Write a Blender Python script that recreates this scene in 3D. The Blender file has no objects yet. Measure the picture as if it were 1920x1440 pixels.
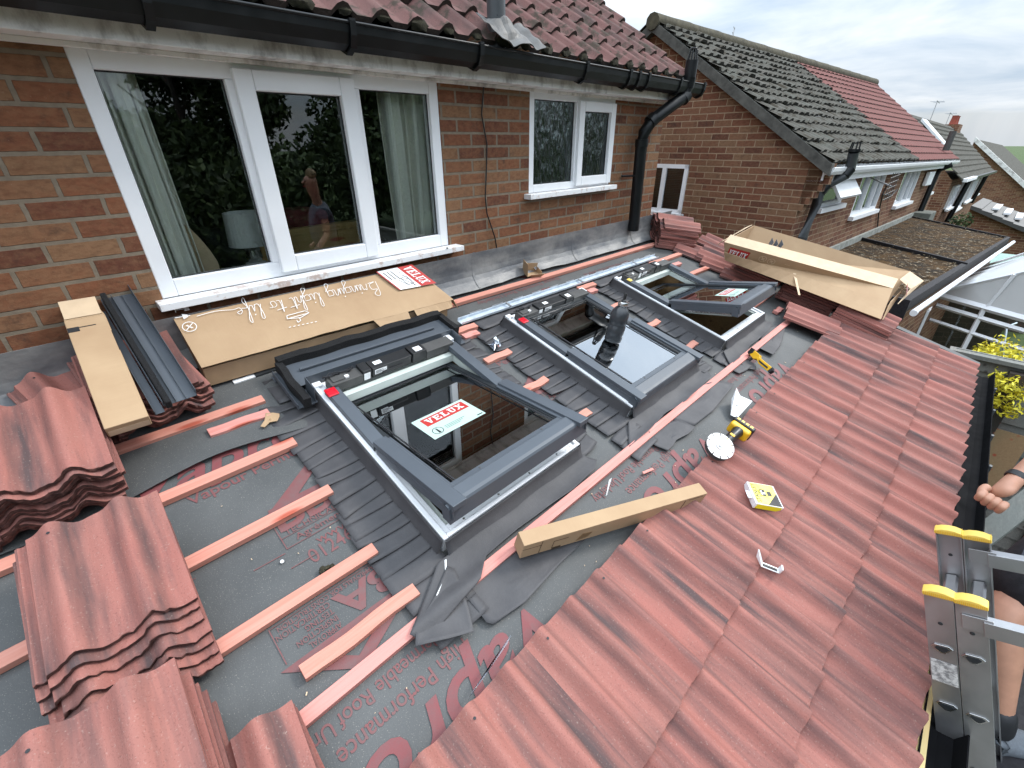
import bpy, bmesh, math, random
from mathutils import Vector, Matrix, noise, Euler
R_ = math.radians
random.seed(7)
scene = bpy.context.scene
COL = scene.collection
# ------------------------------------------------------------------ camera, world, light, exposure
FPX = 831.9                                   # focal length in pixels of the 1920 px wide photograph
CR = Matrix(((0.70183198, -0.71231026, -0.0067797), (-0.3453995, -0.33196395, -0.87778079), (0.62300164, 0.61839634, -0.47901453)))
CAM = Vector((0, -2.45, 0))
cd = bpy.data.cameras.new('camera'); cam = bpy.data.objects.new('camera', cd); COL.objects.link(cam)
cd.sensor_width = 36; cd.lens = FPX/1920*36; cd.clip_start = .05; cd.clip_end = 2000
mw = Matrix((CR[0], -CR[1], -CR[2])).transposed().to_4x4(); mw.translation = CAM
cam.matrix_world = mw; scene.camera = cam
SUN_EL, SUN_AZ = R_(43), R_(112)
world = bpy.data.worlds.new('World'); scene.world = world; world.use_nodes = True
wn, wl = world.node_tree.nodes, world.node_tree.links; wn.clear()
wo = wn.new('ShaderNodeOutputWorld'); bg = wn.new('ShaderNodeBackground'); wl.new(bg.outputs[0], wo.inputs[0])
sky = wn.new('ShaderNodeTexSky'); sky.sky_type = 'NISHITA'; sky.sun_disc = False
sky.sun_elevation = SUN_EL; sky.sun_rotation = SUN_AZ; sky.air_density = 1.0; sky.dust_density = 1.5
tc = wn.new('ShaderNodeTexCoord'); sep = wn.new('ShaderNodeSeparateXYZ'); wl.new(tc.outputs['Generated'], sep.inputs[0])
def wmath(op, a, b=None, c=None):
    n = wn.new('ShaderNodeMath'); n.operation = op
    for i, v in enumerate((a, b, c)):
        if v is None: continue
        if isinstance(v, (int, float)): n.inputs[i].default_value = v
        else: wl.new(v, n.inputs[i])
    return n.outputs[0]
# cloud layer: directions projected on a flat ceiling
zc = wmath('MAXIMUM', sep.outputs[2], .03); zz = wmath('ADD', zc, .12)
cx = wmath('DIVIDE', sep.outputs[0], zz); cy = wmath('DIVIDE', sep.outputs[1], zz)
cmb = wn.new('ShaderNodeCombineXYZ'); wl.new(cx, cmb.inputs[0]); wl.new(cy, cmb.inputs[1])
n1 = wn.new('ShaderNodeTexNoise'); n1.inputs['Scale'].default_value = .9; n1.inputs['Detail'].default_value = 9; n1.inputs['Roughness'].default_value = .56
n1.inputs['Distortion'].default_value = .35; wl.new(cmb.outputs[0], n1.inputs['Vector'])
n2 = wn.new('ShaderNodeTexNoise'); n2.inputs['Scale'].default_value = .33; n2.inputs['Detail'].default_value = 5; wl.new(cmb.outputs[0], n2.inputs['Vector'])
cov = wn.new('ShaderNodeValToRGB'); cov.color_ramp.elements[0].position = .30; cov.color_ramp.elements[1].position = .50
wl.new(n2.outputs[0], cov.inputs[0])
shade = wn.new('ShaderNodeValToRGB'); shade.color_ramp.elements[0].position = .34; shade.color_ramp.elements[1].position = .66
shade.color_ramp.elements[0].color = (6.2, 7.8, 9.6, 1); shade.color_ramp.elements[1].color = (11.6, 12.3, 13.0, 1)
wl.new(n1.outputs[0], shade.inputs[0])
zen = wmath('MULTIPLY_ADD', wmath('POWER', zc, 1.3), 2.6, .70)
vm = wn.new('ShaderNodeVectorMath'); vm.operation = 'SCALE'; wl.new(shade.outputs[0], vm.inputs[0]); wl.new(zen, vm.inputs['Scale'])
mix = wn.new('ShaderNodeMix'); mix.data_type = 'RGBA'
f1 = wmath('MULTIPLY_ADD', cov.outputs[0], .45, .55); wl.new(f1, mix.inputs[0])
wl.new(sky.outputs[0], mix.inputs[6]); wl.new(vm.outputs[0], mix.inputs[7])
wl.new(mix.outputs[2], bg.inputs[0]); bg.inputs[1].default_value = 0.078
sl = bpy.data.lights.new('sun', 'SUN'); sl.energy = 1.9; sl.angle = R_(12); sl.color = (1, .96, .9)
so = bpy.data.objects.new('sun', sl); COL.objects.link(so)
sd = Vector((math.cos(SUN_EL)*math.sin(SUN_AZ), math.cos(SUN_EL)*math.cos(SUN_AZ), math.sin(SUN_EL)))
so.rotation_euler = sd.to_track_quat('Z', 'Y').to_euler()
scene.view_settings.view_transform = 'Standard'; scene.view_settings.look = 'None'; scene.view_settings.gamma = 1
scene.view_settings.exposure = 0.40
scene.render.engine = 'CYCLES'; scene.cycles.max_bounces = 7; scene.cycles.transparent_max_bounces = 12; scene.cycles.use_denoising = True
# ------------------------------------------------------------------ frames: the lean-to roof plane, house wall, neighbour
TH = R_(15.6); CS, SN = math.cos(TH), math.sin(TH); Z0 = -.905
ROOF = Matrix.Translation((0, 0, Z0)) @ Matrix.Rotation(TH, 4, 'X')      # local x along the wall, y up the slope, z off the roof
NUX = Vector((.99883, -.04322, -.02157)).normalized(); NUY = Vector((.04323, .99907, 0)).normalized(); NUZ = NUX.cross(NUY)
NUY = NUZ.cross(NUX)
NB = Matrix((NUX, NUY, NUZ)).transposed().to_4x4(); NB.translation = Vector((6.45, -.91, 0))
def ray(px, py): return CR.transposed() @ Vector(((px-960)/FPX, (py-720)/FPX, 1))
def onplane(px, py, P, n):
    d = ray(px, py); return CAM + d*((P-CAM).dot(n)/d.dot(n))
def W(px, py, y=0.): return onplane(px, py, Vector((0, y, 0)), Vector((0, 1, 0)))
def PX(px, py, x): return onplane(px, py, Vector((x, 0, 0)), Vector((1, 0, 0)))
def PZ(px, py, z): return onplane(px, py, Vector((0, 0, z)), Vector((0, 0, 1)))
RI = ROOF.inverted(); NI = NB.inverted()
def R(px, py, h=0.):                           # point of the lean-to roof frame seen at a place of the photo, h metres off the felt
    n = ROOF.col[2].xyz; return RI @ onplane(px, py, ROOF @ Vector((0, 0, h)), n)
def N(px, py, ax, v=0.):                        # point of the neighbour's frame on the plane axis = v
    n = NB.col[ax].xyz; return NI @ onplane(px, py, NB.translation + n*v, n)
# ------------------------------------------------------------------ objects and meshes
def tag(o, label=None, cat=None, group=None, kind=None):
    if label: o['label'] = label
    if cat: o['category'] = cat
    if group: o['group'] = group
    o['kind'] = kind or 'thing'
    return o
def thing(name, label, cat, m=None, group=None):
    o = bpy.data.objects.new(name, None); COL.objects.link(o); o.empty_display_size = .1
    if m is not None: o.matrix_basis = m
    return tag(o, label, cat, group)
def copy_tree(o, m=None, parent=None, label=None):
    c = o.copy(); COL.objects.link(c); c.parent = parent
    if m is not None: c.matrix_basis = m
    if label: c['label'] = label
    for ch in [k for k in bpy.data.objects if k.parent == o]: copy_tree(ch, None, c)
    return c
def Mt(x=0, y=0, z=0, rz=0, rx=0, ry=0): return Matrix.Translation((x, y, z)) @ Euler((R_(rx), R_(ry), R_(rz)), 'XYZ').to_matrix().to_4x4()
class MB:
    def __init__(s): s.v = []; s.f = []; s.m = []; s.cur = 0; s.T = Matrix.Identity(4)
    def add(s, vs, fs):
        b = len(s.v); s.v += [s.T @ Vector(v) for v in vs]; s.f += [tuple(b+i for i in f) for f in fs]; s.m += [s.cur]*len(fs); return s
    def box(s, a, b, M=None):
        x0, y0, z0 = a; x1, y1, z1 = b
        vs = [(x0,y0,z0),(x1,y0,z0),(x1,y1,z0),(x0,y1,z0),(x0,y0,z1),(x1,y0,z1),(x1,y1,z1),(x0,y1,z1)]
        if M: vs = [M @ Vector(v) for v in vs]
        return s.add(vs, [(0,3,2,1),(4,5,6,7),(0,1,5,4),(1,2,6,5),(2,3,7,6),(3,0,4,7)])
    def hexa(s, p): return s.add(p, [(0,3,2,1),(4,5,6,7),(0,1,5,4),(1,2,6,5),(2,3,7,6),(3,0,4,7)])
    def quad(s, *p): return s.add(p, [tuple(range(len(p)))])
    def prism(s, poly, d, M=None):               # polygon in xy, thickness d along z
        n = len(poly); vs = [(p[0], p[1], 0) for p in poly]+[(p[0], p[1], d) for p in poly]
        if M: vs = [M @ Vector(v) for v in vs]
        return s.add(vs, [tuple(range(n-1, -1, -1)), tuple(range(n, 2*n))]+[(i, (i+1) % n, (i+1) % n+n, i+n) for i in range(n)])
    def tube(s, pts, r, n=8, caps=True):
        pts = [Vector(p) for p in pts]; m = len(pts); rs = r if isinstance(r, (list, tuple)) else [r]*m
        vs = []; up = Vector((.13, .21, .97)).normalized()
        for i, p in enumerate(pts):
            t = (pts[min(i+1, m-1)]-pts[max(i-1, 0)]).normalized()
            if abs(t.dot(up)) > .97: up = Vector((1, .1, 0)).normalized()
            a = t.cross(up).normalized(); b = t.cross(a).normalized()
            for k in range(n):
                th = 2*math.pi*k/n; vs.append(p+(a*math.cos(th)+b*math.sin(th))*rs[i])
        fs = [(i*n+k, i*n+(k+1) % n, (i+1)*n+(k+1) % n, (i+1)*n+k) for i in range(m-1) for k in range(n)]
        if caps: fs += [tuple(range(n-1, -1, -1)), tuple(range((m-1)*n, m*n))]
        return s.add(vs, fs)
    def lathe(s, prof, n=24, M=None):
        vs = []
        for r, z in prof:
            for k in range(n): th = 2*math.pi*k/n; vs.append(Vector((r*math.cos(th), r*math.sin(th), z)))
        if M: vs = [M @ v for v in vs]
        return s.add(vs, [(i*n+k, i*n+(k+1) % n, (i+1)*n+(k+1) % n, (i+1)*n+k) for i in range(len(prof)-1) for k in range(n)])
    def grid(s, fn, us, vs_, skip=None, flip=False):
        P = [fn(u, v) for v in vs_ for u in us]; nu = len(us); fs = []
        for j in range(len(vs_)-1):
            for i in range(nu-1):
                if skip and skip((us[i]+us[i+1])/2, (vs_[j]+vs_[j+1])/2): continue
                q = (j*nu+i, j*nu+i+1, (j+1)*nu+i+1, (j+1)*nu+i); fs.append(q[::-1] if flip else q)
        return s.add(P, fs)
    def build(s, name, mats, parent=None, m=None, smooth=35, bevel=0, solid=0, kind=None):
        me = bpy.data.meshes.new(name); me.from_pydata([tuple(v) for v in s.v], [], s.f)
        mats = mats if isinstance(mats, (list, tuple)) else [mats]
        for x in mats: me.materials.append(x)
        me.polygons.foreach_set('material_index', s.m)
        uv = me.uv_layers.new(name='UVMap'); dat = uv.data; vv = me.vertices
        for p in me.polygons:                     # box-projected texture coordinates in metres
            n = p.normal; ax = max(range(3), key=lambda i: abs(n[i]))
            for li in p.loop_indices:
                c = vv[me.loops[li].vertex_index].co
                dat[li].uv = (c.y, c.z) if ax == 0 else (c.x, c.z) if ax == 1 else (c.x, c.y)
        if solid and smooth <= 35: smooth = 0
        if bevel: me.polygons.foreach_set('use_smooth', [True]*len(me.polygons))
        elif smooth:
            me.polygons.foreach_set('use_smooth', [True]*len(me.polygons)); me.set_sharp_from_angle(angle=R_(smooth))
        me.update(); o = bpy.data.objects.new(name, me); COL.objects.link(o)
        if parent: o.parent = parent
        if m is not None: o.matrix_basis = m
        if solid: k = o.modifiers.new('s', 'SOLIDIFY'); k.thickness = solid; k.offset = 0
        if bevel: k = o.modifiers.new('b', 'BEVEL'); k.width = bevel; k.segments = 2; k.limit_method = 'ANGLE'; k.angle_limit = R_(30); k.harden_normals = True
        if kind: o['kind'] = kind
        return o
def frange(a, b, st):
    n = max(1, round((b-a)/st)); return [a+(b-a)*i/n for i in range(n+1)]
def merged(lst, extra):
    out = sorted([v for v in lst if all(abs(v-e) > .006 for e in extra)]+list(extra)); return out
# ------------------------------------------------------------------ materials
class NT:
    def __init__(s, name):
        s.mat = bpy.data.materials.new(name); s.mat.use_nodes = True; s.t = s.mat.node_tree; s.n = s.t.nodes; s.l = s.t.links
        s.b = s.n['Principled BSDF']
    def node(s, k, **kw):
        n = s.n.new(k)
        for a, v in kw.items(): setattr(n, a, v)
        return n
    def put(s, sock, v):
        if isinstance(v, bpy.types.NodeSocket): s.l.new(v, sock)
        else: sock.default_value = v
    def math(s, op, *a, clamp=False):
        n = s.node('ShaderNodeMath', operation=op, use_clamp=clamp)
        for i, v in enumerate(a): s.put(n.inputs[i], v)
        return n.outputs[0]
    def vmath(s, op, a, b):
        n = s.node('ShaderNodeVectorMath', operation=op); s.put(n.inputs[0], a); s.put(n.inputs[1], b); return n.outputs[0]
    def uv(s): return s.node('ShaderNodeUVMap').outputs[0]
    def obj(s): return s.node('ShaderNodeTexCoord').outputs['Object']
    def noise(s, vec, scale, detail=4, rough=.55, sc=(1, 1, 1), dist=0):
        if sc != (1, 1, 1): vec = s.vmath('MULTIPLY', vec, sc)
        n = s.node('ShaderNodeTexNoise'); s.put(n.inputs['Vector'], vec); n.inputs['Scale'].default_value = scale
        n.inputs['Detail'].default_value = detail; n.inputs['Roughness'].default_value = rough; n.inputs['Distortion'].default_value = dist
        return n.outputs[0]
    def ramp(s, fac, *st):
        n = s.node('ShaderNodeValToRGB'); s.put(n.inputs[0], fac); e = n.color_ramp.elements
        while len(e) < len(st): e.new(.5)
        for i, (p, c) in enumerate(st):
            e[i].position = p; e[i].color = (c, c, c, 1) if isinstance(c, (int, float)) else (*c, 1)
        return n.outputs[0]
    def mix(s, f, a, b, mode='MIX'):
        n = s.node('ShaderNodeMix', data_type='RGBA', blend_type=mode); s.put(n.inputs[0], f)
        for i, v in ((6, a), (7, b)): s.put(n.inputs[i], (*v, 1) if isinstance(v, tuple) and len(v) == 3 else v)
        return n.outputs[2]
    def bump(s, h, strength=.3, dist=.01):
        n = s.node('ShaderNodeBump'); s.put(n.inputs['Height'], h); n.inputs['Strength'].default_value = strength
        n.inputs['Distance'].default_value = dist; s.l.new(n.outputs[0], s.b.inputs['Normal']); return n.outputs[0]
    def set(s, col=None, rough=None, metal=None, spec=None):
        if col is not None: s.put(s.b.inputs['Base Color'], (*col, 1) if isinstance(col, tuple) and len(col) == 3 else col)
        if rough is not None: s.put(s.b.inputs['Roughness'], rough)
        if metal is not None: s.put(s.b.inputs['Metallic'], metal)
        if spec is not None: s.put(s.b.inputs['Specular IOR Level'], spec)
        return s.mat
def flat(name, col, rough=.6, metal=0., var=.12, scale=14, bump=.05, spec=.5):
    m = NT(name); v = m.obj(); n = m.noise(v, scale, 5); k = m.ramp(n, (.3, 1-var), (.7, 1+var))
    m.set(m.mix(1, (*col, 1), k, 'MULTIPLY'), m.ramp(m.noise(v, scale*2.3, 3), (.3, max(.03, rough-.08)), (.7, min(1, rough+.08))), metal, spec)
    if bump: m.bump(m.noise(v, scale*9, 4), bump, .003)
    return m.mat
def brick(name, c1, c2, c3, mortar, ox=0., oz=0., bw=.225, rh=.075, ms=.0055, dark=(.05, .035, .03)):
    m = NT(name); u = m.vmath('ADD', m.uv(), (ox, oz, 0))
    wob = m.vmath('MULTIPLY', m.vmath('SUBTRACT', m.node('ShaderNodeTexNoise').outputs['Color'], (.5, .5, .5)), (.006, .004, 0))
    wn_ = [x for x in m.n if x.bl_idname == 'ShaderNodeTexNoise'][0]; wn_.inputs['Scale'].default_value = 23; m.l.new(u, wn_.inputs['Vector'])
    uw = m.vmath('ADD', u, wob)
    def bt(vec, mort, c=(0, 0, 0), d=(1, 1, 1), bias=0):
        b = m.node('ShaderNodeTexBrick'); b.offset = .5; m.put(b.inputs['Vector'], vec)
        b.inputs['Color1'].default_value = (*c, 1); b.inputs['Color2'].default_value = (*d, 1); b.inputs['Mortar'].default_value = (*mort, 1)
        b.inputs['Scale'].default_value = 1; b.inputs['Mortar Size'].default_value = ms; b.inputs['Mortar Smooth'].default_value = .25
        b.inputs['Bias'].default_value = bias; b.inputs['Brick Width'].default_value = bw; b.inputs['Row Height'].default_value = rh
        return b
    b = bt(uw, (.5, .5, .5))
    rnd = b.outputs['Color']
    g = m.noise(u, 16, 6, .62, (1, 1.6, 1)); g2 = m.noise(u, 90, 4, .6)
    base = m.ramp(m.math('ADD', m.math('MULTIPLY', rnd, .72), m.math('MULTIPLY', g, .30)), (.12, c1), (.42, c2), (.62, c3), (.9, c2))
    base = m.mix(m.ramp(m.noise(u, 38, 5, .6), (.42, 0.), (.75, .5)), base, c3)
    base = m.mix(m.ramp(m.noise(u, 7, 5, .7), (.56, 0.), (.70, .6)), base, dark)
    base = m.mix(m.ramp(m.noise(u, 26, 6, .7, (1, 2, 1)), (.34, .55), (.56, 0.)), base, m.mix(1, base, (.45, .40, .38), 'MULTIPLY'))
    base = m.mix(m.ramp(g2, (.64, 0.), (.78, .25)), base, (.5, .4, .32))
    mor = m.mix(m.noise(u, 30, 5), mortar, tuple(x*.45 for x in mortar))
    col = m.mix(b.outputs['Fac'], base, mor)
    col = m.mix(m.ramp(m.noise(u, 1.1, 4, .6), (.3, .0), (.75, .42)), col, m.mix(1, col, (.52, .46, .42), 'MULTIPLY'))
    m.set(col, .88, 0, .25)
    h = m.math('ADD', m.math('MULTIPLY', m.math('SUBTRACT', 1, b.outputs['Fac']), 1.), m.math('MULTIPLY', g2, .35))
    m.bump(h, .8, .006)
    return m.mat
def tile_mat(name, base, dark, streak=.5, moss=None, rough=.82, sx=14, sy=1.4, speck=(.55, .45, .38)):
    m = NT(name); oi = m.node('ShaderNodeObjectInfo').outputs['Random']; ri = m.node('ShaderNodeNewGeometry').outputs['Random Per Island']
    o = m.obj(); off = m.math('MULTIPLY', m.math('ADD', oi, ri), 37.7)
    cb = m.node('ShaderNodeCombineXYZ'); m.put(cb.inputs[0], off); m.put(cb.inputs[1], off); v = m.vmath('ADD', o, cb.outputs[0])
    s1 = m.noise(v, 1, 5, .55, (sx, sy, 2)); s2 = m.noise(v, 1, 6, .6, (sx*3, sy*2.2, 3)); big = m.noise(v, 3.2, 3)
    k = m.math('ADD', m.math('MULTIPLY', s1, .7), m.math('MULTIPLY', s2, .3))
    col = m.mix(m.ramp(s2, (.35, 0.), (.65, .55)), base, tuple(min(1, x*1.32) for x in base))
    col = m.mix(m.ramp(big, (.35, 0.), (.7, .45)), col, (base[0]*1.12, base[1]*1.45, base[2]*1.45))
    col = m.mix(m.ramp(k, (1-streak-.02, 0.), (1-streak+.17, .90)), col, dark)
    col = m.mix(m.ramp(m.noise(v, 160, 3, .6), (.60, 0.), (.80, .35)), col, speck)
    col = m.mix(m.ramp(m.noise(v, 230, 2), (.30, .4), (.42, 0.)), col, tuple(x*.4 for x in base))
    if moss:
        col = m.mix(m.ramp(m.noise(o, 9, 8, .7), (.50, 0.), (.60, .9)), col, moss)
    m.set(col, rough, 0, .3); m.bump(m.noise(v, 190, 5, .65), .35, .003)
    return m.mat
def wood_mat(name, a, b, knot=(.35, .06, .03)):
    m = NT(name); v = m.obj(); oi = m.node('ShaderNodeObjectInfo').outputs['Random']
    v = m.vmath('ADD', v, m.math('MULTIPLY', oi, 9.))
    g = m.noise(v, 1, 6, .6, (2.2, 60, 60), 1.2); w = m.noise(v, 2.5, 3)
    col = m.mix(m.ramp(g, (.3, 0.), (.7, 1.)), a, b)
    col = m.mix(m.ramp(w, (.4, 0.), (.65, .5)), col, (a[0]*.9, a[1]*1.2, a[2]*1.3))
    vo = m.node('ShaderNodeTexVoronoi'); m.put(vo.inputs['Vector'], m.vmath('MULTIPLY', v, (3.2, 13, 13))); vo.inputs['Scale'].default_value = 1
    col = m.mix(m.ramp(vo.outputs['Distance'], (.10, .85), (.22, 0.)), col, knot)
    m.set(col, .72, 0, .3); m.bump(g, .25, .003); return m.mat
def glass_mat(name, tint=(.72, .82, .78), ior=1.6, rough=0., boost=1., wave=0.):
    m = NT(name); m.n.remove(m.b); out = m.n['Material Output']
    fr = m.node('ShaderNodeFresnel'); fr.inputs['IOR'].default_value = ior
    gl = m.node('ShaderNodeBsdfGlossy'); gl.inputs['Roughness'].default_value = rough; gl.inputs['Color'].default_value = (.93, .95, .97, 1)
    tr = m.node('ShaderNodeBsdfTransparent'); tr.inputs['Color'].default_value = (*tint, 1)
    if wave:
        bp = m.node('ShaderNodeBump'); bp.inputs['Strength'].default_value = wave; bp.inputs['Distance'].default_value = .02
        m.put(bp.inputs['Height'], m.noise(m.obj(), 1, 4, .5, (40, 40, 12))); m.l.new(bp.outputs[0], gl.inputs['Normal'])
    mx = m.node('ShaderNodeMixShader'); m.put(mx.inputs[0], m.math('MULTIPLY', fr.outputs[0], boost, clamp=True))
    m.l.new(tr.outputs[0], mx.inputs[1]); m.l.new(gl.outputs[0], mx.inputs[2]); m.l.new(mx.outputs[0], out.inputs['Surface'])
    return m.mat
M = {}
M['brick_near'] = brick('house_brick', (.120, .045, .029), (.225, .088, .045), (.250, .138, .075), (.29, .235, .175), ox=-2.005, oz=.0247, ms=.0085)
M['brick_far'] = brick('neighbour_brick', (.115, .048, .033), (.215, .088, .052), (.24, .140, .082), (.50, .36, .24), ms=.0065)
M['tile'] = tile_mat('red_tile', (.290, .110, .090), (.058, .048, .050), .53)
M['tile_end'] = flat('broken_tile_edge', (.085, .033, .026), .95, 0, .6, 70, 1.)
M['house_tile'] = tile_mat('old_roof_tile', (.128, .058, .052), (.062, .042, .039), .50, (.04, .032, .022), .9, 7, 3, (.3, .25, .2))
M['moss'] = flat('moss', (.030, .026, .014), 1, 0, .6, 60, 1.)
M['grey_tile'] = tile_mat('grey_mossy_tile', (.070, .064, .054), (.035, .031, .026), .47, (.030, .024, .014), .95, 9, 9, (.45, .43, .36))
M['red_tile_far'] = tile_mat('plain_red_tile', (.135, .046, .040), (.12, .045, .04), .40, None, .9, 6, 6, (.25, .13, .1))
M['upvc'] = flat('white_plastic', (.78, .79, .81), .55, 0, .05, 3, 0)
m = NT('weathered_white'); v = m.obj()
m.set(m.mix(m.ramp(m.noise(v, 1, 6, .68, (9, 3, 5)), (.48, 0.), (.74, .9)), (.74, .73, .71), (.13, .10, .09)), .6); M['fascia'] = m.mat
m = NT('scuffed_white'); v = m.obj()
m.set(m.mix(m.ramp(m.noise(v, 14, 8, .7), (.53, 0.), (.62, .7)), (.72, .73, .74), (.42, .28, .22)), .5); M['sill'] = m.mat
M['black_pvc'] = flat('black_plastic', (.006, .007, .008), .36, 0, .3, 6, 0, .3)
M['gutter_black'] = flat('matt_black_gutter', (.007, .007, .008), .85, 0, .3, 6, 0, .08)
M['grey_pvc'] = flat('grey_plastic', (.05, .055, .06), .35, 0, .2)
M['alu_dark'] = flat('anthracite_metal', (.072, .083, .098), .40, 0, .05, 5, 0)
M['alu_black'] = flat('black_metal', (.03, .034, .038), .4, .25, .1)
M['foam'] = flat('black_foam', (.006, .006, .007), .95, 0, .5, 120, 1.)
M['plastic_black'] = flat('black_housing', (.012, .012, .013), .4)
M['plastic_grey'] = flat('grey_housing', (.06, .058, .056), .55)
M['chrome'] = flat('bright_metal', (.6, .6, .6), .25, 1, .05)
M['alu'] = flat('mill_aluminium', (.42, .42, .43), .42, .85, .14, 6, .12)
M['galv'] = flat('galvanised_rail', (.52, .58, .64), .42, .25, .2, 20)
M['white'] = flat('white_paint', (.78, .79, .80), .4, 0, .04)
M['paper'] = flat('white_paper', (.80, .80, .80), .7, 0, .03)
M['red'] = flat('red_print', (.42, .022, .018), .6, 0, .04)
M['red_plastic'] = flat('red_plastic', (.55, .006, .018), .3, 0, .03)
M['ink'] = flat('black_ink', (.015, .015, .018), .6, 0, .02)
M['yellow'] = flat('yellow_plastic', (.72, .40, .012), .4, 0, .1)
M['yellow_card'] = flat('yellow_card', (.80, .70, .01), .35, 0, .03)
M['cap_yellow'] = flat('yellow_cap', (.80, .56, .11), .5, 0, .06)
m = NT('cardboard'); v = m.obj()
c = m.mix(m.ramp(m.noise(v, 5, 5), (.3, 0.), (.7, 1.)), (.37, .245, .145), (.44, .305, .185))
c = m.mix(m.ramp(m.noise(v, 1, 3, .5, (300, 6, 6)), (.3, 0.), (.7, .12)), c, (.28, .18, .10))
m.set(c, .8, 0, .25); m.bump(m.noise(v, 4, 4), .15, .01); M['card'] = m.mat
M['card_in'] = flat('cardboard_inside', (.36, .235, .135), .85, 0, .1)
M['card_pale'] = flat('pale_cardboard', (.56, .42, .28), .8, 0, .08)
m = NT('roof_felt'); v = m.obj()
c = m.mix(m.ramp(m.noise(v, 2.2, 5, .6), (.3, 0.), (.75, 1.)), (.066, .069, .070), (.102, .104, .103))
c = m.mix(m.ramp(m.noise(v, 11, 7, .72), (.62, 0.), (.80, .35)), c, (.22, .21, .19))
c = m.mix(m.ramp(m.noise(v, 300, 2), (.64, 0.), (.70, .5)), c, (.35, .32, .28))
m.set(c, .62, 0, .35); m.bump(m.math('ADD', m.noise(v, 260, 2), m.math('MULTIPLY', m.noise(v, 9, 4), 6.)), .35, .002); M['felt'] = m.mat
m = NT('collar_felt'); v = m.obj()
c = m.mix(m.ramp(m.noise(v, 5, 5, .6), (.3, 0.), (.7, 1.)), (.050, .049, .053), (.082, .079, .082))
m.set(c, .6, 0, .35); m.bump(m.math('ADD', m.noise(v, 240, 2), m.math('MULTIPLY', m.noise(v, 14, 4), 4.)), .3, .003); M['collar'] = m.mat
m = NT('felt_print'); v = m.obj()
m.set(m.mix(m.ramp(m.noise(v, 24, 5, .7), (.40, .0), (.66, .45)), (.185, .042, .045), (.12, .072, .072)), .6); M['print'] = m.mat
m = NT('felt_print_faint'); v = m.obj()
m.set(m.mix(m.ramp(m.noise(v, 24, 5, .7), (.40, .0), (.66, .6)), (.165, .052, .052), (.125, .082, .080)), .6); M['print2'] = m.mat
m = NT('lead'); v = m.obj()
c = m.mix(m.ramp(m.noise(v, 3, 6, .62, (1, 2.5, 2.5), .2), (.36, 0.), (.72, 1.)), (.10, .105, .115), (.30, .29, .275))
m.set(c, .55, .1); m.bump(m.noise(v, 6, 5), .5, .02); M['lead'] = m.mat
M['batten'] = wood_mat('treated_batten', (.53, .195, .140), (.62, .29, .225))
M['batten_red'] = wood_mat('red_batten', (.55, .20, .165), (.64, .29, .25))
M['pine'] = wood_mat('pale_pine', (.60, .42, .18), (.70, .52, .27), (.3, .16, .06))
M['rafter'] = wood_mat('brown_timber', (.16, .085, .035), (.25, .14, .06), (.08, .03, .015))
M['fence'] = wood_mat('weathered_fence', (.135, .125, .11), (.22, .205, .185), (.05, .04, .035))
M['fence_dark'] = wood_mat('dark_fence_post', (.035, .028, .024), (.07, .055, .045))
M['ply'] = wood_mat('plywood', (.27, .17, .09), (.34, .22, .12))
M['oak'] = wood_mat('oak', (.40, .24, .09), (.50, .32, .14))
M['pane'] = glass_mat('window_glass', (.93, .96, .945), 1.52, 0, 1.5)
M['sky_pane'] = glass_mat('roof_window_glass', (.86, .93, .89), 1.9, 0, 3.2)
M['frost'] = glass_mat('textured_glass', (.55, .60, .58), 1.5, .06, 1.6, .6)
M['poly'] = flat('polycarbonate_roof', (.60, .61, .61), .35, 0, .06, 2)
M['bottle'] = glass_mat('smoked_plastic', (.34, .35, .37), 1.45, .10, 1.3)
M['clear'] = glass_mat('clear_plastic', (.80, .82, .86), 1.5, .08, 2.2)
M['skin'] = flat('skin', (.50, .255, .17), .5, 0, .10, 18, .1)
M['hair'] = flat('hair', (.25, .17, .08), .6, 0, .3, 60, .6)
M['shirt'] = flat('navy_shirt', (.11, .125, .155), .9, 0, .2, 30, .4)
M['lead_dull'] = flat('dull_lead', (.12, .115, .11), .6, .2, .3, 9, .3)
M['cloth_grey'] = flat('grey_cloth', (.10, .115, .14), .9, 0, .2, 30, .4)
M['cloth_black'] = flat('black_cloth', (.010, .009, .012), .85, 0, .4, 30, .4)
M['shoe'] = flat('grey_shoe_mesh', (.13, .145, .165), .8, 0, .15, 90, .5)
M['lining'] = flat('pale_lining', (.50, .54, .50), .5, 0, .04)
m = NT('curtain'); m.set(m.mix(m.noise(m.obj(), 3, 3), (.88, .86, .80), (.94, .92, .87)), .9); M['curtain'] = m.mat
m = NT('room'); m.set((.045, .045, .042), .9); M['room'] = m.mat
m = NT('grass'); v = m.obj()
m.set(m.mix(m.noise(v, 3, 8, .7), (.030, .055, .014), (.075, .115, .032)), 1); m.bump(m.noise(v, 60, 5), 1, .03); M['grass'] = m.mat
m = NT('paving'); v = m.obj(); m.set(m.mix(m.noise(v, 4, 8, .7), (.10, .095, .085), (.20, .19, .17)), .9); m.bump(m.noise(v, 60, 5), .4, .01); M['paving'] = m.mat
m = NT('mossy_felt_roof'); v = m.obj()
c = m.mix(m.ramp(m.noise(v, 5, 9, .75), (.40, 0.), (.58, 1.)), (.095, .052, .020), (.026, .019, .013))
c = m.mix(m.ramp(m.noise(v, 14, 8, .75), (.58, 0.), (.64, .85)), c, (.38, .34, .27))
m.set(c, 1, 0, .2); m.bump(m.noise(v, 22, 8, .7), 1., .05); M['mossroof'] = m.mat
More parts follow.
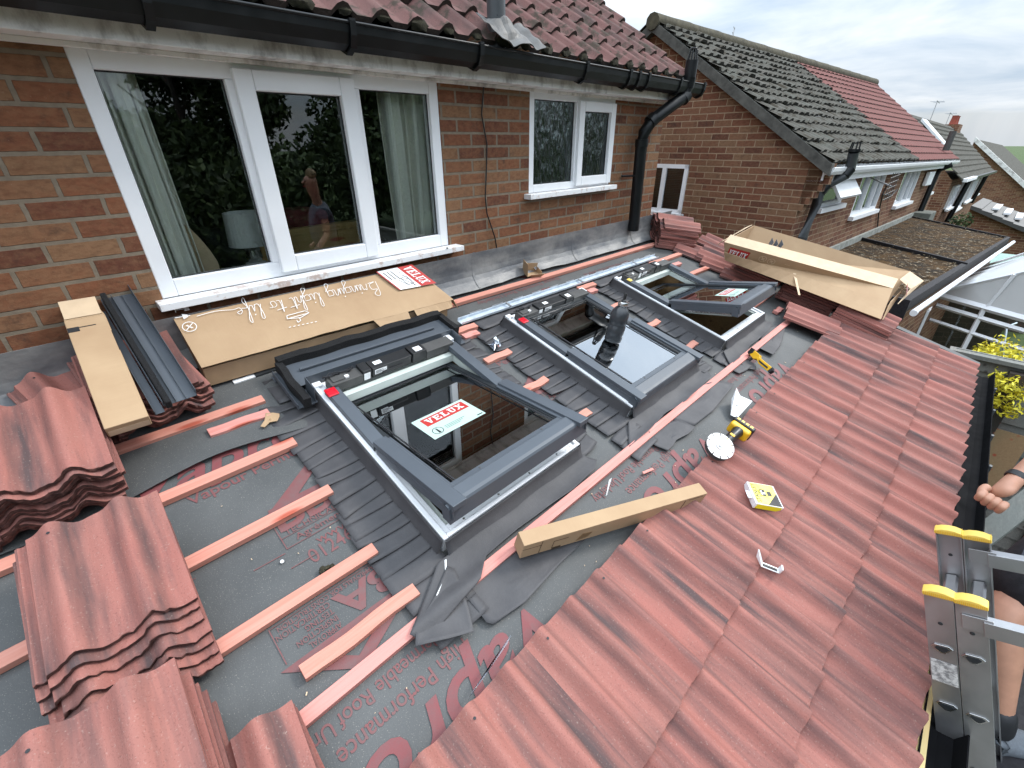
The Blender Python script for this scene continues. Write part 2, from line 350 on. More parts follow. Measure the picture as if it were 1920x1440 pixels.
# ------------------------------------------------------------------ ground
g = MB(); g.grid(lambda x, y: (x, y, -4.05+.02*noise.noise((x*.3, y*.3, 0))), frange(-150, 400, 25), frange(-300, 200, 25))
g.build('ground', M['grass'], kind='structure')
g = MB(); g.box((-3, -6.5, -4.2), (5.2, -2.8, -4.02)); g.build('patio', M['paving'], kind='structure')
# ------------------------------------------------------------------ lean-to extension with its half tiled roof
ext = thing('roof_extension', 'lean-to roof being retiled, half bare underlay and half red tiles, below the house windows', 'roof', ROOF)
SKY = ((.62, .545), (1.86, .545), (3.09, .545))            # roof window openings (x, distance down the slope)
def inhole(x, y):
    return any(a+.045 < x < a+.735 and s+.045 < -y < s+.935 for a, s in SKY)
xs = merged(frange(-2.2, 5.0, .06), [e for a, s in SKY for e in (a+.045, a+.735)]); ys = merged(frange(-2.93, -.0, .06), [-.59, -1.48])
g = MB(); g.grid(lambda x, y: (x, y, .0028*noise.noise((x*2.5, y*7, 3))), xs, ys, skip=inhole)
felt = g.build('underlay', M['felt'], ext)
g = MB()
def lapf(x, v):                                            # upper sheet lapping over the lower one, with a wavy lower edge
    edge = -.70+.022*math.sin(x*5.1+.6)+.014*noise.noise((x*3.3, 0, 0)); y = .0+(edge)*v
    return (x, y, .012+.006*noise.noise((x*2.2, y*6, 9))+(.008*v**6)*(1+math.sin(x*7)))
g.grid(lapf, frange(-2.2, .62, .04), frange(0, 1, .08), flip=True)
g.build('upper_underlay_sheet', M['felt'], ext, solid=.0015)
# walls and shade under the roof
g = MB(); s = 2.9
g.T = RI
for a, b in (((-2.2, -2.72, -4.05), (5.0, -2.62, -1.74)), ((4.88, -2.6, -4.05), (4.98, -.05, -1.68))): g.box(a, b)
g.hexa([(4.88, -2.6, -1.68), (4.98, -2.6, -1.68), (4.98, -.05, -1.68), (4.88, -.05, -1.68), (4.88, -2.6, -1.66), (4.98, -2.6, -1.66), (4.98, -.05, -.96), (4.88, -.05, -.96)])
g.box((-2.3, -2.6, -4.05), (-2.2, -.05, -1.0)); g.build('wall', M['brick_near'], ext)
g = MB(); g.T = RI
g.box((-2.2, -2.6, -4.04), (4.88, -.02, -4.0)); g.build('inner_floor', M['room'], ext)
g = MB()
for x in (.555, 1.445, 1.795, 2.69, 3.02, 3.915, 4.4, -.1, -.7): g.box((x-.022, -2.6, -.20), (x+.022, -.03, -.012))
for x0, s0 in SKY:
    for yy in (-s0+.01, -s0-1.03): g.box((x0-.04, yy, -.19), (x0+.82, yy+.045, -.012))
g.build('rafter', M['rafter'], ext)
# battens: rows by distance down the slope
def batten(x0, x1, s, mat='batten', w=.045, h=.026, skew=0, z=.004, parent=ext, name='batten'):
    g = MB(); n = 8; L = x1-x0; V = []
    for i in range(n):                                     # gentle crookedness
        a, b = i/n, (i+1)/n
        f = lambda t: (x0+L*t, -s+skew*t+.003*math.sin(9*t+s*5), z+.0015*math.sin(6*t+s))
        for p in ((f(a), f(b)) if i == n-1 else (f(a),)): V += [(p[0], p[1]-w, p[2]), (p[0], p[1], p[2]), (p[0], p[1], p[2]+h), (p[0], p[1]-w, p[2]+h)]
    g.add(V, [(i*4+k, (i+1)*4+k, (i+1)*4+(k+1) % 4, i*4+(k+1) % 4) for i in range(n) for k in range(4)]+[(0, 1, 2, 3), (n*4+3, n*4+2, n*4+1, n*4)])
    return g.build(name, M[mat], parent, bevel=.0015)
sa, sb, sc_, sdd = [-R(*p, .03).y for p in ((482, 742), (547, 820), (613, 910), (690, 1022))]
sf = -R(862, 1093, .03).y; sf2 = -R(1473, 598, .03).y
for s_ in (sa, sb, sc_, sdd):
    batten(-2.2, .435, s_, skew=0)
    for a, b in ((1.50, 1.70), (2.76, 2.97), (3.86, 4.62)): batten(a, b, s_+.004)
batten(-2.2, 4.12, (sf+sf2)/2, 'batten_red', .042, .028)
batten(4.18, 4.32, 1.53, 'batten_red')
batten(1.50, 4.55, .165)
e0, e1 = R(560, 1250, .03), R(758, 1103, .03)
loose = thing('loose_batten', 'short pink batten lying loose between two fixed battens, left of the nearest roof window', 'batten', ROOF)
batten(e0.x, e1.x+.03, -e0.y, skew=e1.y-e0.y, parent=loose, name='timber')
w0, w1 = R(387, 805, .03), R(500, 765, .03)
off = thing('batten_offcut', 'short bright pink batten offcut beside the torn brown card scrap', 'batten', ROOF)
batten(w0.x, w1.x, -w0.y, 'batten_red', skew=w1.y-w0.y, parent=off, name='timber')
for (a, b, s_, lab) in ((1.545, 1.66, .50, 'short pink batten stub between the left and middle roof windows, topmost of the stubs'),
                        (2.80, 2.90, .50, 'short pink batten stub between the middle and right roof windows, near the right one'),
                        (3.98, 4.22, .555, 'short pink batten stub right of the farthest roof window, near its top corner')):
    t = thing('batten_stub', lab, 'batten', ROOF); batten(a, b, s_, 'batten_red', parent=t, name='timber')
# double-roll interlocking roof tiles: one mesh per variant, shared by every loose tile
def prof(x):
    u = x+.165
    if u < .03: return -.0135+(.003 if int(u/.006) % 2 else 0)
    return .0205+.0200*math.cos(2*math.pi*(u-.085)/.15)+.0065*math.cos(4*math.pi*(u-.085)/.15-.5)
TXS = sorted(set([-.165+.006*i for i in range(5)]+[-.135+.3*i/30 for i in range(31)]))
def add_tile(g, T, seed, w=1., L=.418, endslot=1, rough=.004):
    old = g.T; g.T = old @ T; th = .016; xs_ = [x for x in TXS if x < -.165+.33*w+1e-6]
    ysl = [-L/2, -L/2+.004, -L/6, L/6, L/2]
    jag = {x: rough*noise.noise((x*60+seed*7, seed, 0)) for x in xs_}
    ed = lambda y, x: y+(jag[x] if y == -L/2 else 0)
    top = lambda x, y: (x, ed(y, x), prof(x)+th-(.0025 if y == -L/2 else 0)+.0012*noise.noise((x*20, y*9, seed)))
    g.cur = 0
    # one closed skin so every tile is a single island
    nx, ny = len(xs_), len(ysl); V = [top(x, y) for y in ysl for x in xs_]; b = len(V)
    V += [(x, ed(y, x)*.995, prof(x)) for y in ysl for x in xs_]
    F = []; m0 = []
    for j in range(ny-1):
        for i in range(nx-1):
            q = (j*nx+i, j*nx+i+1, (j+1)*nx+i+1, (j+1)*nx+i); F += [q, tuple(b+k for k in q[::-1])]
    g.add(V, F); base = len(g.v)-len(V)
    E_ = [(b+i, b+i+1, i+1, i) for i in range(nx-1)]+[(b+(ny-1)*nx+i+1, b+(ny-1)*nx+i, (ny-1)*nx+i, (ny-1)*nx+i+1) for i in range(nx-1)]
    S = [(b+(j+1)*nx, b+j*nx, j*nx, (j+1)*nx) for j in range(ny-1)]+[(b+j*nx+nx-1, b+(j+1)*nx+nx-1, (j+1)*nx+nx-1, j*nx+nx-1) for j in range(ny-1)]
    g.f += [tuple(base+k for k in f) for f in E_]; g.m += [endslot]*len(E_)
    g.f += [tuple(base+k for k in f) for f in S]; g.m += [0]*len(S)
    g.T = old
def nail_hole(g, T):
    old = g.T; g.T = old @ T; g.cur = 2
    g.lathe([(.0, .0), (.0042, .0)], 8, Mt(-.08, .17, prof(-.08)+.0172)); g.cur = 0; g.T = old
# laid courses
ecor = MB()
for ci, (front, x0, x1) in enumerate(((2.372, -.9, 4.5), (2.665, -.75, 4.95), (2.945, -.75, 4.95))):
    g = MB(); n = int(round((x1-x0)/.3)); tilt = R_(-3.5)
    for i in range(n):
        rs = random.Random(ci*100+i)
        T = Matrix.Translation((x1-.15-.3*i-.012, -(front-.209)+rs.uniform(-.004, .004), .050)) @ Matrix.Rotation(tilt, 4, 'X') @ Matrix.Rotation(rs.uniform(-.006, .006), 4, 'Z')
        add_tile(g, T, ci*50+i)
        if ci == 0: nail_hole(g, T)
    g.build('tile_course', [M['tile'], M['tile'], M['ink']], ext, smooth=50)
for s_ in (1.99, 2.29, 2.59, 2.87): batten(-.9, 4.95, s_, 'batten')
# eaves: fascia timber, gutter, verge trim
g = MB(); g.box((-2.2, -2.935, -.16), (5.0, -2.91, .02)); g.build('eaves_board', M['plastic_black'], ext)
g = MB(); g.hexa([(1.25, -2.99, -.07), (1.93, -2.985, -.07), (1.93, -2.937, -.07), (1.25, -2.937, -.07), (1.25, -3.0, .035), (1.93, -2.99, .035), (1.93, -2.937, .035), (1.25, -2.937, .035)])
g.build('timber_packer', M['pine'], ext, bevel=.002)
GE = RI.to_3x3()
g = MB(); gx0, gx1 = -2.2, 5.02
pr_ = [(-.056, 0), (-.056, -.03), (-.04, -.06), (0, -.07), (.04, -.06), (.056, -.03), (.056, 0), (.052, 0), (.036, -.055), (0, -.064), (-.036, -.055), (-.052, 0)]
for i in range(len(pr_)):
    (a, b), (c, d) = pr_[i], pr_[(i+1) % len(pr_)]
    def q(x, y, z): return RI @ Vector((x, -2.93+y, -1.665+z))
    g.quad(q(gx0, a, b), q(gx1, a, b), q(gx1, c, d), q(gx0, c, d))
eg = g.build('gutter', M['gutter_black'], ext)
g = MB()
for x in [2.1+.42*i for i in range(7)]:
    g.T = RI @ Matrix.Translation((x, -2.93, -1.665)); g.box((-.012, -.066, -.03), (.012, -.054, .012))
g.build('bracket', M['grey_pvc'], eg)
g = MB(); g.box((4.965, -2.96, -.03), (5.005, -.4, .085)); g.box((4.93, -2.96, .085), (5.005, -.4, .095)); g.build('verge_trim', M['alu_black'], ext, bevel=.002)
# lead flashing where the roof meets the house: upstand, sweep, lap on to the felt
g = MB()
def leadf(x, v):
    pts = [(-.004, .245), (-.010, .18), (-.018, .13), (-.035, .088), (-.062, .058), (-.092, .040), (-.118, .030)]
    k = v*(len(pts)-1); i = min(int(k), len(pts)-2); t = k-i; y = pts[i][0]*(1-t)+pts[i+1][0]*t; z = pts[i][1]*(1-t)+pts[i+1][1]*t
    w = .012*noise.noise((x*4, v*2, 5))*min(1, v*2); e = .03*noise.noise((x*1.7, 4, 2))*v
    return (x, y+e, z+abs(w))
g.grid(leadf, frange(-2.2, 4.9, .045), frange(0, 1, .07), flip=True); lead = g.build('lead_flashing', M['lead'], ext, solid=.002)
g = MB()
for x in (-.9, 2.02, 3.15, 4.1): g.grid(lambda a, v: Vector(leadf(x+a, v))+Vector((0, -.001, .005)), [0, .02], frange(0, .97, .08), flip=True)
g.build('lead_seam', M['lead'], lead)
# ------------------------------------------------------------------ printing on the felt
def text_mb(s, bold=0., shear=0., spacing=1.):
    cu = bpy.data.curves.new('t', 'FONT'); cu.body = s; cu.size = 1; cu.offset = bold; cu.shear = shear; cu.space_character = spacing; cu.resolution_u = 4
    o = bpy.data.objects.new('t', cu); COL.objects.link(o); dg = bpy.context.evaluated_depsgraph_get(); dg.update()
    me = bpy.data.meshes.new_from_object(o.evaluated_get(dg)); vs = [v.co.copy() for v in me.vertices]; fs = [tuple(p.vertices) for p in me.polygons]
    bpy.data.objects.remove(o); bpy.data.curves.remove(cu); bpy.data.meshes.remove(me); return vs, fs
def put_text(g, s, p, q, h, bold=0., shear=0., z=None, spacing=1., fit=True):
    """writes s from p to q (roof-frame points); h is the letter size"""
    vs, fs = text_mb(s, bold, shear, spacing); x1 = max(v.x for v in vs); x0 = min(v.x for v in vs)
    p, q = Vector(p), Vector(q); d = (q-p); L = d.length; d.normalize(); up = Vector((-d.y, d.x, 0)); kx = L/(x1-x0)
    if not fit: kx = h
    zz = p.z if z is None else z
    g.add([Vector((p.x, p.y, zz))+d*((v.x-x0)*kx)+up*(v.y*h) for v in vs], fs)
HZ = .0022
def drape(g, extra=0):                                     # lie on the felt: finely cut is not needed, only lifted with it
    g.v = [Vector((v.x, v.y, v.z+.0028*noise.noise((v.x*2.5, v.y*7, 3)))) for v in g.v]
HB = HZ+.0008
def line(s, p, q, h, bold=.004, shear=0., mat='print2', z=HZ):
    if h > .1: z = HZ+.0015
    g = MB(); put_text(g, s, (p[0], -p[1], z), (q[0], -q[1], z), h, bold, shear); drape(g); return g.build('printed_line', M[mat], felt, smooth=0)
line('Vapro', (-.10, .745), (.50, .745), .20, .022, .28, 'print')
line('Vapour Permeable', (.03, .835), (.53, .81), .062, .010)
line('Per', (1.565, .83), (1.67, .83), .062, .010)
for dx in (0, 1.38, 2.66):
    line('Vapro', (.74+dx, 1.868), (.06+dx, 1.868), .235, .020, .28, 'print')
    line('High Performance', (.49+dx, 1.795), (.065+dx, 1.795), .068, .007)
    line('Vapour Permeable Roof Underlay', (.605+dx, 1.725), (-.10+dx, 1.725), .060, .007)
v0, v1 = R(1046, 519, HZ), R(893, 567, HZ); line('Vapour Permeable Roof Underlay', (v0.x, -v0.y), (v1.x, -v1.y), .055)
v0, v1 = R(1020, 545, HZ), R(940, 572, HZ); line('High Performance', (v0.x, -v0.y), (v1.x, -v1.y), .055)
line('Vapour Permeable Roof Underlay', (3.75, .28), (3.05, .28), .05); line('BBA', (2.62, .30), (2.40, .30), .10, .03)
def mark(T, wide=1):                                        # certification mark: letters, wedge with a gap, framed small print
    g = MB(); g.T = T
    put_text(g, 'BBA', (0, 0, 0), (.33, 0, 0), .15, .028)
    g.T = T @ Matrix.Translation((0, 0, .0004)); tri = [(-.03, .075), (.27, .28), (.47, .075)]; hole = [(.115, .115), (.25, .215), (.345, .115)]
    for i in range(3): a, b, c, d = tri[i], tri[(i+1) % 3], hole[(i+1) % 3], hole[i]; g.quad(*[(x, y, 0) for x, y in (a, b, c, d)])
    g.T = T @ Matrix.Translation((0, 0, .0008))
    for a, b, c, d in ((-.012, -.076, .42, -.073), (-.012, -.076, -.009, .03), (-.012, -.030, .42, -.028), (-.03, -.15, .06, -.147)): g.quad((a, b, 0), (c, b, 0), (c, d, 0), (a, d, 0))
    put_text(g, 'TECHNICAL APPROVALS', (.01, -.024, 0), (.39, -.024, 0), .030, .001)
    put_text(g, 'Agrément Certificate', (.03, -.062, 0), (.40, -.062, 0), .036, .003)
    drape(g); return g.build('printed_mark', M['print2'], felt, smooth=0)
mark(Matrix.Translation((.222, -1.115, HB)))
line('www.vapro', (.30, 1.232), (.56, 1.232), .046, .003); line('01246', (.255, 1.29), (.412, 1.285), .078, .006)
T2 = Matrix.Translation((.54, -1.435, HB)) @ Matrix.Rotation(math.pi, 4, 'Z')
g = MB(); g.T = T2; put_text(g, 'BBA', (0, 0, 0), (.30, 0, 0), .125, .028)
g.T = T2 @ Matrix.Translation((0, 0, .0004)); tri = [(.02, .10), (.32, .24), (.50, .10)]; hole = [(.16, .125), (.315, .20), (.40, .125)]
for i in range(3): a, b, c, d = tri[i], tri[(i+1) % 3], hole[(i+1) % 3], hole[i]; g.quad(*[(x, y, 0) for x, y in (a, b, c, d)])
g.T = T2 @ Matrix.Translation((0, 0, .0008)); put_text(g, 'TECHNICAL APPROVALS FOR CONSTRUCTION', (.02, -.022, 0), (.46, -.022, 0), .024, .001)
for a, b, c, d in ((.0, -.03, .48, -.028), (.477, -.03, .48, .09)): g.quad((a, b, 0), (c, b, 0), (c, d, 0), (a, d, 0))
for i, w in enumerate(('CERTIFICATION', 'TESTING', 'INSPECTION', 'APPROVAL')): put_text(g, w, (.31, .0+.026*i, 0), (.31+.0125*len(w), .0+.026*i, 0), .027, .001)
drape(g); g.build('printed_mark', M['print2'], felt, smooth=0)
for (px, py) in ((985, 497), (1165, 455)):
    c = R(px, py, HB); mk = mark(Matrix.Translation((c.x, c.y, HB)) @ Matrix.Rotation(math.pi, 4, 'Z') @ Matrix.Scale(.62, 4))
mark(Matrix.Translation((1.58, -1.12, HB))); 
for (x, s_, L) in ((-.13, 1.115, .09), (-.32, 1.02, .08), (.1, 1.2, .1)):
    g = MB(); g.quad((x, -s_, HZ), (x+L, -s_-.002, HZ), (x+L, -s_+.001, HZ), (x, -s_+.003, HZ)); drape(g); g.build('printed_dash', M['print2'], felt, smooth=0)
# specks of mortar and sawdust trodden on to the felt and tiles
g = MB(); rs = random.Random(5)
for i in range(110):
    x, s_ = rs.uniform(-.3, 4.2), rs.choice((rs.uniform(.75, 1.95), rs.uniform(1.6, 1.95)))
    if inhole(x, -s_) or any(a-.25 < x < a+1.0 and s_ < 1.6 for a, q in SKY): continue
    r = rs.uniform(.0012, .003); g.box((-r, -r*.6, 0), (r*rs.uniform(1, 2.5), r*.6, .0012), Mt(x, -s_, .006, rs.uniform(0, 180)))
g.build('debris_crumb', M['card_pale'], felt, kind='stuff')
# ------------------------------------------------------------------ near house
house = thing('brick_house', 'red-brown brick house with white windows and black gutter above the half tiled roof', 'house')
XW0, XW1 = -2.6, 4.565
zt = .255
wx0, wx1, wz0, wz1 = W(120, 93).x, W(842, 460).x, W(298, 563).z, .305      # large window opening
sx0, sx1, sz0, sz1 = W(993, 200).x, W(1150, 250).x, W(992, 363).z, .318
g = MB()
def wall_cells(xa, xb, za, zb, holes, fn):
    X = sorted({xa, xb, *[h[0] for h in holes], *[h[1] for h in holes]}); Z = sorted({za, zb, *[h[2] for h in holes], *[h[3] for h in holes]})
    for i in range(len(X)-1):
        for j in range(len(Z)-1):
            cx, cz = (X[i]+X[i+1])/2, (Z[j]+Z[j+1])/2
            if not any(h[0] < cx < h[1] and h[2] < cz < h[3] for h in holes): fn(X[i], X[i+1], Z[j], Z[j+1])
HO = [(wx0, wx1, wz0, wz1), (sx0, sx1, sz0, sz1)]
wall_cells(XW0, XW1, -4.05, .36, HO, lambda a, b, c, d: g.add([(a, 0, c), (b, 0, c), (b, 0, d), (a, 0, d)], [(0, 1, 2, 3)]))
for a, b, c, d in HO:                                        # reveals
    g.add([(a, 0, c), (a, .10, c), (a, .10, d), (a, 0, d)], [(0, 1, 2, 3)]); g.add([(b, 0, c), (b, .10, c), (b, .10, d), (b, 0, d)], [(3, 2, 1, 0)])
    g.add([(a, 0, c), (b, 0, c), (b, .10, c), (a, .10, c)], [(0, 1, 2, 3)])
g.add([(XW1, 0, -4.05), (XW1, 4.2, -4.05), (XW1, 4.2, 3.25), (XW1, 0, .36)], [(0, 1, 2, 3)])
g.add([(XW1, 4.2, -4.05), (XW1, 8.4, -4.05), (XW1, 8.4, .36), (XW1, 4.2, 3.25)], [(0, 1, 2, 3)])
g.build('wall', M['brick_near'], house, smooth=0)
# windows
def frame_bars(g, x0, x1, z0, z1, w, y0, y1, wb=None):
    wb = wb or w
    g.box((x0, y0, z0), (x0+w, y1, z1)); g.box((x1-w, y0, z0), (x1, y1, z1)); g.box((x0+w, y0, z1-w), (x1-w, y1, z1)); g.box((x0+w, y0, z0), (x1-w, y1, z0+wb))
g = MB(); frame_bars(g, wx0, wx1, wz0, wz1, .062, .004, .07, .075)
mx1, mx2 = W(413, 133, .03).x, W(667, 157, .03).x-.06
g.box((mx1, .004, wz0+.075), (mx1+.06, .07, wz1-.062)); g.box((mx2, .004, wz0+.075), (mx2+.06, .07, wz1-.062))
win = g.build('window', M['upvc'], house, bevel=.004)
g = MB(); cxa, cxb = W(432, 122, -.02).x, W(640, 187, -.01).x+.078; frame_bars(g, cxa, cxb, wz0+.022, wz1-.022, .078, -.022, .045)
g.build('opening_sash', M['upvc'], win, bevel=.006)
g = MB()
for a, b, yy, zb, zt_ in ((wx0+.062, mx1, .035, wz0+.075, wz1-.062), (cxa+.078, cxb-.078, .012, wz0+.10, wz1-.10), (mx2+.06, wx1-.062, .035, wz0+.075, wz1-.062)):
    g.box((a, yy, zb), (b, yy+.004, zt_))
g.build('pane', M['pane'], win, smooth=0)
g = MB()
for a, b, yy, zb, zt_ in ((wx0+.062, mx1, .030, wz0+.075, wz1-.062), (cxa+.078, cxb-.078, .007, wz0+.10, wz1-.10), (mx2+.06, wx1-.062, .030, wz0+.075, wz1-.062)):
    frame_bars(g, a-.001, b+.001, zb-.001, zt_+.001, .006, yy, yy+.004)
g.build('gasket', M['ink'], win, smooth=0)
g = MB(); g.box((wx0-.03, -.085, wz0-.032), (wx1+.06, .02, wz0)); g.build('sill', M['sill'], win, bevel=.003)
g = MB(); frame_bars(g, sx0, sx1, sz0, sz1, .055, .004, .07); smx = W(1080, 250).x; g.box((smx, .004, sz0+.055), (smx+.05, .07, sz1-.055))
win2 = g.build('window', M['upvc'], house, bevel=.004)
g = MB(); frame_bars(g, smx+.012, sx1-.012, sz0+.018, sz1-.045, .068, -.022, .045); g.build('opening_sash', M['upvc'], win2, bevel=.006)
g = MB(); g.box((sx0+.055, .035, sz0+.055), (smx, .039, sz1-.055)); g.box((smx+.08, .012, sz0+.086), (sx1-.08, .016, sz1-.113)); g.build('pane', M['frost'], win2, smooth=0)
g = MB(); frame_bars(g, sx0+.054, smx+.001, sz0+.054, sz1-.054, .006, .030, .034); frame_bars(g, smx+.079, sx1-.079, sz0+.085, sz1-.112, .006, .007, .011); g.build('gasket', M['ink'], win2, smooth=0)
g = MB(); g.box((sx0-.05, -.07, sz0-.035), (sx1+.03, .02, sz0)); g.build('sill', M['sill'], win2, bevel=.003)
# eaves: soffit, fascia, gutter with brackets, offset downpipe and hopper
g = MB(); g.box((XW0, -.145, .315), (4.53, -.125, .47)); g.box((XW0, -.125, .318), (4.53, 0.0, .330)); g.box((XW0, -.02, .30), (4.53, .003, .318)); g.build('fascia', M['fascia'], house, bevel=.003)
g = MB(); GZ, GY = .455, -.215
pr_ = [(-.06, 0), (-.056, -.035), (-.04, -.075), (0, -.095), (.04, -.075), (.056, -.035), (.06, 0), (.055, 0), (.036, -.07), (0, -.088), (-.036, -.07), (-.055, 0)]
for i in range(len(pr_)):
    (a, b), (c, d) = pr_[i], pr_[(i+1) % len(pr_)]
    g.quad((XW0, GY+a, GZ+b), (4.78, GY+a, GZ+b-.004), (4.78, GY+c, GZ+d-.004), (XW0, GY+c, GZ+d))
g.quad(*[(4.78, GY+a, GZ+b-.004) for a, b in pr_[:7]])
g.tube([(XW0, GY-.058, GZ), (4.78, GY-.058, GZ-.003)], .007, 8)
gut = g.build('gutter', M['black_pvc'], house, smooth=50)
for x in (-.4, .50, 1.235, 1.98, 2.93, 3.47, 3.60, 3.74, 4.28, 4.74):
    g = MB(); P = [(-.066, .006), (-.062, -.04), (-.044, -.082), (0, -.102), (.044, -.082), (.07, -.05)]
    for i in range(len(P)-1):
        (a, b), (c, d) = P[i], P[i+1]; g.hexa([(x-.014, GY+a, GZ+b), (x+.014, GY+a, GZ+b), (x+.014, GY+c, GZ+d), (x-.014, GY+c, GZ+d), (x-.014, GY+a*1.08, GZ+b*1.05-.004), (x+.014, GY+a*1.08, GZ+b*1.05-.004), (x+.014, GY+c*1.08, GZ+d*1.05-.004), (x-.014, GY+c*1.08, GZ+d*1.05-.004)])
    g.box((x-.014, GY-.07, GZ+.004), (x+.014, GY-.05, GZ+.012))
    g.build('bracket', M['black_pvc'], gut)
dp = [W(1187, 432, -.10), W(1203, 268, -.10), W(1207, 250, -.11), W(1222, 226, -.14), W(1262, 196, -.21), W(1283, 182, -.235), W(1288, 165, -.24)]
g = MB(); g.tube(dp, .052, 16); g.tube([dp[-1], dp[-1]+Vector((.0, -.01, .08))], [.056, .056], 16); g.build('downpipe', M['black_pvc'], house, smooth=50)
g = MB()
for i, k in ((1, 0), (3, 0), (5, -.01)):
    d = (dp[i+1]-dp[i-1]).normalized(); g.tube([dp[i]-d*.03, dp[i]+d*.03], .058, 16)
g.tube([W(1190, 330, -.10)-Vector((.09, -.08, 0)), W(1190, 330, -.10)+Vector((.05, 0, 0))], .01, 6); g.build('pipe_collar', M['black_pvc'], house, smooth=50)
tp = dp[-1]+Vector((.0, -.01, .06))
g = MB(); g.tube([tp, tp+Vector((.0, 0, .14))], [.052, .052], 16)
for k in range(9):
    a = 2*math.pi*k/9; p = tp+Vector((0, 0, .14)); g.tube([p+Vector((.04*math.cos(a), .04*math.sin(a), 0)), p+Vector((.024*math.cos(a), .024*math.sin(a), .085))], .0045, 5)
g.tube([tp+Vector((0, 0, .222)), tp+Vector((0, 0, .23))], [.03, .026], 12); g.build('overflow_pipe', M['black_pvc'], house, smooth=50)
# tiled roof of the house: single bold roll tiles in lapped courses
PIT = R_(33.5)
def roof_courses(g, mb, x0, x1, y0, z0, pitch, ncourse, gauge, pw, amp, thick, res=8, seed=0, front=True, sag=0., jitter=0.):
    cs, sn = math.cos(pitch), math.sin(pitch); n = int((x1-x0)/pw*res)
    for c in range(ncourse):
        P = []; s0 = c*gauge; X = [x0+(x1-x0)*i/n for i in range(n+1)]
        def pt(x, s, h):
            return (x, y0+s*cs-h*sn, z0+s*sn+h*cs)
        def hh(x):
            u = (x/pw) % 1; return amp*max(0, math.cos((u-.5)*2*math.pi*.95))**.8+(jitter*noise.noise((math.floor(x/pw)*3.1, c*5.3, seed)) if jitter else 0)
        jag = [jitter*.5*noise.noise((x*25, c*3, seed)) if jitter else 0 for x in X]
        rows = [[pt(x, s0+jag[i], hh(x)+.002) for i, x in enumerate(X)], [pt(x, s0+jag[i], hh(x)+thick) for i, x in enumerate(X)], [pt(x, s0+gauge+.01, hh(x)*.98+.002) for x in X]]
        b = n+1; V = [p for r in rows for p in r]
        g.add(V, [(b+i, b+i+1, 2*b+i+1, 2*b+i) for i in range(n)])
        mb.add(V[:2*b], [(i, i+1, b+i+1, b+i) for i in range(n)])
g, e = MB(), MB(); roof_courses(g, e, XW0, 4.56, -.20, .475, PIT, 19, .285, .190, .042, .026)
g.build('roof', M['house_tile'], house, smooth=60); e.build('tile_front', flat('dirty_tile_front', (.045, .030, .024), 1, 0, .5, 40, 1), house, smooth=60)  # front edges coloured darker than the tile faces
g = MB(); rs = random.Random(3)
k = 0
for c in range(3):                                            # moss along the butts of the lowest tiles
    for i in range(int((4.5-.2)/.19)):
        x = .2+.19*i+.095
        if c and rs.random() < .55: continue
        s_ = c*.285; base = Vector((x, -.20+s_*math.cos(PIT)-.03*math.sin(PIT), .475+s_*math.sin(PIT)+.034*math.cos(PIT)))
        r = rs.uniform(.022, .040)*(1 if c == 0 else .6)
        P = []
        for a in range(9):
            for b in range(5):
                th, ph = a/8*2*math.pi, b/4*math.pi; d = Vector((math.cos(th)*math.sin(ph)*1.5, math.sin(th)*math.sin(ph)*.5, math.cos(ph)*.8)); P.append(base+d*r*(1+.5*noise.noise(d*2+base*9)))
        g.add(P, [(a*5+b, (a+1)*5+b, (a+1)*5+b+1, a*5+b+1) for a in range(8) for b in range(4)])
g.build('moss', M['moss'], house, kind='stuff')
g = MB(); g.box((4.555, -.15, .30), (4.575, .02, .44)); g.hexa([(4.565, -.2, .42), (4.60, -.2, .42), (4.60, 4.2, 3.33), (4.565, 4.2, 3.33), (4.565, -.2, .50), (4.60, -.2, .50), (4.60, 4.2, 3.41), (4.565, 4.2, 3.41)]); g.build('verge', M['house_tile'], house)
# soil vent pipe with its lead slate
vb = onplane(931, 62, Vector((0, -.2, .52)), Vector((0, -math.sin(PIT), math.cos(PIT)))); g = MB(); g.tube([vb+Vector((0, 0, -.08)), vb+Vector((0, 0, .62))], .052, 18); vp = g.build('vent_pipe', M['grey_pvc'], house, smooth=50)
g = MB()
def slatef(u, v):
    s0_ = (vb.y+.2)/math.cos(PIT); s_ = s0_-.15+v*.25; x = vb.x-.12+u*.36; s2 = s_
    h = .055+.030*abs(math.cos(math.pi*(x)/.19))+.012*noise.noise((u*5, v*5, 1)); dd = math.hypot(x-vb.x, (s_-s0_)*.9); h += max(0, .09-dd)*.8
    return (x, -.20+s2*math.cos(PIT)-h*math.sin(PIT), .475+s2*math.sin(PIT)+h*math.cos(PIT))
g.grid(slatef, frange(0, 1, .04), frange(0, 1, .05)); g.build('lead_slate', M['lead_dull'], vp, solid=.003)
# cables
g = MB(); c1 = [W(875, 40, -.21), W(840, 75, -.16)]
pts = [(909, 126), (907, 160), (903, 215), (913, 270), (912, 320), (910, 370), (913, 400), (928, 445), (932, 470)]
g.tube([W(x, y, -.012) for x, y in pts]+[ROOF @ R(931, 490, .05), ROOF @ R(905, 497, .03), ROOF @ R(872, 480, .03), W(838, 465, -.09)], .0045, 6)
tag(g.build('wall_cable', M['plastic_black'], smooth=60), 'thin black cable hanging down the brickwork between the two windows', 'cable')
g = MB(); g.tube([W(752, 0, .35), W(820, 45, .08), W(880, 83, -.22)], .006, 6)
tag(g.build('roof_cable', M['plastic_black'], smooth=60), 'black aerial cable lying slanted over the old house roof tiles', 'cable')
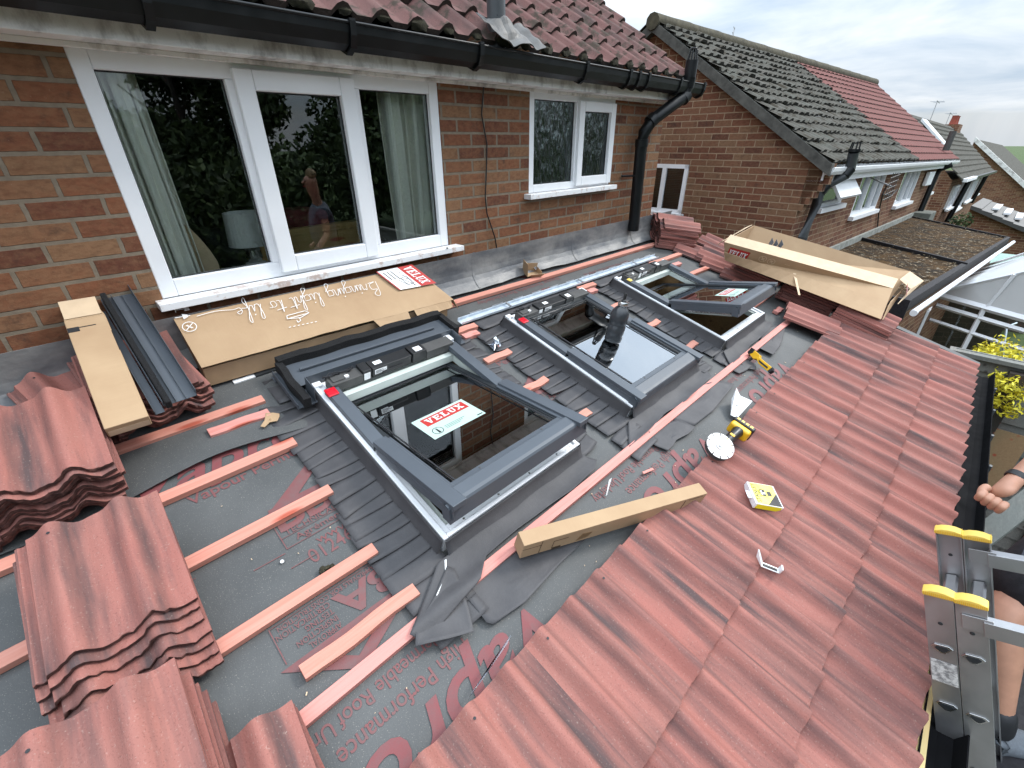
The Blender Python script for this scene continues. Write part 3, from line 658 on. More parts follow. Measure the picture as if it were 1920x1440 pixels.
# ------------------------------------------------------------------ room behind the window
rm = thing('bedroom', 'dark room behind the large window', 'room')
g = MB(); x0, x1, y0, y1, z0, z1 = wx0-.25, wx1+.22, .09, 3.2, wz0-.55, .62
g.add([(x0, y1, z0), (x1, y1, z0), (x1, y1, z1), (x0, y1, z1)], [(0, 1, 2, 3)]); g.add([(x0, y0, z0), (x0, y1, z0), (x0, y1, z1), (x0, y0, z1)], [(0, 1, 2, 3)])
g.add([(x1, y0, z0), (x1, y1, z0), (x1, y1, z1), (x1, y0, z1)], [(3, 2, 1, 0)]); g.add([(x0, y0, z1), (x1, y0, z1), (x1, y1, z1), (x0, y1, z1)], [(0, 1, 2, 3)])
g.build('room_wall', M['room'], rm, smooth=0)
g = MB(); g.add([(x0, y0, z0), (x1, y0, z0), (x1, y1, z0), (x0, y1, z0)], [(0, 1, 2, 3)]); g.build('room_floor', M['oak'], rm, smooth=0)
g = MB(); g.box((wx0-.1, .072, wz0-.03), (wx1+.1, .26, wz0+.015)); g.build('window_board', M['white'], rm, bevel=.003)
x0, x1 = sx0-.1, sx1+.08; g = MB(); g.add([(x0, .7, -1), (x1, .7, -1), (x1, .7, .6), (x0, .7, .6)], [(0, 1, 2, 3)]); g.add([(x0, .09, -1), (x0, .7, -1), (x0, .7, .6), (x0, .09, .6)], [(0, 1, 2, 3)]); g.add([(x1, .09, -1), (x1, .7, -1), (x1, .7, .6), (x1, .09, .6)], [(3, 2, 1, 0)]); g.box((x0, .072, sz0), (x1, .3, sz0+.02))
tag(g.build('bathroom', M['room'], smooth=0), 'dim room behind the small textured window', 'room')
def curtain(xa, xb, xc, xd, lab):
    g = MB()
    def f(u, v):
        a = xa+(xb-xa)*u; b = xc+(xd-xc)*u; x = b+(a-b)*v; ph = u*2*math.pi*6.5
        return (x+.012*math.sin(ph*1.3), .15+.032*math.sin(ph)+.012*math.sin(ph*.37+v*3), wz0-.05+(.55-wz0)*v)
    g.grid(f, frange(0, 1, .012), frange(0, 1, .1), flip=True)
    return tag(g.build('curtain', M['curtain'], solid=.003), lab, 'curtain', 'curtains at the large window')
curtain(wx0+.02, W(243, 135, .15).x, wx0+.02, W(352, 460, .15).x+.03, 'pale grey-green curtain hanging at the left side of the large window')
curtain(W(705, 170, .15).x, W(800, 170, .15).x+.05, W(745, 440, .15).x, wx1+.02, 'pale grey-green curtain hanging at the right side of the large window')
lb = W(482, 498, .30); g = MB()
lamp = thing('table_lamp', 'table lamp with white drum shade standing behind the window glass', 'lamp', Matrix.Translation((lb.x, .30, wz0+.0)))
g.lathe([(.0, 0), (.05, 0), (.052, .03), (.03, .035)], 24); g.build('base', M['white'], lamp)
g = MB(); g.lathe([(.028, .035), (.045, .06), (.04, .1), (.012, .13), (.012, .17)], 24); g.build('stem', M['chrome'], lamp)
g = MB(); g.lathe([(.105, .125), (.092, .29)], 32); g.build('lamp_shade', M['white'], lamp, solid=.003)
ib = W(387, 500, .22)
iron = thing('steam_iron', 'steam iron standing on its heel with its pale soleplate towards the window glass', 'iron', Matrix.Translation((ib.x, .19, wz0+.02)) @ Matrix.Rotation(R_(-10), 4, 'Y'))
pl = [(.058*math.sin(t*math.pi)**.75*(1 if t < .99 else 0)*(1-.55*(1-t)), 0) for t in [0]]
half = [(.0, .27), (.020, .235), (.038, .18), (.052, .12), (.058, .06), (.052, .015), (.03, 0)]
poly = [(x, z) for x, z in half]+[(-x, z) for x, z in half[::-1] if x > 0]
g = MB(); g.prism(poly, .008, Matrix.Rotation(R_(90), 4, 'X')); g.build('soleplate', M['card_pale'], iron)
g = MB(); g.prism([(x*.9, z*.96+.005) for x, z in poly], .05, Matrix.Translation((0, .06, 0)) @ Matrix.Rotation(R_(90), 4, 'X')); g.tube([(0, .06, .05), (0, .11, .08), (0, .11, .18), (0, .06, .2)], .014, 8); g.build('body', M['plastic_grey'], iron)
bx = W(560, 440, .9).x
bed = thing('bed', 'oak bed end with dark red cushion seen through the middle pane', 'bed', Matrix.Translation((W(600, 470, .55).x, .55, wz0-.1)))
g = MB(); g.box((-.42, 0, 0), (.42, .045, .20)); g.box((-.42, -.012, .20), (.42, .05, .24)); [g.box((-.40+.135*i, -.004, 0), (-.395+.135*i, .0, .2)) for i in range(7)]; g.build('headboard', M['oak'], bed, bevel=.003)
g = MB(); g.box((-.4, .05, -.1), (.55, 1.6, .08)); g.build('mattress', M['cloth_grey'], bed, bevel=.03)
m_ = flat('dark_red_fabric', (.12, .012, .02), .9)
g = MB()
def cush(cx, cy, cz, a, b, c, n=12):
    P = []
    for i in range(2*n+1):
        for j in range(n+1):
            th, ph = i/n*math.pi, j/n*math.pi; sg = lambda v, p: math.copysign(abs(v)**p, v)
            P.append((cx+a*sg(math.cos(th), .5)*math.sin(ph), cy+b*sg(math.sin(th), .6)*math.sin(ph), cz+c*sg(math.cos(ph), .6)))
    g.add(P, [(i*(n+1)+j, (i+1)*(n+1)+j, (i+1)*(n+1)+j+1, i*(n+1)+j+1) for i in range(2*n) for j in range(n)])
cush(-.12, .12, .28, .26, .10, .07); cu_ = tag(g.build('cushion', m_, smooth=80), 'dark red cushion lying on the oak bed end', 'cushion'); cu_.matrix_basis = bed.matrix_basis.copy()
# ------------------------------------------------------------------ slab-serif sign letters for the window maker's mark
def slab(g, word, p, q, up, h, n, w=.20, serif=True):
    """word from p to q along that line; up, n = unit vectors; h = letter height"""
    p, q = Vector(p), Vector(q); d = (q-p); L = d.length; d.normalize(); cw = L/len(word); k = [0]
    def st(i, pts):
        k[0] += 1; o = n*(.00035+.00004*k[0])
        g.quad(*[p+d*((i+.5)*cw+(x-.5)*cw*.92)+up*(y*h)+o for x, y in pts])
    def bar(i, a, b, c, e): st(i, [(a, b), (c, b), (c, e), (a, e)])
    s = .13
    for i, ch in enumerate(word):
        if ch == 'V': st(i, [(.10, 1), (.36, 1), (.60, 0), (.42, 0)]); st(i, [(.72, 1), (.86, 1), (.60, 0), (.48, 0)]); bar(i, 0, 1-s, .46, 1); bar(i, .62, 1-s, 1, 1)
        if ch == 'E': bar(i, .14, 0, .40, 1); bar(i, .04, 0, .92, s); bar(i, .04, 1-s, .90, 1); bar(i, .4, .44, .70, .56); bar(i, .80, 0, .92, .32); bar(i, .78, .68, .90, 1); bar(i, .62, .34, .70, .66)
        if ch == 'L': bar(i, .16, 0, .42, 1); bar(i, .04, 0, .94, s); bar(i, .04, 1-s, .56, 1); bar(i, .82, 0, .94, .36)
        if ch == 'U': bar(i, .14, .2, .38, 1); bar(i, .70, .2, .84, 1); bar(i, .02, 1-s, .50, 1); bar(i, .58, 1-s, .98, 1); st(i, [(.14, .22), (.38, .22), (.46, .14), (.30, 0)]); st(i, [(.30, 0), (.68, 0), (.66, .14), (.42, .14)]); st(i, [(.62, .12), (.68, 0), (.84, .22), (.70, .22)])
        if ch == 'X': st(i, [(.04, 0), (.22, 0), (.94, 1), (.78, 1)]); st(i, [(.08, 1), (.38, 1), (.96, 0), (.66, 0)]); bar(i, 0, 0, .34, s); bar(i, .58, 0, 1, s); bar(i, 0, 1-s, .44, 1); bar(i, .66, 1-s, 1, 1)
def logo(parent, o, ux, up, n, L, H, name='red_label'):
    """red plate with white slab letters, origin o lower left, in the parent's frame"""
    o, ux, up, n = Vector(o), Vector(ux).normalized(), Vector(up).normalized(), Vector(n).normalized()
    g = MB(); g.quad(o+n*.0006, o+ux*L+n*.0006, o+ux*L+up*H+n*.0006, o+up*H+n*.0006)
    r = g.build(name, M['red'], parent, smooth=0)
    g = MB(); slab(g, 'VELUX', o+ux*L*.05+up*H*.2+n*.0012, o+ux*L*.93+up*H*.2+n*.0012, up, H*.6, n); g.build('lettering', M['paper'], r, smooth=0)
# ------------------------------------------------------------------ roof windows
SW, SL, KH = .78, .98, .082
def roof_window(x0, ang, label, motor_full, sticker=None, brown=False):
    t = thing('roof_window', label, 'roof window', ROOF @ Matrix.Translation((x0, -.545, 0)), 'new roof windows in the lean-to roof')
    # frame: white ledge with lining shaft
    g = MB()
    for a, b in (((0, -SL, -.03), (.042, 0, KH)), ((SW-.042, -SL, -.03), (SW, 0, KH)), ((.042, -.042, -.03), (SW-.042, 0, KH)), ((.042, -SL, -.03), (SW-.042, -SL+.045, KH))): g.box(a, b)
    for a, b in (((-.004, -SL-.004, KH), (.016, .0, KH+.010)), ((SW-.016, -SL-.004, KH), (SW+.004, 0, KH+.010)), ((.016, -SL-.004, KH), (SW-.016, -SL+.012, KH+.012))): g.box(a, b)
    g.box((.042, -SL+.045, KH-.03), (SW-.042, -SL+.06, KH-.016))
    fr = g.build('frame', M['upvc'], t, bevel=.0025)
    g = MB()
    for i in range(4): g.lathe([(0, .0006), (.005, .0006)], 8, Mt(.11+.18*i, -SL+.025, KH))
    g.build('screw', M['chrome'], fr)
    g = MB()
    for a, b in (((.030, -SL+.03, -.24), (.044, -.03, KH-.045)), ((SW-.044, -SL+.03, -.24), (SW-.030, -.03, KH-.045)), ((.044, -.044, -.24), (SW-.044, -.030, KH-.045)), ((.044, -SL+.03, -.24), (SW-.044, -SL+.044, KH-.045))): g.box(a, b)
    g.build('lining', M['rafter'], t)
    g = MB()
    for a, b in (((.042, -SL+.045, KH-.05), (.062, -.05, KH-.012)), ((SW-.062, -SL+.045, KH-.05), (SW-.042, -.05, KH-.012)), ((.042, -.135, KH-.05), (SW-.042, -.105, KH-.005)), ((.05, -.05, KH-.06), (SW-.05, -.042, KH-.02))): g.box(a, b)
    g.build('inner_frame', M['lining'], t)
    # upper side covers stay on the frame
    for s in (0, 1):
        xa, xb = ((.016, .074), (SW-.074, SW-.016))[s]
        g = MB(); g.box((xa, -.492, KH+.012), (xb, -.085, KH+.036)); g.box((xa if s else xa, -.492, KH-.02), (xa+.006 if not s else xb, -.085, KH+.02)) if not s else g.box((xb-.006, -.492, KH-.02), (xb, -.085, KH+.02))
        g.box(((xb-.016) if not s else xa, -.492, KH+.004), (xb if not s else xa+.016, -.1, KH+.012))
        g.build('side_cover', M['alu_dark'], t, bevel=.006)
    # motor unit across the head, cover removed
    mo = thing_part = None
    g = MB(); g.box((.045, -.10, KH+.002), (.20, -.035, KH+.05)); g.box((.56, -.105, KH+.002), (SW-.045, -.035, KH+.052)); g.box((.06, -.085, KH+.05), (.14, -.05, KH+.056))
    mt = g.build('motor_mount', M['plastic_grey'], t, bevel=.006)
    g = MB(); g.box((.20, -.098, KH+.004), (.245, -.03, KH+.064)); g.box((.25, -.098, KH+.006), (.47, -.03, KH+.060)); g.box((.475, -.102, KH+.004), (.56, -.028, KH+.066)); g.box((.30, -.104, KH+.01), (.42, -.096, KH+.03))
    g.build('motor', M['plastic_black'], t, bevel=.004)
    g = MB()
    for a, b in (((.205, -.1, KH+.012), (.237, -.0985, KH+.05)), ((.262, -.1, KH+.024), (.326, -.0985, KH+.050)), ((.50, -.09, KH+.0665), (.54, -.055, KH+.0672)), ((.275, -.075, KH+.0605), (.315, -.05, KH+.0612)), ((.12, -.085, KH+.0505), (.138, -.07, KH+.060))): g.box(a, b)
    lb_ = g.build('label', M['paper'], mt)
    g = MB()
    for i in range(5): g.quad((.266, -.1003, KH+.028+.004*i), (.266+.03+.012*(i % 3), -.1003, KH+.028+.004*i), (.266+.03+.012*(i % 3), -.1003, KH+.030+.004*i), (.266, -.1003, KH+.030+.004*i))
    g.build('small_print', M['ink'], lb_, smooth=0)
    g = MB(); g.box((SW-.045, -.06, KH+.012), (SW-.004, -.010, KH+.034)); g.box((-.004, -.035, KH+.006), (.035, 0, KH+.016)); g.build('corner_piece', M['upvc'], fr, bevel=.002)
    rs = random.Random(int(x0*10)); g = MB()
    for k in range(4):
        a = Vector((.19, -.05, KH+.05)); pts = [a+Vector((-.03*i-.01*rs.random(), .012*math.sin(i*2.1+k)+.01, .012*math.cos(i*1.7+k*2)+.004)) for i in range(6)]; g.tube(pts, .003, 5)
    g.build('cable', M['ink'], t, smooth=60)
    # red release tab
    if not brown:
        g = MB(); g.box((.006, -.150, KH+.036), (.056, -.098, KH+.045)); g.build('release_tab', M['red_plastic'], t, bevel=.008)
    else:
        g = MB(); g.box((.012, -.135, KH+.036), (.05, -.098, KH+.046)); g.build('release_tab', M['cap_yellow'], t, bevel=.008)
    # sash, hung on the middle of the sides: built flat around its pivot, then tilted
    PV = Matrix.Translation((0, -.49, KH+.032)) @ Matrix.Rotation(R_(-ang), 4, 'X')   # lower edge out
    PV = Matrix.Translation((0, -.49, KH+.032)) @ Matrix.Rotation(R_(ang)*-1, 4, 'X')
    g = MB(); g.T = PV
    for a, b in (((.068, -.452, -.055), (.098, .40, .004)), ((SW-.098, -.452, -.055), (SW-.068, .40, .004)), ((.068, .385, -.055), (SW-.068, .41, .004)), ((.068, -.452, -.06), (SW-.068, -.425, .004))): g.box(a, b)
    sash = g.build('sash', M['alu_black'], t, bevel=.003)
    g = MB(); g.T = PV
    for a, b in (((.098, -.43, -.085), (.128, .39, -.014)), ((SW-.128, -.43, -.085), (SW-.098, .39, -.014)), ((.128, .335, -.085), (SW-.128, .39, -.014)), ((.128, -.44, -.085), (SW-.128, -.405, -.014))): g.box(a, b)
    g.tube([(.13, .290, -.07), (SW-.13, .290, -.07)], .011, 8); g.box((.36, .290, -.075), (.375, .34, -.06))
    g.build('sash_lining', M['lining'], sash)
    g = MB(); g.T = PV
    for a, b, c, d in ((.112, -.405, .118, .365), (SW-.118, -.405, SW-.112, .365), (.112, .352, SW-.112, .358), (.105, -.405, .1055, .38)): g.box((a, b, .0035), (c, d, .0075))
    g.build('gasket', M['ink'], sash)
    g = MB(); g.T = PV; g.box((.098, -.42, -.012), (SW-.098, .385, -.006)); g.build('pane', M['sky_pane'], sash, smooth=0)
    for s in (0, 1):
        g = MB(); g.T = PV
        xa, xb = ((.014, .074), (SW-.074, SW-.014))[s]; ox = xa if not s else xb-.006
        g.hexa([(xa, -.515, .000), (xb, -.515, .000), (xb, -.004, .000), (xa, -.004, .000), (xa, -.515, .024), (xb, -.515, .024), (xb, -.004, .024), (xa, -.004, .024)])
        g.box((ox, -.51, -.042), (ox+.006, -.02, .0)); g.box((xb-.002 if not s else xa-.016, -.45, .004), (xb+.018 if not s else xa+.002, -.01, .013))
        g.build('lower_side_cover', M['alu_dark'], sash, bevel=.007)
    g = MB(); g.T = PV
    prf = [(-.402, .004), (-.402, .010), (-.428, .011), (-.431, .017), (-.436, .020), (-.482, .015), (-.495, .010), (-.500, .002), (-.502, -.062), (-.496, -.062)]
    xa, xb = .066, SW-.066
    for i in range(len(prf)-1):
        (a, b), (c, d) = prf[i], prf[i+1]; x2 = (.006 if a < -.45 else xa); g.quad((x2, a, b), (SW-x2, a, b), (SW-x2, c, d), (x2, c, d))
    g.quad((.006, -.502, -.062), (.006, -.46, -.055), (.006, -.46, .014), (.006, -.502, .002)); g.quad((SW-.006, -.502, -.062), (SW-.006, -.46, -.055), (SW-.006, -.46, .014), (SW-.006, -.502, .002))
    g.box((xa, -.47, -.05), (xb, -.452, .0))
    g.build('bottom_cover', M['alu_dark'], sash, smooth=28)
    g = MB(); g.T = PV
    for x in (.22, .57): g.lathe([(0, .0189), (.004, .0189), (.005, .018)], 8, Mt(x, -.415, -.006))
    g.build('rivet', M['plastic_grey'], sash)
    if ang > 8:
        g = MB(); g.T = PV; g.box((.068, -.49, -.066), (.074, -.06, -.062)); g.box((SW-.074, -.49, -.066), (SW-.068, -.06, -.062)); g.box((.068, -.40, -.06), (.071, -.1, -.0)); g.box((SW-.071, -.40, -.06), (SW-.068, -.1, -.0)); g.build('arm_rail', M['chrome'], sash)
    if sticker:
        x, y, L, H, rz = sticker; S = PV @ Matrix.Translation((x, y, -.0055)) @ Matrix.Rotation(R_(rz), 4, 'Z')
        g = MB(); g.T = S; g.quad((0, 0, 0), (L, 0, 0), (L, H, 0), (0, H, 0)); stk = g.build('sticker', flat('sticker_card', (.42, .56, .50), .6, 0, .03), sash, smooth=0)
        R3 = S.to_3x3(); logo(stk, S @ Vector((L*.12, H*.55, 0)), R3 @ Vector((1, 0, 0)), R3 @ Vector((0, 1, 0)), R3 @ Vector((0, 0, 1)), L*.82, H*.36)
        g = MB(); g.T = S
        for i in range(12): a, b = 2*math.pi*i/12, 2*math.pi*(i+1)/12; c = (L*.17, H*.25); g.quad(*[(c[0]+r*math.cos(t_), c[1]+r*math.sin(t_), .0006) for r, t_ in ((H*.15, a), (H*.15, b), (H*.13, b), (H*.13, a))])
        g.quad((L*.15, H*.14, .0008), (L*.19, H*.14, .0008), (L*.18, H*.35, .0008), (L*.16, H*.35, .0008))
        for j in range(3): g.quad((L*.30, H*(.17+.055*j), .0006), (L*(.58+.06*j), H*(.17+.055*j), .0006), (L*(.58+.06*j), H*(.185+.055*j), .0006), (L*.30, H*(.185+.055*j), .0006))
        g.quad((L*.86, H*.06, .0006), (L*.97, H*.06, .0006), (L*.97, H*.10, .0006), (L*.86, H*.10, .0006)); g.build('small_print', M['ink'], stk, smooth=0)
    return t
roof_window(.62, 15, 'nearest grey roof window, sash tilted open a little, pale sticker on its glass', True, (.222, .02-.155, .285, .175, 0))
roof_window(1.86, 1.5, 'middle grey roof window, nearly closed, with a black bottle standing on its glass', True)
roof_window(3.09, 25, 'farthest grey roof window, its sash swung widest open', True, (.36, -.35, .26, .15, 0), True)
# ------------------------------------------------------------------ felt collars round each window: upstand, pleated skirts, loose bottom apron
def collar(x0, lw, rw_, bottom, label, seed, corner=True):
    t = thing('underlay_collar', label, 'felt collar', ROOF @ Matrix.Translation((x0, -.545, 0)), 'black felt collars round the roof windows')
    g = MB(); o = .007
    def up(px, py, qx, qy, n=24, slump=.02):
        def f(u, v):
            x, y = px+(qx-px)*u, py+(qy-py)*u; nx, ny = (qy-py), -(qx-px); L = math.hypot(nx, ny); nx, ny = nx/L, ny/L
            out = o+slump*(1-v)**1.6+.006*noise.noise((x*9+seed, y*9, v*2))*(1-v); return (x+nx*out, y+ny*out, .012+(KH-.006)*v)
        g.grid(f, frange(0, 1, 1/n), frange(0, 1, .125))
    up(-.004, -SL-.004, SW+.004, -SL-.004, 30, .05); up(SW+.004, -SL-.004, SW+.004, .004); up(SW+.004, .004, -.004, .004, 24, .03); up(-.004, .004, -.004, -SL-.004)
    g.build('upstand', M['collar'], t, smooth=70, solid=.0012)
    rs = random.Random(seed)
    def pleats(sgn, w, ya, yb, name):
        g = MB(); yk = ya; k = 0
        while yk > yb:
            per = rs.uniform(.048, .084); k += 1; y1 = yk; y2 = y1-per-.010; yk -= per; lift = (.0035+.003*rs.random())*(1.7 if seed == 2 else 1); sk = .022*rs.uniform(-1, 1); wob = .012*math.sin(k*.5+seed)+.009*rs.uniform(-1, 1); crk = rs.uniform(.004, .016); fq = rs.uniform(5, 14)
            xin = (-.012 if sgn < 0 else SW+.012); W_ = w+wob
            def f(u, v):
                y = y1+(y2-y1)*v+sk*u*u; x = xin+sgn*W_*u
                return (x, y, .013+.010*(1-u)**3+lift*(v)**2*(1-u*.3)+.004*noise.noise((x*8, y*8, seed))+crk*u*u*max(0, noise.noise((x*fq, y*fq*2, k))))
            g.grid(f, frange(0, 1, .125), frange(0, 1, .25), flip=(sgn > 0))
        return g.build(name, M['collar'], t, smooth=60, solid=.001)
    pleats(-1, lw, .03, -SL-.19, 'pleated_skirt'); 
    if rw_ > .03: pleats(1, rw_, .03, -SL-.02, 'pleated_skirt')
    g = MB()
    g.grid(lambda u, v: (-lw*.7+(SW+lw*.7+rw_*.7)*u, .02+.19*v, .016+.008*noise.noise((u*9+seed, v*3, 1))+.012*(1-v)**3), frange(0, 1, .04), frange(0, 1, .2))
    g.build('top_apron', M['collar'], t, smooth=70, solid=.001)
    # bottom apron: polygon outline filled as a grid between the kerb and the free edge
    def edge(u):
        n = len(bottom)-1; k = min(int(u*n), n-1); a = u*n-k; return Vector(bottom[k])*(1-a)+Vector(bottom[k+1])*a
    g = MB()
    def f(u, v):
        a = Vector((-.05+(SW+.07)*u, -SL-.035)); b = edge(u); p = a*(1-v)+b*v
        z = .016+.012*(1-v)**4+.010*noise.noise((p.x*5+seed, p.y*6, 2))*(.4+v)+.004*math.sin(p.x*23+p.y*9)*v+.008
        if -p.y+.545 > 1.62 and -p.y+.545 < 1.76: z += .022*math.exp(-((-p.y+.545-1.69)/.035)**2)*(1 if seed != 3 else .7)
        return (p.x, p.y, z)
    g.grid(f, frange(0, 1, .02), frange(0, 1, .04), flip=True); g.build('bottom_apron', M['collar'], t, smooth=70, solid=.0012)
    return t
L_ = lambda x0, px, py, h=.012: (lambda v: (v.x-x0, v.y+.545))(R(px, py, h))
a1 = [L_(.62, *p) for p in ((778, 1215), (885, 1190), (1000, 1100), (1100, 1045), (1150, 990))]
collar(.62, .205, .15, [(-.26, -SL-.17), (-.235, -SL-.215), (.02, -1.16), (.10, -1.10), (.28, -1.095), (.45, -1.10), (.60, -1.11), (.78, -1.10), (.84, -1.07)], 'pleated black felt collar round the nearest roof window, its lower corner under the long batten', 1)
collar(1.86, .215, .165, [(-.20, -SL-.14), (-.02, -SL-.14), (.2, -1.10), (.42, -1.12), (.60, -1.11), (.8, -1.10), (.84, -1.06)], 'pleated black felt collar round the middle roof window with the bottle', 2)
collar(3.09, .175, .05, [(-.16, -SL-.14), (0, -SL-.14), (.25, -1.10), (.5, -1.10), (.7, -1.09), (.86, -1.06)], 'pleated black felt collar round the farthest roof window', 3)
# loose felt flaps showing below the long batten
def flap(poly_px, h, label, seed, name='felt_flap', curl=.02, mat='collar'):
    P = [R(px, py, h) for px, py in poly_px]; c = sum(P, Vector())/len(P)
    t = MB(); n = len(P); rings = 7
    vs = [c+Vector((0, 0, .004+.008*noise.noise(c*3)))]
    for r in range(1, rings+1):
        k = r/rings
        for i in range(n*4):
            a = P[i//4]; b = P[(i//4+1) % n]; e = a.lerp(b, (i % 4)/4); p = c.lerp(e, k)
            vs.append(p+Vector((0, 0, .004+.010*noise.noise((p.x*6+seed, p.y*6, 1))+curl*(k**5)*max(0, noise.noise((p.x*4, p.y*4, seed*3.3))))))
    m_ = n*4; fs = [(0, 1+i, 1+(i+1) % m_) for i in range(m_)]+[(1+(r-1)*m_+i, 1+r*m_+i, 1+r*m_+(i+1) % m_, 1+(r-1)*m_+(i+1) % m_) for r in range(1, rings) for i in range(m_)]
    t.add([v-c for v in vs], fs); o = t.build(name, M[mat], None, ROOF @ Matrix.Translation(c), smooth=70, solid=.0012)
    return tag(o, label, 'felt flap')
flap([(862, 1112), (880, 1130), (912, 1170), (925, 1172), (985, 1130), (1046, 1062), (1100, 1010), (1000, 1010)], .010, 'triangular black felt flap on the underlay below the long batten, beside the long slim carton', 1)
flap([(838, 1062), (852, 1068), (862, 1092), (878, 1140), (888, 1186), (840, 1200), (778, 1216), (780, 1178), (792, 1160), (815, 1120)], .030, 'folded black felt corner hanging over the long batten below the nearest roof window', 2)
flap([(1246, 783), (1300, 800), (1338, 770), (1376, 722), (1350, 715), (1300, 730)], .014, 'crumpled black felt flap right of the long batten, above the orange and yellow grinder', 4)
flap([(1212, 826), (1232, 838), (1252, 846), (1262, 836), (1268, 826), (1290, 815), (1303, 803), (1270, 788), (1240, 795)], .016, 'small curled black felt flap with a white strip, between long batten and grinder', 5)
flap([(1420, 655), (1448, 668), (1462, 650), (1474, 610), (1440, 612), (1428, 628)], .014, 'black felt flap below the farthest roof window, above the yellow stapler', 6)
flap([(1382, 680), (1405, 692), (1418, 694), (1416, 684), (1392, 672)], .014, 'small black felt corner sticking out under the yellow stapler', 7)
for s_, pts, lab in ((8, [(1216, 742), (1262, 765), (1284, 752), (1296, 728), (1270, 712), (1240, 722)], 'rumpled black felt flap just below the middle roof window beside the long batten'),):
    flap(pts, .012, lab, s_)
# tape seam at the collar's lower left corner
g = MB(); q = [R(835, 1045, .03), R(836, 1072, .03), R(820, 1115, .035), R(800, 1145, .03), R(783, 1170, .03)]
for a, b in zip(q, q[1:]): g.quad(a+Vector((-.004, 0, .004)), a+Vector((.004, 0, .004)), b+Vector((.004, 0, .004)), b+Vector((-.004, 0, .004)))
tag(g.build('foil_edge', M['paper'], None, ROOF), 'thin white foil edge along the folded felt corner below the nearest roof window', 'strip')
# ------------------------------------------------------------------ drainage rail above the two far windows
a, b = R(860, 608, .02), R(1228, 484, .02); d = (b-a); L = d.length; an = math.degrees(math.atan2(d.y, d.x))
t = thing('drainage_gutter', 'long pale metal rail lying across the felt above the middle and farthest roof windows', 'rail', ROOF @ Mt(a.x, a.y, .034, an))
g = MB(); g.box((0, -.03, 0), (L, .018, .003)); g.box((0, .014, .003), (L, .018, .022)); g.box((0, -.03, .003), (L, -.027, .016)); g.build('channel', M['galv'], t, bevel=.001)
g = MB()
for i in range(12): g.box((.1+i*L/12.5, .019, .006), (.1+i*L/12.5+.10, .024, .028))
for i in range(3): g.box((L*(.17+.33*i), -.034, .0165), (L*(.17+.33*i)+.012, .022, .0235))
g.build('clip', M['alu'], t)
a, b = R(437, 715, .02), R(515, 690, .02); d = b-a
t = thing('metal_strip', 'short white and grey metal strip poking out beside the carton above the left felt skirt', 'strip', ROOF @ Mt(a.x, a.y, .01, math.degrees(math.atan2(d.y, d.x))))
g = MB(); g.box((0, -.012, 0), (d.length*.5, .012, .006)); g.build('end_piece', M['white'], t); g = MB(); g.box((d.length*.5, -.014, 0), (d.length+.3, .014, .010)); g.build('bar', M['alu_black'], t)
# ------------------------------------------------------------------ flashing with black foam on the nearest window
t = thing('top_flashing', 'dark grey flashing tray edged with thick black foam above the nearest roof window', 'flashing', ROOF @ Mt(.52, -.33, .02, -1))
g = MB(); g.box((0, -.30, .035), (.12, -.02, .038)); g.box((0, -.045, .0), (.99, .0, .003)); g.hexa([(.04, -.20, .068), (.95, -.20, .068), (.95, -.02, .062), (.04, -.02, .062), (.04, -.20, .071), (.95, -.20, .071), (.95, -.02, .065), (.04, -.02, .065)])
g.box((.075, -.215, .045), (.90, -.212, .125)); g.box((.075, -.30, .045), (.079, -.212, .125)); g.box((.896, -.30, .045), (.90, -.212, .125)); g.box((.10, -.105, .071), (.86, -.09, .083)); g.box((.02, -.30, .03), (.075, -.215, .04)); g.box((.9, -.26, .03), (.97, -.2, .04)); g.box((0, -.30, .03), (.004, -.03, .06))
g.build('tray', M['alu_dark'], t, bevel=.002)
g = MB()
def foamf(path, h, w):
    n = len(path); V = []
    for i, p in enumerate(path):
        p = Vector(p); q = Vector(path[min(i+1, n-1)])-Vector(path[max(i-1, 0)]); s_ = Vector((-q.y, q.x, 0)).normalized()*w/2; j = .006*noise.noise(p*14)
        V += [p-s_, p+s_, p+s_+Vector((0, 0, h+j)), p-s_+Vector((0, 0, h+j*.6))]
    F = []
    for i in range(n-1):
        for k in range(4): F.append((i*4+k, i*4+(k+1) % 4, (i+1)*4+(k+1) % 4, (i+1)*4+k))
    F += [(3, 2, 1, 0), tuple((n-1)*4+k for k in range(4))]; g.add(V, F)
foamf([(.035+.93*i/24, -.01+.004*math.sin(i*.9), .05) for i in range(25)], .055, .042)
foamf([(.035+.004*math.sin(i), -.02-.30*i/9, .045) for i in range(10)], .050, .030)
foamf([(.965, -.01-.17*i/6, .045) for i in range(7)], .050, .032)
g.build('foam_edge', M['foam'], t, smooth=30)
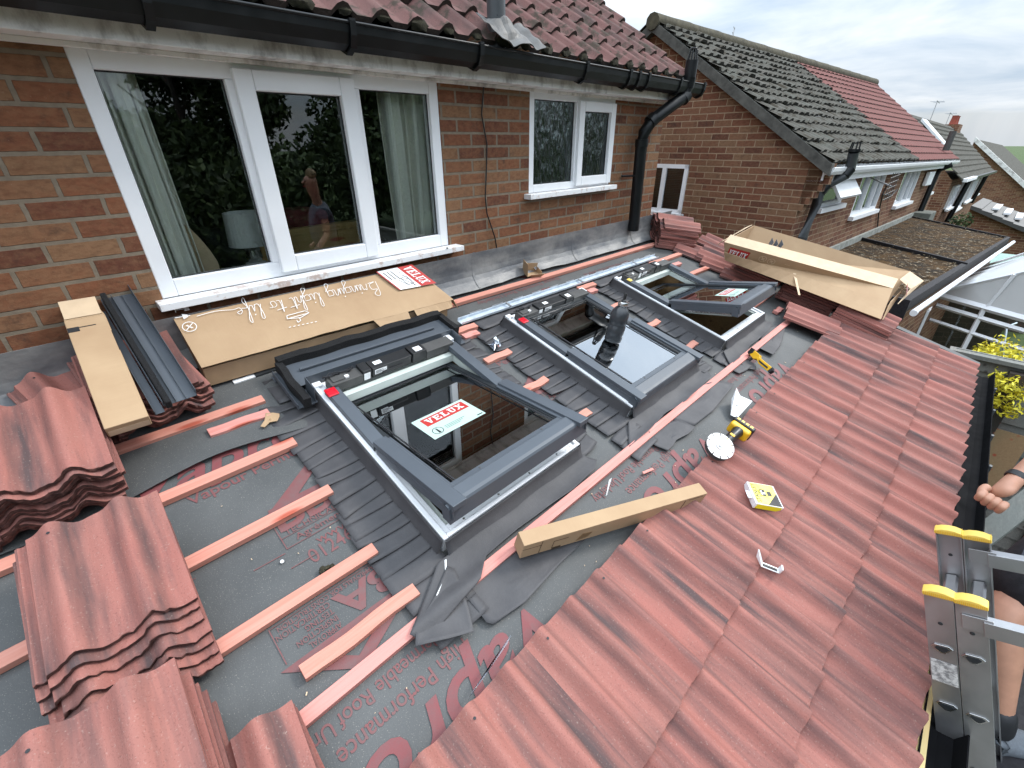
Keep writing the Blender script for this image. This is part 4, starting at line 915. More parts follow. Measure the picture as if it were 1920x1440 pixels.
# ------------------------------------------------------------------ loose tiles
TV = []
for k in range(4):
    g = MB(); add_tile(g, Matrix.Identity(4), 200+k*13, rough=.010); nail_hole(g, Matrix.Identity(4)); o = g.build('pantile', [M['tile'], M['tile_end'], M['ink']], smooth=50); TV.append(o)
used = [False]*4
def tile_at(m, label, group, k=None):
    k = random.randrange(4) if k is None else k % 4
    if used[k]: o = TV[k].copy(); COL.objects.link(o)
    else: o = TV[k]; used[k] = True
    o.matrix_basis = m; return tag(o, label, 'roof tile', group)
rs = random.Random(11)
ORD = ['bottom', 'second', 'third', 'fourth', 'fifth', 'sixth', 'seventh', 'eighth', 'ninth', 'tenth', 'eleventh']
def stack(x, y, rz, n, h0, step, dy, dx, where, group, jit=.006, rj=1.2, tilt=0, frame=ROOF):
    for i in range(n):
        nm = 'topmost' if i == n-1 else ('lowest' if i == 0 else ORD[i]+' from below')
        m_ = frame @ Mt(x+dx*i+rs.uniform(-jit, jit), y+dy*i+rs.uniform(-jit, jit), h0+step*i, rz+rs.uniform(-rj, rj), tilt)
        tile_at(m_, f'red roof tile, {nm} in {where}', group, i+int(x*7))
# left: four stacks and the cut ones
stack(-.218, -(1.42-.205), -2, 7, .030, .0215, .0235, .002, 'the big lower left stack with wavy broken edges', 'tiles stacked at the lower left', rj=.8)
stack(-.262, -(.70-.19), -1, 9, .030, .0225, -.002, .001, 'the left edge stack below the slim carton', 'tiles stacked at the left edge', jit=.010)
stack(-.292, -(1.90-.19), -3, 8, .030, .021, .013, -.002, 'the stack cut off by the bottom left corner', 'tiles stacked at the bottom left corner', rj=1.5)
stack(.085, -(.425-.205), 3, 8, .030, .0195, .003, -.002, 'the stack under the slim carton', 'tiles stacked under the slim carton', jit=.012, rj=4)
tile_at(ROOF @ Mt(-.10, -.20, .07, 14, 6), 'red roof tile slipped out skew at the far left side of the slim carton', None, 2)
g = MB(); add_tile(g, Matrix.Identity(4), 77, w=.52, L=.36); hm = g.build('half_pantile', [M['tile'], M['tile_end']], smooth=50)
for i in range(3):
    o = hm if i == 0 else hm.copy()
    if i: COL.objects.link(o)
    o.matrix_basis = ROOF @ Mt(.025-.008*i, -(1.655+.18)+.006*i, .03+.02*i, -2-2*i); tag(o, f'red half roof tile, {("bottom", "middle", "top")[i]} of three at the bottom edge beside the lowest batten', 'roof tile', 'half tiles at the bottom edge')
# right side
def along(px0, py0, px1, py1, h):
    a, b = R(px0, py0, h), R(px1, py1, h); d = b-a; return a, d.length, math.degrees(math.atan2(d.y, d.x))
stack(4.60, -.235, 53, 10, .030, .0215, .001, 0, 'the neat pile beside the black downpipe', 'tiles piled beside the downpipe', jit=.012, rj=3)
def lay(ax, ay, bx_, by_, h, label, k, side=1, grp=None):
    """a tile whose long near edge runs between two places of the photo"""
    a, L, an = along(ax, ay, bx_, by_, h); d = Vector((math.cos(R_(an)), math.sin(R_(an)), 0)); c = (a+d*L/2)+Vector((-d.y, d.x, 0))*.165*side
    return tile_at(ROOF @ Matrix.Translation((c.x, c.y, h-.022)) @ Matrix.Rotation(R_(an+90), 4, 'Z'), label, grp, k)
lay(1267, 467, 1336, 493, .05, 'leftmost flat lying red roof tile between the neat pile and the long carton', 0, 1)
lay(1307, 477, 1381, 507, .072, 'red roof tile lying on two others in front of the long carton left end', 1, 1)
lay(1316, 492, 1391, 520, .05, 'red roof tile lying across a batten, lower left of the long carton', 2, 1)
lay(1325, 457, 1356, 471, .09, 'red roof tile raised under the left end of the long carton', 3, 1)
lay(1364, 517, 1420, 540, .045, 'red roof tile just above the swung out sash of the farthest roof window', 0, 1)
stack(4.67, -(1.14), 10, 8, .03, .0215, -.004, .006, 'the low pile under the long carton', 'tiles piled under the long carton', jit=.015, rj=3)
stack(4.70, -(1.62), 8, 9, .03, .0215, -.008, .004, 'the fanned pile below the long carton', 'tiles fanned below the long carton', jit=.018, rj=3)
stack(4.575, -(2.11), 0, 6, .085, .0215, -.001, .002, 'the pile under the right carton end', 'tiles piled at the right end of the long carton', jit=.005, rj=1)
tile_at(ROOF @ Mt(4.21, -1.81, .075, 14, 0, 3), 'red roof tile lying skew on the top laid course left of the right hand pile', None, 1)
# ------------------------------------------------------------------ cartons
def carton(name, label, m, size, thick=None, mat='card'):
    t = thing(name, label, 'carton', m); g = MB(); x, y, z = size; g.box((0, 0, 0), (x, y, z)); g.build('body', M[mat], t, bevel=.003); return t
def tilted(P, Q, width_dir, up):                             # frame from P towards Q
    ux = (Q-P).normalized(); uz = (up-ux*up.dot(ux)).normalized(); uy = uz.cross(ux); m_ = Matrix((ux, uy, uz)).transposed().to_4x4(); m_.translation = P; return m_
# slim carton on the tile stack (left)
A = R(195, 805, .235); B = R(105, 565, .36); mm = tilted(A, B, None, Vector((0, 0, 1)))
L = (B-A).length
t = thing('slim_carton', 'narrow brown carton leaning on the left tile stack, one end against the brick wall', 'carton', ROOF @ mm)
g = MB(); g.box((0, -.122, -.050), (L-.12, 0, 0)); g.hexa([(L-.12, -.122, -.05), (L, -.105, -.045), (L, -.015, -.045), (L-.12, 0, -.05), (L-.12, -.122, 0), (L, -.1, -.012), (L, -.02, -.012), (L-.12, 0, 0)])
g.build('body', M['card'], t, bevel=.003)
g = MB(); g.box((L-.115, -.115, .0012), (L-.01, -.004, .003)); g.build('tape', M['card_pale'], t); g = MB(); g.box((-.0006, -.118, -.046), (0, -.004, -.02)); g.build('tape', M['card_pale'], t)
g = MB(); g.box((L-.19, -.035, .0003), (L-.165, -.001, .0012)); g.box((L-.172, -.085, .0003), (L-.168, -.035, .0012)); g.box((L-.33, -.1222, -.03), (L-.22, -.1205, .0008)); g.build('slot', M['ink'], t)
# black metal profiles
A = R(338, 752, .215); B = R(222, 565, .33); mm = tilted(A, B, None, Vector((0, 0, 1)))
t = thing('flashing_profiles', 'long dark grey metal channel profiles with black foam strip leaning on the tile stack', 'flashing', ROOF @ mm); L = (B-A).length+.03
g = MB(); g.box((0, -.055, 0), (L, .05, .002)); g.box((0, .05, 0), (L-.03, .052, .028)); g.box((0, .012, .002), (L, .0135, .018)); g.box((0, -.056, 0), (L+.06, -.0545, .035)); g.box((.0, -.02, .002), (L, -.019, .01)); g.build('side_channel', M['alu_dark'], t, bevel=.001)
g = MB(); g.box((-.02, .028, .004), (L-.01, .047, .042)); g.build('foam_strip', M['foam'], t, bevel=.004)
g = MB(); g.box((-.015, .055, -.012), (L-.06, .085, -.010)); g.box((-.015, .083, -.012), (L-.06, .085, .01)); g.build('edge_profile', M['alu_dark'], t, bevel=.001)
# large flat carton with script and sign
P00, P10, P11, P01 = R(378, 690, .135), R(850, 562, .135), R(770, 498, .235), R(315, 583, .235)
P01.y = min(P01.y, -.005); P11.y = min(P11.y, -.005)
t = thing('flat_carton', 'large flat brown carton with white script and red label leaning under the big window', 'carton', ROOF)
g = MB(); dn = Vector((0, -.01, -.095))
def cf(u, v): return (P00.lerp(P10, u)).lerp(P01.lerp(P11, u), v)+Vector((0, (.006*noise.noise((u*14, 0, 1)) if v == 0 else 0), .004*noise.noise((u*3, v*3, 4))+.008*math.sin(u*math.pi)*(.5)))
g.grid(cf, frange(0, 1, .025), frange(0, 1, .1)); top = g.build('top_panel', M['card'], t, solid=.004)
nrm = (P10-P00).cross(P01-P00).normalized()
g = MB(); fb = Vector((0, .0, -.012))
q = [P00+fb+Vector((.005, .012, 0)), P10+fb+Vector((-.035, .012, 0))]
g.quad(q[0]+dn, q[1]+dn, q[1]+Vector((0, 0, -.004)), q[0]+Vector((0, 0, -.004))); g.quad(P01+Vector((.01, -.01, -.1)), q[0]+dn, q[0], P01+Vector((.01, -.01, -.006)))
g.quad(q[1]+dn, P11+Vector((-.03, -.01, -.1)), P11+Vector((-.03, -.01, -.006)), q[1]); g.quad(q[0]+dn, q[1]+dn, P11+Vector((-.03, -.01, -.10)), P01+Vector((.01, -.01, -.10)))
g.build('tray', M['card_in'], t, solid=.004)
g = MB(); e1 = cf(.60, 0); e2 = cf(.76, 0); g.add([e1, e2, e2+Vector((-.005, -.045, -.035)), e1+Vector((.03, -.075, -.04))], [(0, 1, 2, 3)])
e3, e4 = cf(.79, 0), cf(.985, 0)
N_ = 9; V = [e3.lerp(e4, i/N_) for i in range(N_+1)]+[e3.lerp(e4, i/N_)+Vector((0, -.02-.025*(1-i/N_)-.012*rs.random(), -.03)) for i in range(N_+1)]; g.add(V, [(i, i+1, N_+2+i, N_+1+i) for i in range(N_)])
e5 = cf(1, .0); e6 = cf(1, .55); g.add([e5, e6, e6+Vector((.03, -.01, -.035)), e5+Vector((.03, -.02, -.06))], [(0, 1, 2, 3)]); g.build('torn_flap', M['card'], t, solid=.003)
# the printed panel: u,v coordinates on the top, script read from the house side
UX = (P10-P00).normalized(); UY = nrm.cross(UX); LX = (P10-P00).length
def TP(px, py): return (lambda d: d)(RI @ onplane(px, py, ROOF @ P00, (ROOF.to_3x3() @ nrm)))
lift = nrm*.0105
def strokes(g, pts, w=.0022, lift_=None):
    pts = [Vector(p) for p in pts]; lf = lift if lift_ is None else lift_
    for i in range(len(pts)-1):
        a, b = pts[i], pts[i+1]; d = (b-a)
        if d.length < 1e-6: continue
        s_ = nrm.cross(d.normalized())*w/2; e_ = d.normalized()*w*.3; g.quad(a-s_-e_+lf, b-s_+e_+lf, b+s_+e_+lf, a+s_-e_+lf)
# cursive alphabet: strokes on a 0..1 em, drawn as joined polylines
CUR = {'B': [(0, 0), (.12, .9), (.35, 1), (.42, .8), (.15, .55), (.45, .5), (.45, .15), (.1, 0), (.5, .05)], 'r': [(0, .05), (.12, .45), (.2, .38), (.3, .42), (.3, .05), (.42, .05)], 'i': [(0, .05), (.12, .42), (.12, .05), (.25, .05)],
 'n': [(0, .05), (.06, .42), (.06, .02), (.2, .4), (.3, .4), (.3, .05), (.42, .05)], 'g': [(.3, .4), (.05, .35), (.08, .05), (.3, .1), (.34, .42), (.28, -.4), (.08, -.35), (.4, .05)], 'l': [(0, .05), (.2, .8), (.12, .95), (.06, .7), (.1, .05), (.3, .05)],
 'h': [(0, .05), (.2, .8), (.1, .95), (.06, .0), (.2, .4), (.32, .35), (.32, .05), (.44, .05)], 't': [(0, .05), (.14, .8), (.1, .1), (.25, .05)], 'o': [(.2, .42), (.04, .3), (.1, .04), (.28, .1), (.26, .4), (.4, .38)],
 'f': [(0, .05), (.26, .85), (.16, .95), (.06, -.45), (.2, -.3), (.1, .1), (.35, .1)], 'e': [(.05, .2), (.28, .3), (.18, .42), (.05, .25), (.12, .04), (.4, .08), (1.1, -.02), (1.9, .06)]}
ADV = {'B': .62, 'r': .36, 'i': .24, 'n': .38, 'g': .38, 'l': .27, 'h': .42, 't': .27, 'o': .36, 'f': .33, 'e': 1.0}
def cursive(g, text, p, d, up, em, w):
    x = 0
    for ch in text:
        if ch == ' ': x += .38; continue
        pts = CUR[ch]; P = [Vector(p)+d*((x+a)*em)+up*(b*em) for a, b in pts]; S = []
        for i in range(len(P)-1):                            # soften corners
            p0, p1, p2, p3 = P[max(i-1, 0)], P[i], P[i+1], P[min(i+2, len(P)-1)]
            for k in range(4):
                t_ = k/4; S.append(.5*((2*p1)+(-p0+p2)*t_+(2*p0-5*p1+4*p2-p3)*t_*t_+(-p0+3*p1-3*p2+p3)*t_**3))
        S.append(P[-1]); strokes(g, S, w)
        if ch == 't': strokes(g, [Vector(p)+d*((x-.08)*em)+up*(.55*em), Vector(p)+d*((x+.4)*em)+up*(.62*em)], w)
        if ch == 'i': strokes(g, [Vector(p)+d*((x+.13)*em)+up*(.6*em), Vector(p)+d*((x+.17)*em)+up*(.64*em)], w*1.3)
        x += ADV[ch]
    return x
g = MB(); s0, s1 = TP(703, 530), TP(398, 588); dd = (s1-s0); em = dd.length/(7.9+.2)
cursive(g, 'Bringing light to life', s0, dd.normalized(), -nrm.cross(dd.normalized())*-1 if False else nrm.cross(dd.normalized()), em*.96, .0026)
c_ = TP(560, 596); ax = (TP(590, 590)-c_).normalized(); ay = nrm.cross(ax)
def ic(pts, o, k, closed=False): P = [o+ax*(x*k)+ay*(y*k) for x, y in pts]; strokes(g, P+([P[0]] if closed else []), .003)
ic([(-1, 0), (-.9, .35), (.75, .5), (1, .2), (.1, -.15), (-1, 0)], c_, .055); ic([(-1, 0), (.75, .15), (1, .2)], c_, .055); ic([(-.3, -.35), (-.3, -.6), (0, -.45), (0, -.2)], c_, .055)
for i in range(7): ic([(-1.1+.35*i, -.85), (-.95+.35*i, -.83)], c_, .06)
o_ = TP(356, 615); ic([(math.cos(t_*math.pi/9), math.sin(t_*math.pi/9)) for t_ in range(18)], o_, .026, True); ic([(-.6, -.6), (.6, .6)], o_, .026); ic([(-.5, .4), (.5, -.4)], o_, .02); ic([(-.3, .5), (.3, -.5)], o_, .02)
o_ = TP(345, 596); 
for j in range(5): ic([(-.1+.2*j, -.7+.1*j), (-.1+.2*j, .7-.1*j)], o_, .02)
ic([(-1.6, 0), (1.2, 0)], o_, .02)
o_ = TP(345, 582)
for j in range(4): ic([(.1, -.6+.3*j), (1.2, -.6+.3*j)], o_, .016)
ic([(-1.8, 0), (.1, 0)], o_, .018); ic([(-1.8, -.6), (-1.8, .6)], o_, .018)
g.build('printed_script', M['paper'], top, smooth=0)
# label: white sheet with drawing, red maker's plate at its right hand end, orange edge
la, lb2, lc, ld = TP(704, 512), TP(748, 546), TP(817, 533), TP(771, 498)
g = MB(); lf = nrm*.0104; g.quad(la+lf, lb2+lf, lc+lf, ld+lf); g.build('paper_label', M['paper'], top, smooth=0)
ra, rb = la.lerp(ld, .58), lb2.lerp(lc, .58)
g = MB(); lf = nrm*.0112; g.quad(ra+lf, rb+lf, lc+lf, ld+lf); g.quad(la+lf, lb2+lf, lb2.lerp(lc, .035)+lf, la.lerp(ld, .035)+lf); g.build('red_panel', M['red'], top, smooth=0)
g = MB(); slab(g, 'VELUX', ld.lerp(lc, .06).lerp(ra.lerp(rb, .06), .80)+nrm*.0116, ld.lerp(lc, .92).lerp(ra.lerp(rb, .92), .80)+nrm*.0116, (ld-ra).normalized(), (lc-rb).length*.58, nrm); g.build('lettering', M['paper'], top, smooth=0)
g = MB(); lf_ = nrm*.0112
m1 = lambda u, v: la.lerp(ld, u).lerp(lb2.lerp(lc, u), v)
for i in range(3): strokes(g, [m1(.12+.05*i*2, .12), m1(.12+.05*i*2, .50)], .006, lf_)
for i in range(4): strokes(g, [m1(.45, .1+.15*i), m1(.50, .1+.15*i)], .004, lf_)
for (u0, v0, u1, v1) in ((.34, .5, .52, .45), (.34, .5, .34, .85), (.34, .85, .52, .8), (.52, .8, .52, .45), (.34, .5, .5, .9), (.25, .55, .34, .85), (.52, .45, .46, .95)): strokes(g, [m1(u0, v0), m1(u1, v1)], .0035, lf_)
g.build('label_print', M['ink'], top, smooth=0)
# long slim carton across batten and tiles
A, B = R(983, 1024, .125), R(1327, 925, .135); mm = tilted(A, B, None, Vector((0, 0, 1))); L = (B-A).length
t = thing('long_slim_carton', 'long slim closed brown carton lying from the long batten on to the laid red tiles', 'carton', ROOF @ mm)
g = MB(); g.box((0, 0, -.088), (L, .058, 0)); bd = g.build('body', M['card'], t, bevel=.0025)
g = MB(); yy = -.0012
for a, b in (((.075, yy, -.082), (.0765, 0, -.004)), ((.128, yy, -.075), (.1295, 0, -.03)), ((.128, yy, -.03), (.19, 0, -.0285)), ((.13, yy, -.088), (.168, 0, -.074)), ((L-.12, yy, -.075), (L-.118, 0, -.01)), ((.0, yy, -.03), (.075, 0, -.0292)), ((L-.1, yy, -.012), (L-.02, 0, -.0108))): g.box(a, b)
g.build('cut_line', flat('card_shadow_gap', (.05, .03, .015), .9), bd)
g = MB(); g.prism([(0, 0), (.05, .008), (.064, .035), (.02, .04)], .001, Mt(.235, -.0004, -.075, 0, 90)); g.build('tape_patch', flat('brown_tape', (.20, .11, .04), .35), bd)
# opened long carton at the right, double walled: tray plus inner sleeve, flaps folded
NBl, NBr = R(1360, 487, .215), R(1652, 598, .245)            # bottom near edge
NTl, NTr = R(1358, 454, .375), R(1674, 541, .40)
FTl, FTr = R(1414, 423, .455), R(1706, 509, .455)
t = thing('open_carton', 'long open brown carton with red labels standing on tile piles, dark profiles inside', 'carton', ROOF)
dep = Vector((.31, .02, 0)); FBl, FBr = NBl+Vector((.30, .0, 0)), NBr+Vector((.40, .03, 0))
g = MB(); g.quad(FBl, FBr, FTr, FTl); g.quad(NBl, NBr, FBr, FBl); g.quad(NBl, FBl, FTl, NTl)
g.build('box_wall', M['card'], t, solid=.006)
g = MB(); a, b = NBl.lerp(NTl, .47)+Vector((-.014, 0, 0)), NBr.lerp(NTr, .60)+Vector((-.014, 0, 0)); N_ = 16
lo = [NBl.lerp(NBr, i/N_)+Vector((-.014, 0, 0)) for i in range(N_+1)]; hi = [a.lerp(b, i/N_)+Vector((0, 0, .010*noise.noise((i*.9, 3, 1))-.010*math.sin(math.pi*i/N_))) for i in range(N_+1)]
g.add(lo+hi, [(i, i+1, N_+2+i, N_+1+i) for i in range(N_)])
c1_, c2_ = NBr+Vector((.0, -.012, 0)), FBr+Vector((0, -.012, 0)); g.quad(c1_, c2_, c2_.lerp(FTr, .55)+Vector((0, -.03, 0)), b+Vector((0, -.02, 0)))
tr_ = g.build('outer_tray', M['card'], t, solid=.005)
g = MB(); g.quad(NBl.lerp(NTl, .2), NBr.lerp(NTr, .2), NTr, NTl); 
sl = g.build('near_panel', M['card'], t, solid=.005)
g = MB(); in1, in2 = R(1370, 440, .425), R(1684, 523, .44); K = 12
V = [NTl.lerp(NTr, i/K) for i in range(K+1)]+[in1.lerp(in2, i/K)+Vector((.008*noise.noise((i, 1, 1)), 0, .004*noise.noise((i, 2, 2)))) for i in range(K+1)]; g.add(V, [(i, i+1, K+2+i, K+1+i) for i in range(K)])
g.build('folded_flap', M['card_pale'], t, solid=.004)
g = MB(); e = FTl.lerp(NTl, .0); g.quad(NTl+Vector((0, .02, 0)), FTl+Vector((0, .02, 0)), FTl+Vector((0, .06, -.04)), NTl+Vector((.02, .05, -.05))); er = FTr; g.quad(er, in2+Vector((0, -.01, 0)), in2+Vector((-.0, -.12, -.035)), er+Vector((.0, -.13, -.03))); g.quad(er+Vector((0, -.13, -.03)), in2+Vector((0, -.12, -.035)), b+Vector((.03, -.07, 0)), c2_.lerp(FTr, .5)+Vector((0, -.09, 0))); g.build('end_flap', M['card_pale'], t, solid=.004)
nn = -((NTr-NTl).cross(NBl-NTl)).normalized()
if nn.x > 0: nn = -nn
ux_ = (NTr-NTl).normalized(); uu = nn.cross(ux_)*-1
if uu.z < 0: uu = -uu
def NPt(px, py): return RI @ onplane(px, py, ROOF @ NTl, ROOF.to_3x3() @ (ux_.cross(uu)))
o_ = NPt(1357, 479)+nn*.004; w_ = (NPt(1393, 492)-NPt(1357, 479)).length; logo(sl, o_+ux_*.012, ux_, uu, nn, w_*.98, .105)
g = MB()
for (px, py) in ((1430, 485), (1446, 490)):
    c = NPt(px, py)+nn*.0045
    for i in range(16): a_, b_ = 2*math.pi*i/16, 2*math.pi*(i+1)/16; g.quad(*[c+ux_*(r*math.cos(t_))+uu*(r*math.sin(t_)) for r, t_ in ((.032, a_), (.032, b_), (.027, b_), (.027, a_))])
    g.quad(*[c+ux_*x+uu*y for x, y in ((-.02, .022), (-.016, .026), (.02, -.018), (.016, -.022))]); g.quad(*[c+nn*.0004+ux_*x+uu*y for x, y in ((-.012, -.004), (.010, .014), (.014, .004), (-.006, -.014))])
for i in range(14):
    c = NPt(1471+3.4*i, 487+(15 if 2 < i < 12 else 8)+i*1.1)+nn*.0045; g.quad(c, c+ux_*.012, c+ux_*.012+uu*.004, c+uu*.004)
g.build('printed_symbol', M['card_pale'], sl, smooth=0)
e_up = Vector((.0, .02, 1)); q0 = b+Vector((.05, -.075, -.05)); ex = (c2_-c1_).normalized(); logo(tr_, c1_.lerp(FTr, .42)+Vector((-.02, -.055, .05)), ex, Vector((0, .5, .8)), Vector((.1, -.85, .5)), .17, .075)
g = MB()
for (u, dz, l) in ((.18, .10, .16), (.21, .10, .16), (.24, .11, .17)):
    c = NBl.lerp(NBr, u)+Vector((.10, 0, .02)); g.hexa([c, c+Vector((.16, .03, 0)), c+Vector((.16, .032, 0)), c+Vector((0, .002, 0)), c+Vector((.08, -.02, l+.05)), c+Vector((.17, .03, l+.06)), c+Vector((.17, .032, l+.06)), c+Vector((.08, -.018, l+.05))])

tag(g.build('flashing_parts', M['alu_dark'], None, ROOF), 'dark grey flashing strips lying inside the long open carton', 'flashing')
g = MB(); p = R(1487, 512, .30); q = R(1497, 553, .22); s_ = Vector((.012, -.012, 0)); g.quad(p, p+s_*1.6, q+s_, q); tag(g.build('card_strip', M['card_pale'], None, ROOF, solid=.002), 'thin torn strip of pale card hanging from the side of the long open carton', 'card strip')
# small open box near the house
a = R(968, 505, .03); t = thing('small_open_box', 'small open brown box with a crumpled plastic bag on the topmost batten', 'box', ROOF @ Mt(a.x+.06, -.125, .032, -20))
g = MB(); g.quad((-.06, -.045, 0), (.06, -.045, 0), (.06, .045, 0), (-.06, .045, 0)); g.quad((-.06, .045, 0), (.06, .045, 0), (.06, .045, .07), (-.06, .045, .07)); g.quad((-.06, -.045, 0), (-.06, .045, 0), (-.07, .05, .10), (-.075, -.045, .10)); g.quad((.06, -.045, 0), (.06, .045, 0), (.06, .045, .04), (.06, -.045, .04)); g.quad((-.06, -.045, 0), (.06, -.045, 0), (.08, -.06, .035), (-.04, -.07, .03)); g.build('box_shell', M['card'], t, solid=.003)
# torn card scrap
flap([(488, 800), (496, 802), (506, 792), (520, 790), (524, 782), (524, 776), (512, 774), (498, 775), (496, 788)], .030, 'torn ragged scrap of brown card on the felt beside the pink offcut', 9, 'card_scrap', .01, 'card')['category'] = 'card scrap'
# ------------------------------------------------------------------ bottle on the middle window
b0 = R(1150, 634, KH+.055)
t = thing('water_bottle', 'large smoky black plastic water bottle standing on the glass of the middle roof window', 'bottle', ROOF @ Matrix.Translation((b0.x, b0.y, KH+.036)) @ Matrix.Rotation(R_(-9), 4, 'X') @ Matrix.Rotation(R_(7), 4, 'Y'))
g = MB(); g.lathe([(0, .002), (.045, 0), (.052, .006), (.054, .03), (.050, .045), (.054, .055), (.055, .10), (.050, .108), (.050, .116), (.055, .124), (.055, .17), (.050, .195), (.036, .215), (.026, .224), (.024, .235)], 32); g.build('body', flat('smoky_plastic', (.040, .043, .048), .16, 0, .1, 5, 0), t, smooth=50)
g = MB(); g.lathe([(.028, .228), (.030, .232), (.030, .25), (.027, .254), (0, .254)], 28); g.build('collar_ring', M['chrome'], t, smooth=40)
g = MB(); g.lathe([(.029, .238), (.029, .248)], 20); g.lathe([(.016, .254), (.014, .262), (.008, .266), (.009, .30), (.006, .306), (0, .306)], 20); g.build('spout', M['plastic_black'], t, smooth=50)
# ------------------------------------------------------------------ angle grinder
ga, gb = R(1344, 846, .11), R(1392, 803, .11); dv = gb-ga; an = math.degrees(math.atan2(dv.y, dv.x))
t = thing('angle_grinder', 'yellow and black cordless angle grinder with a segmented diamond disc lying on the laid tiles', 'grinder', ROOF @ Mt(ga.x, ga.y, .125, an) @ Matrix.Scale(1.08, 4))
g = MB(); DM = Mt(-.01, 0, .028, 0, 12, -16)
seg = 10
for k in range(seg):
    a0, a1_ = 2*math.pi*k/seg+.035, 2*math.pi*(k+1)/seg-.035; n = 5
    A_ = [a0+(a1_-a0)*i/n for i in range(n+1)]; P = [(r*math.cos(x), r*math.sin(x)) for x in A_ for r in (.048, .0625)]
    V = [DM @ Vector((x, y, z)) for z in (0, .0022) for x, y in P]; b = len(P); F = [(2*i, 2*i+1, 2*i+3, 2*i+2) for i in range(n)]; g.add(V, F+[tuple(b+q for q in f[::-1]) for f in F]+[(2*i+1, 2*i+3, b+2*i+3, b+2*i+1) for i in range(n)]+[(0, 1, b+1, b), (2*n, 2*n+1, b+2*n+1, b+2*n)])
g.lathe([(.0, .004), (.010, .004), (.012, .0018), (.049, .0018), (.049, .0002), (0, .0002)], 36, DM); g.build('disc', M['alu'], t, smooth=40)
g = MB(); g.lathe([(0, .009), (.008, .009), (.009, .004), (.019, .004), (.020, .0022)], 16, DM); g.build('nut', M['chrome'], t)
g = MB(); g.lathe([(.058, -.002), (.060, -.016), (.03, -.02)], 20, Mt(-.012, 0, .022, 0, 12, -16)); g.build('guard', M['plastic_grey'], t)
g = MB(); g.tube([(.0, 0, -.015), (.03, 0, -.012), (.06, 0, -.008), (.085, 0, -.004)], [.030, .036, .036, .028], 14); g.build('gear_head', M['yellow'], t, smooth=60)
g = MB(); g.tube([(.08, 0, -.004), (.12, 0, .0), (.17, 0, .002), (.20, 0, .004)], [.028, .0235, .0235, .028], 14); g.box((.05, -.05, -.02), (.065, -.03, .0)); g.build('grip', M['plastic_black'], t, smooth=60)
g = MB(); g.box((.115, -.010, .0225), (.13, .012, .025)); g.build('badge', M['yellow'], t)
g = MB(); g.box((.195, -.05, -.03), (.235, .05, .03)); g.build('motor_foot', M['yellow'], t, bevel=.012)
g = MB(); g.box((.232, -.054, -.036), (.262, .054, .036)); bt = g.build('battery', M['plastic_black'], t, bevel=.008)
g = MB()
for j in range(4): g.box((.240, -.04+.022*j, .0362), (.256, -.026+.022*j, .0368))
g.build('battery_label', M['cap_yellow'], bt)
# ------------------------------------------------------------------ staple gun
sa_, sb_ = R(1408, 664, .05), R(1440, 694, .04); dv = sb_-sa_; an = math.degrees(math.atan2(dv.y, dv.x))
t = thing('staple_gun', 'yellow and black hand stapler lying at the far part of the long batten', 'stapler', ROOF @ Mt(sa_.x, sa_.y, .052, an-8, 62) @ Matrix.Scale(1.12, 4))
g = MB(); g.prism([(-.01, .012), (.005, .03), (.055, .032), (.065, .020), (.17, .028), (.185, .018), (.18, -.004), (.09, -.010), (.06, .002), (.045, -.012), (0, -.008)], .028, Mt(0, 0, -.014)); g.build('body', M['yellow'], t, bevel=.004)
g = MB(); g.prism([(.075, .008), (.155, .014), (.16, .004), (.09, -.001)], .031, Mt(0, 0, -.0155)); g.prism([(.172, .030), (.190, .018), (.186, -.006), (.172, -.004)], .030, Mt(0, 0, -.015)); g.build('handle_gap', M['ink'], t)
g = MB(); g.prism([(-.022, .030), (.004, .034), (.012, .012), (.0, -.012), (-.018, -.006)], .036, Mt(0, 0, -.018)); g.tube([(.03, -.006, 0), (.024, -.045, 0), (.034, -.065, 0)], [.009, .010, .006], 8); g.build('nose', M['plastic_black'], t, bevel=.003)
# ------------------------------------------------------------------ box of staples
c0, c1s, c3 = R(1418, 944, .128), R(1470, 953, .128), R(1416, 906, .128); dv = c1s-c0; an = math.degrees(math.atan2(dv.y, dv.x))
t = thing('staple_box', 'small yellow and grey box of staples with a hang tab lying on the red tiles', 'box', ROOF @ Mt(c0.x, c0.y, .128, an)); w_, h_ = dv.length, (c3-c0).length*.96; D_ = -.032
g = MB(); g.box((0, 0, D_), (w_, h_, 0)); g.box((-.018, h_*.3, -.012), (0, h_*.62, -.009)); bd = g.build('case', M['clear_case'] if 'clear_case' in M else M['upvc'], t, bevel=.003)
g = MB(); g.box((.008, -.0006, D_+.002), (w_-.006, 0, -.003)); g.box((.008, .003, 0), (w_-.006, h_-.003, .0006)); lab_ = g.build('card_sleeve', M['yellow_card'], bd)
g = MB(); g.add([(w_*.45, .003, .0012), (w_-.006, .003, .0012), (w_-.006, h_*.62, .0012)], [(0, 1, 2)]); g.box((.045, h_*.42, .0011), (.068, h_*.72, .0013)); g.box((.076, h_*.45, .0011), (.096, h_*.66, .0013))
zz_ = .0014
put_text(g, 'STANLEY', (.031, h_*.10, zz_), (.031, h_*.95, zz_), .026, .014); put_text(g, '6,000', (.043, h_*.36, zz_), (.043, h_*.66, zz_), .013, .008)
g.build('printing', M['ink'], lab_, smooth=0)
g = MB(); g.box((.047, h_*.46, .0014), (.054, h_*.66, .0017)); g.box((.058, h_*.50, .0014), (.066, h_*.58, .0017)); g.build('picture', M['paper'], lab_)
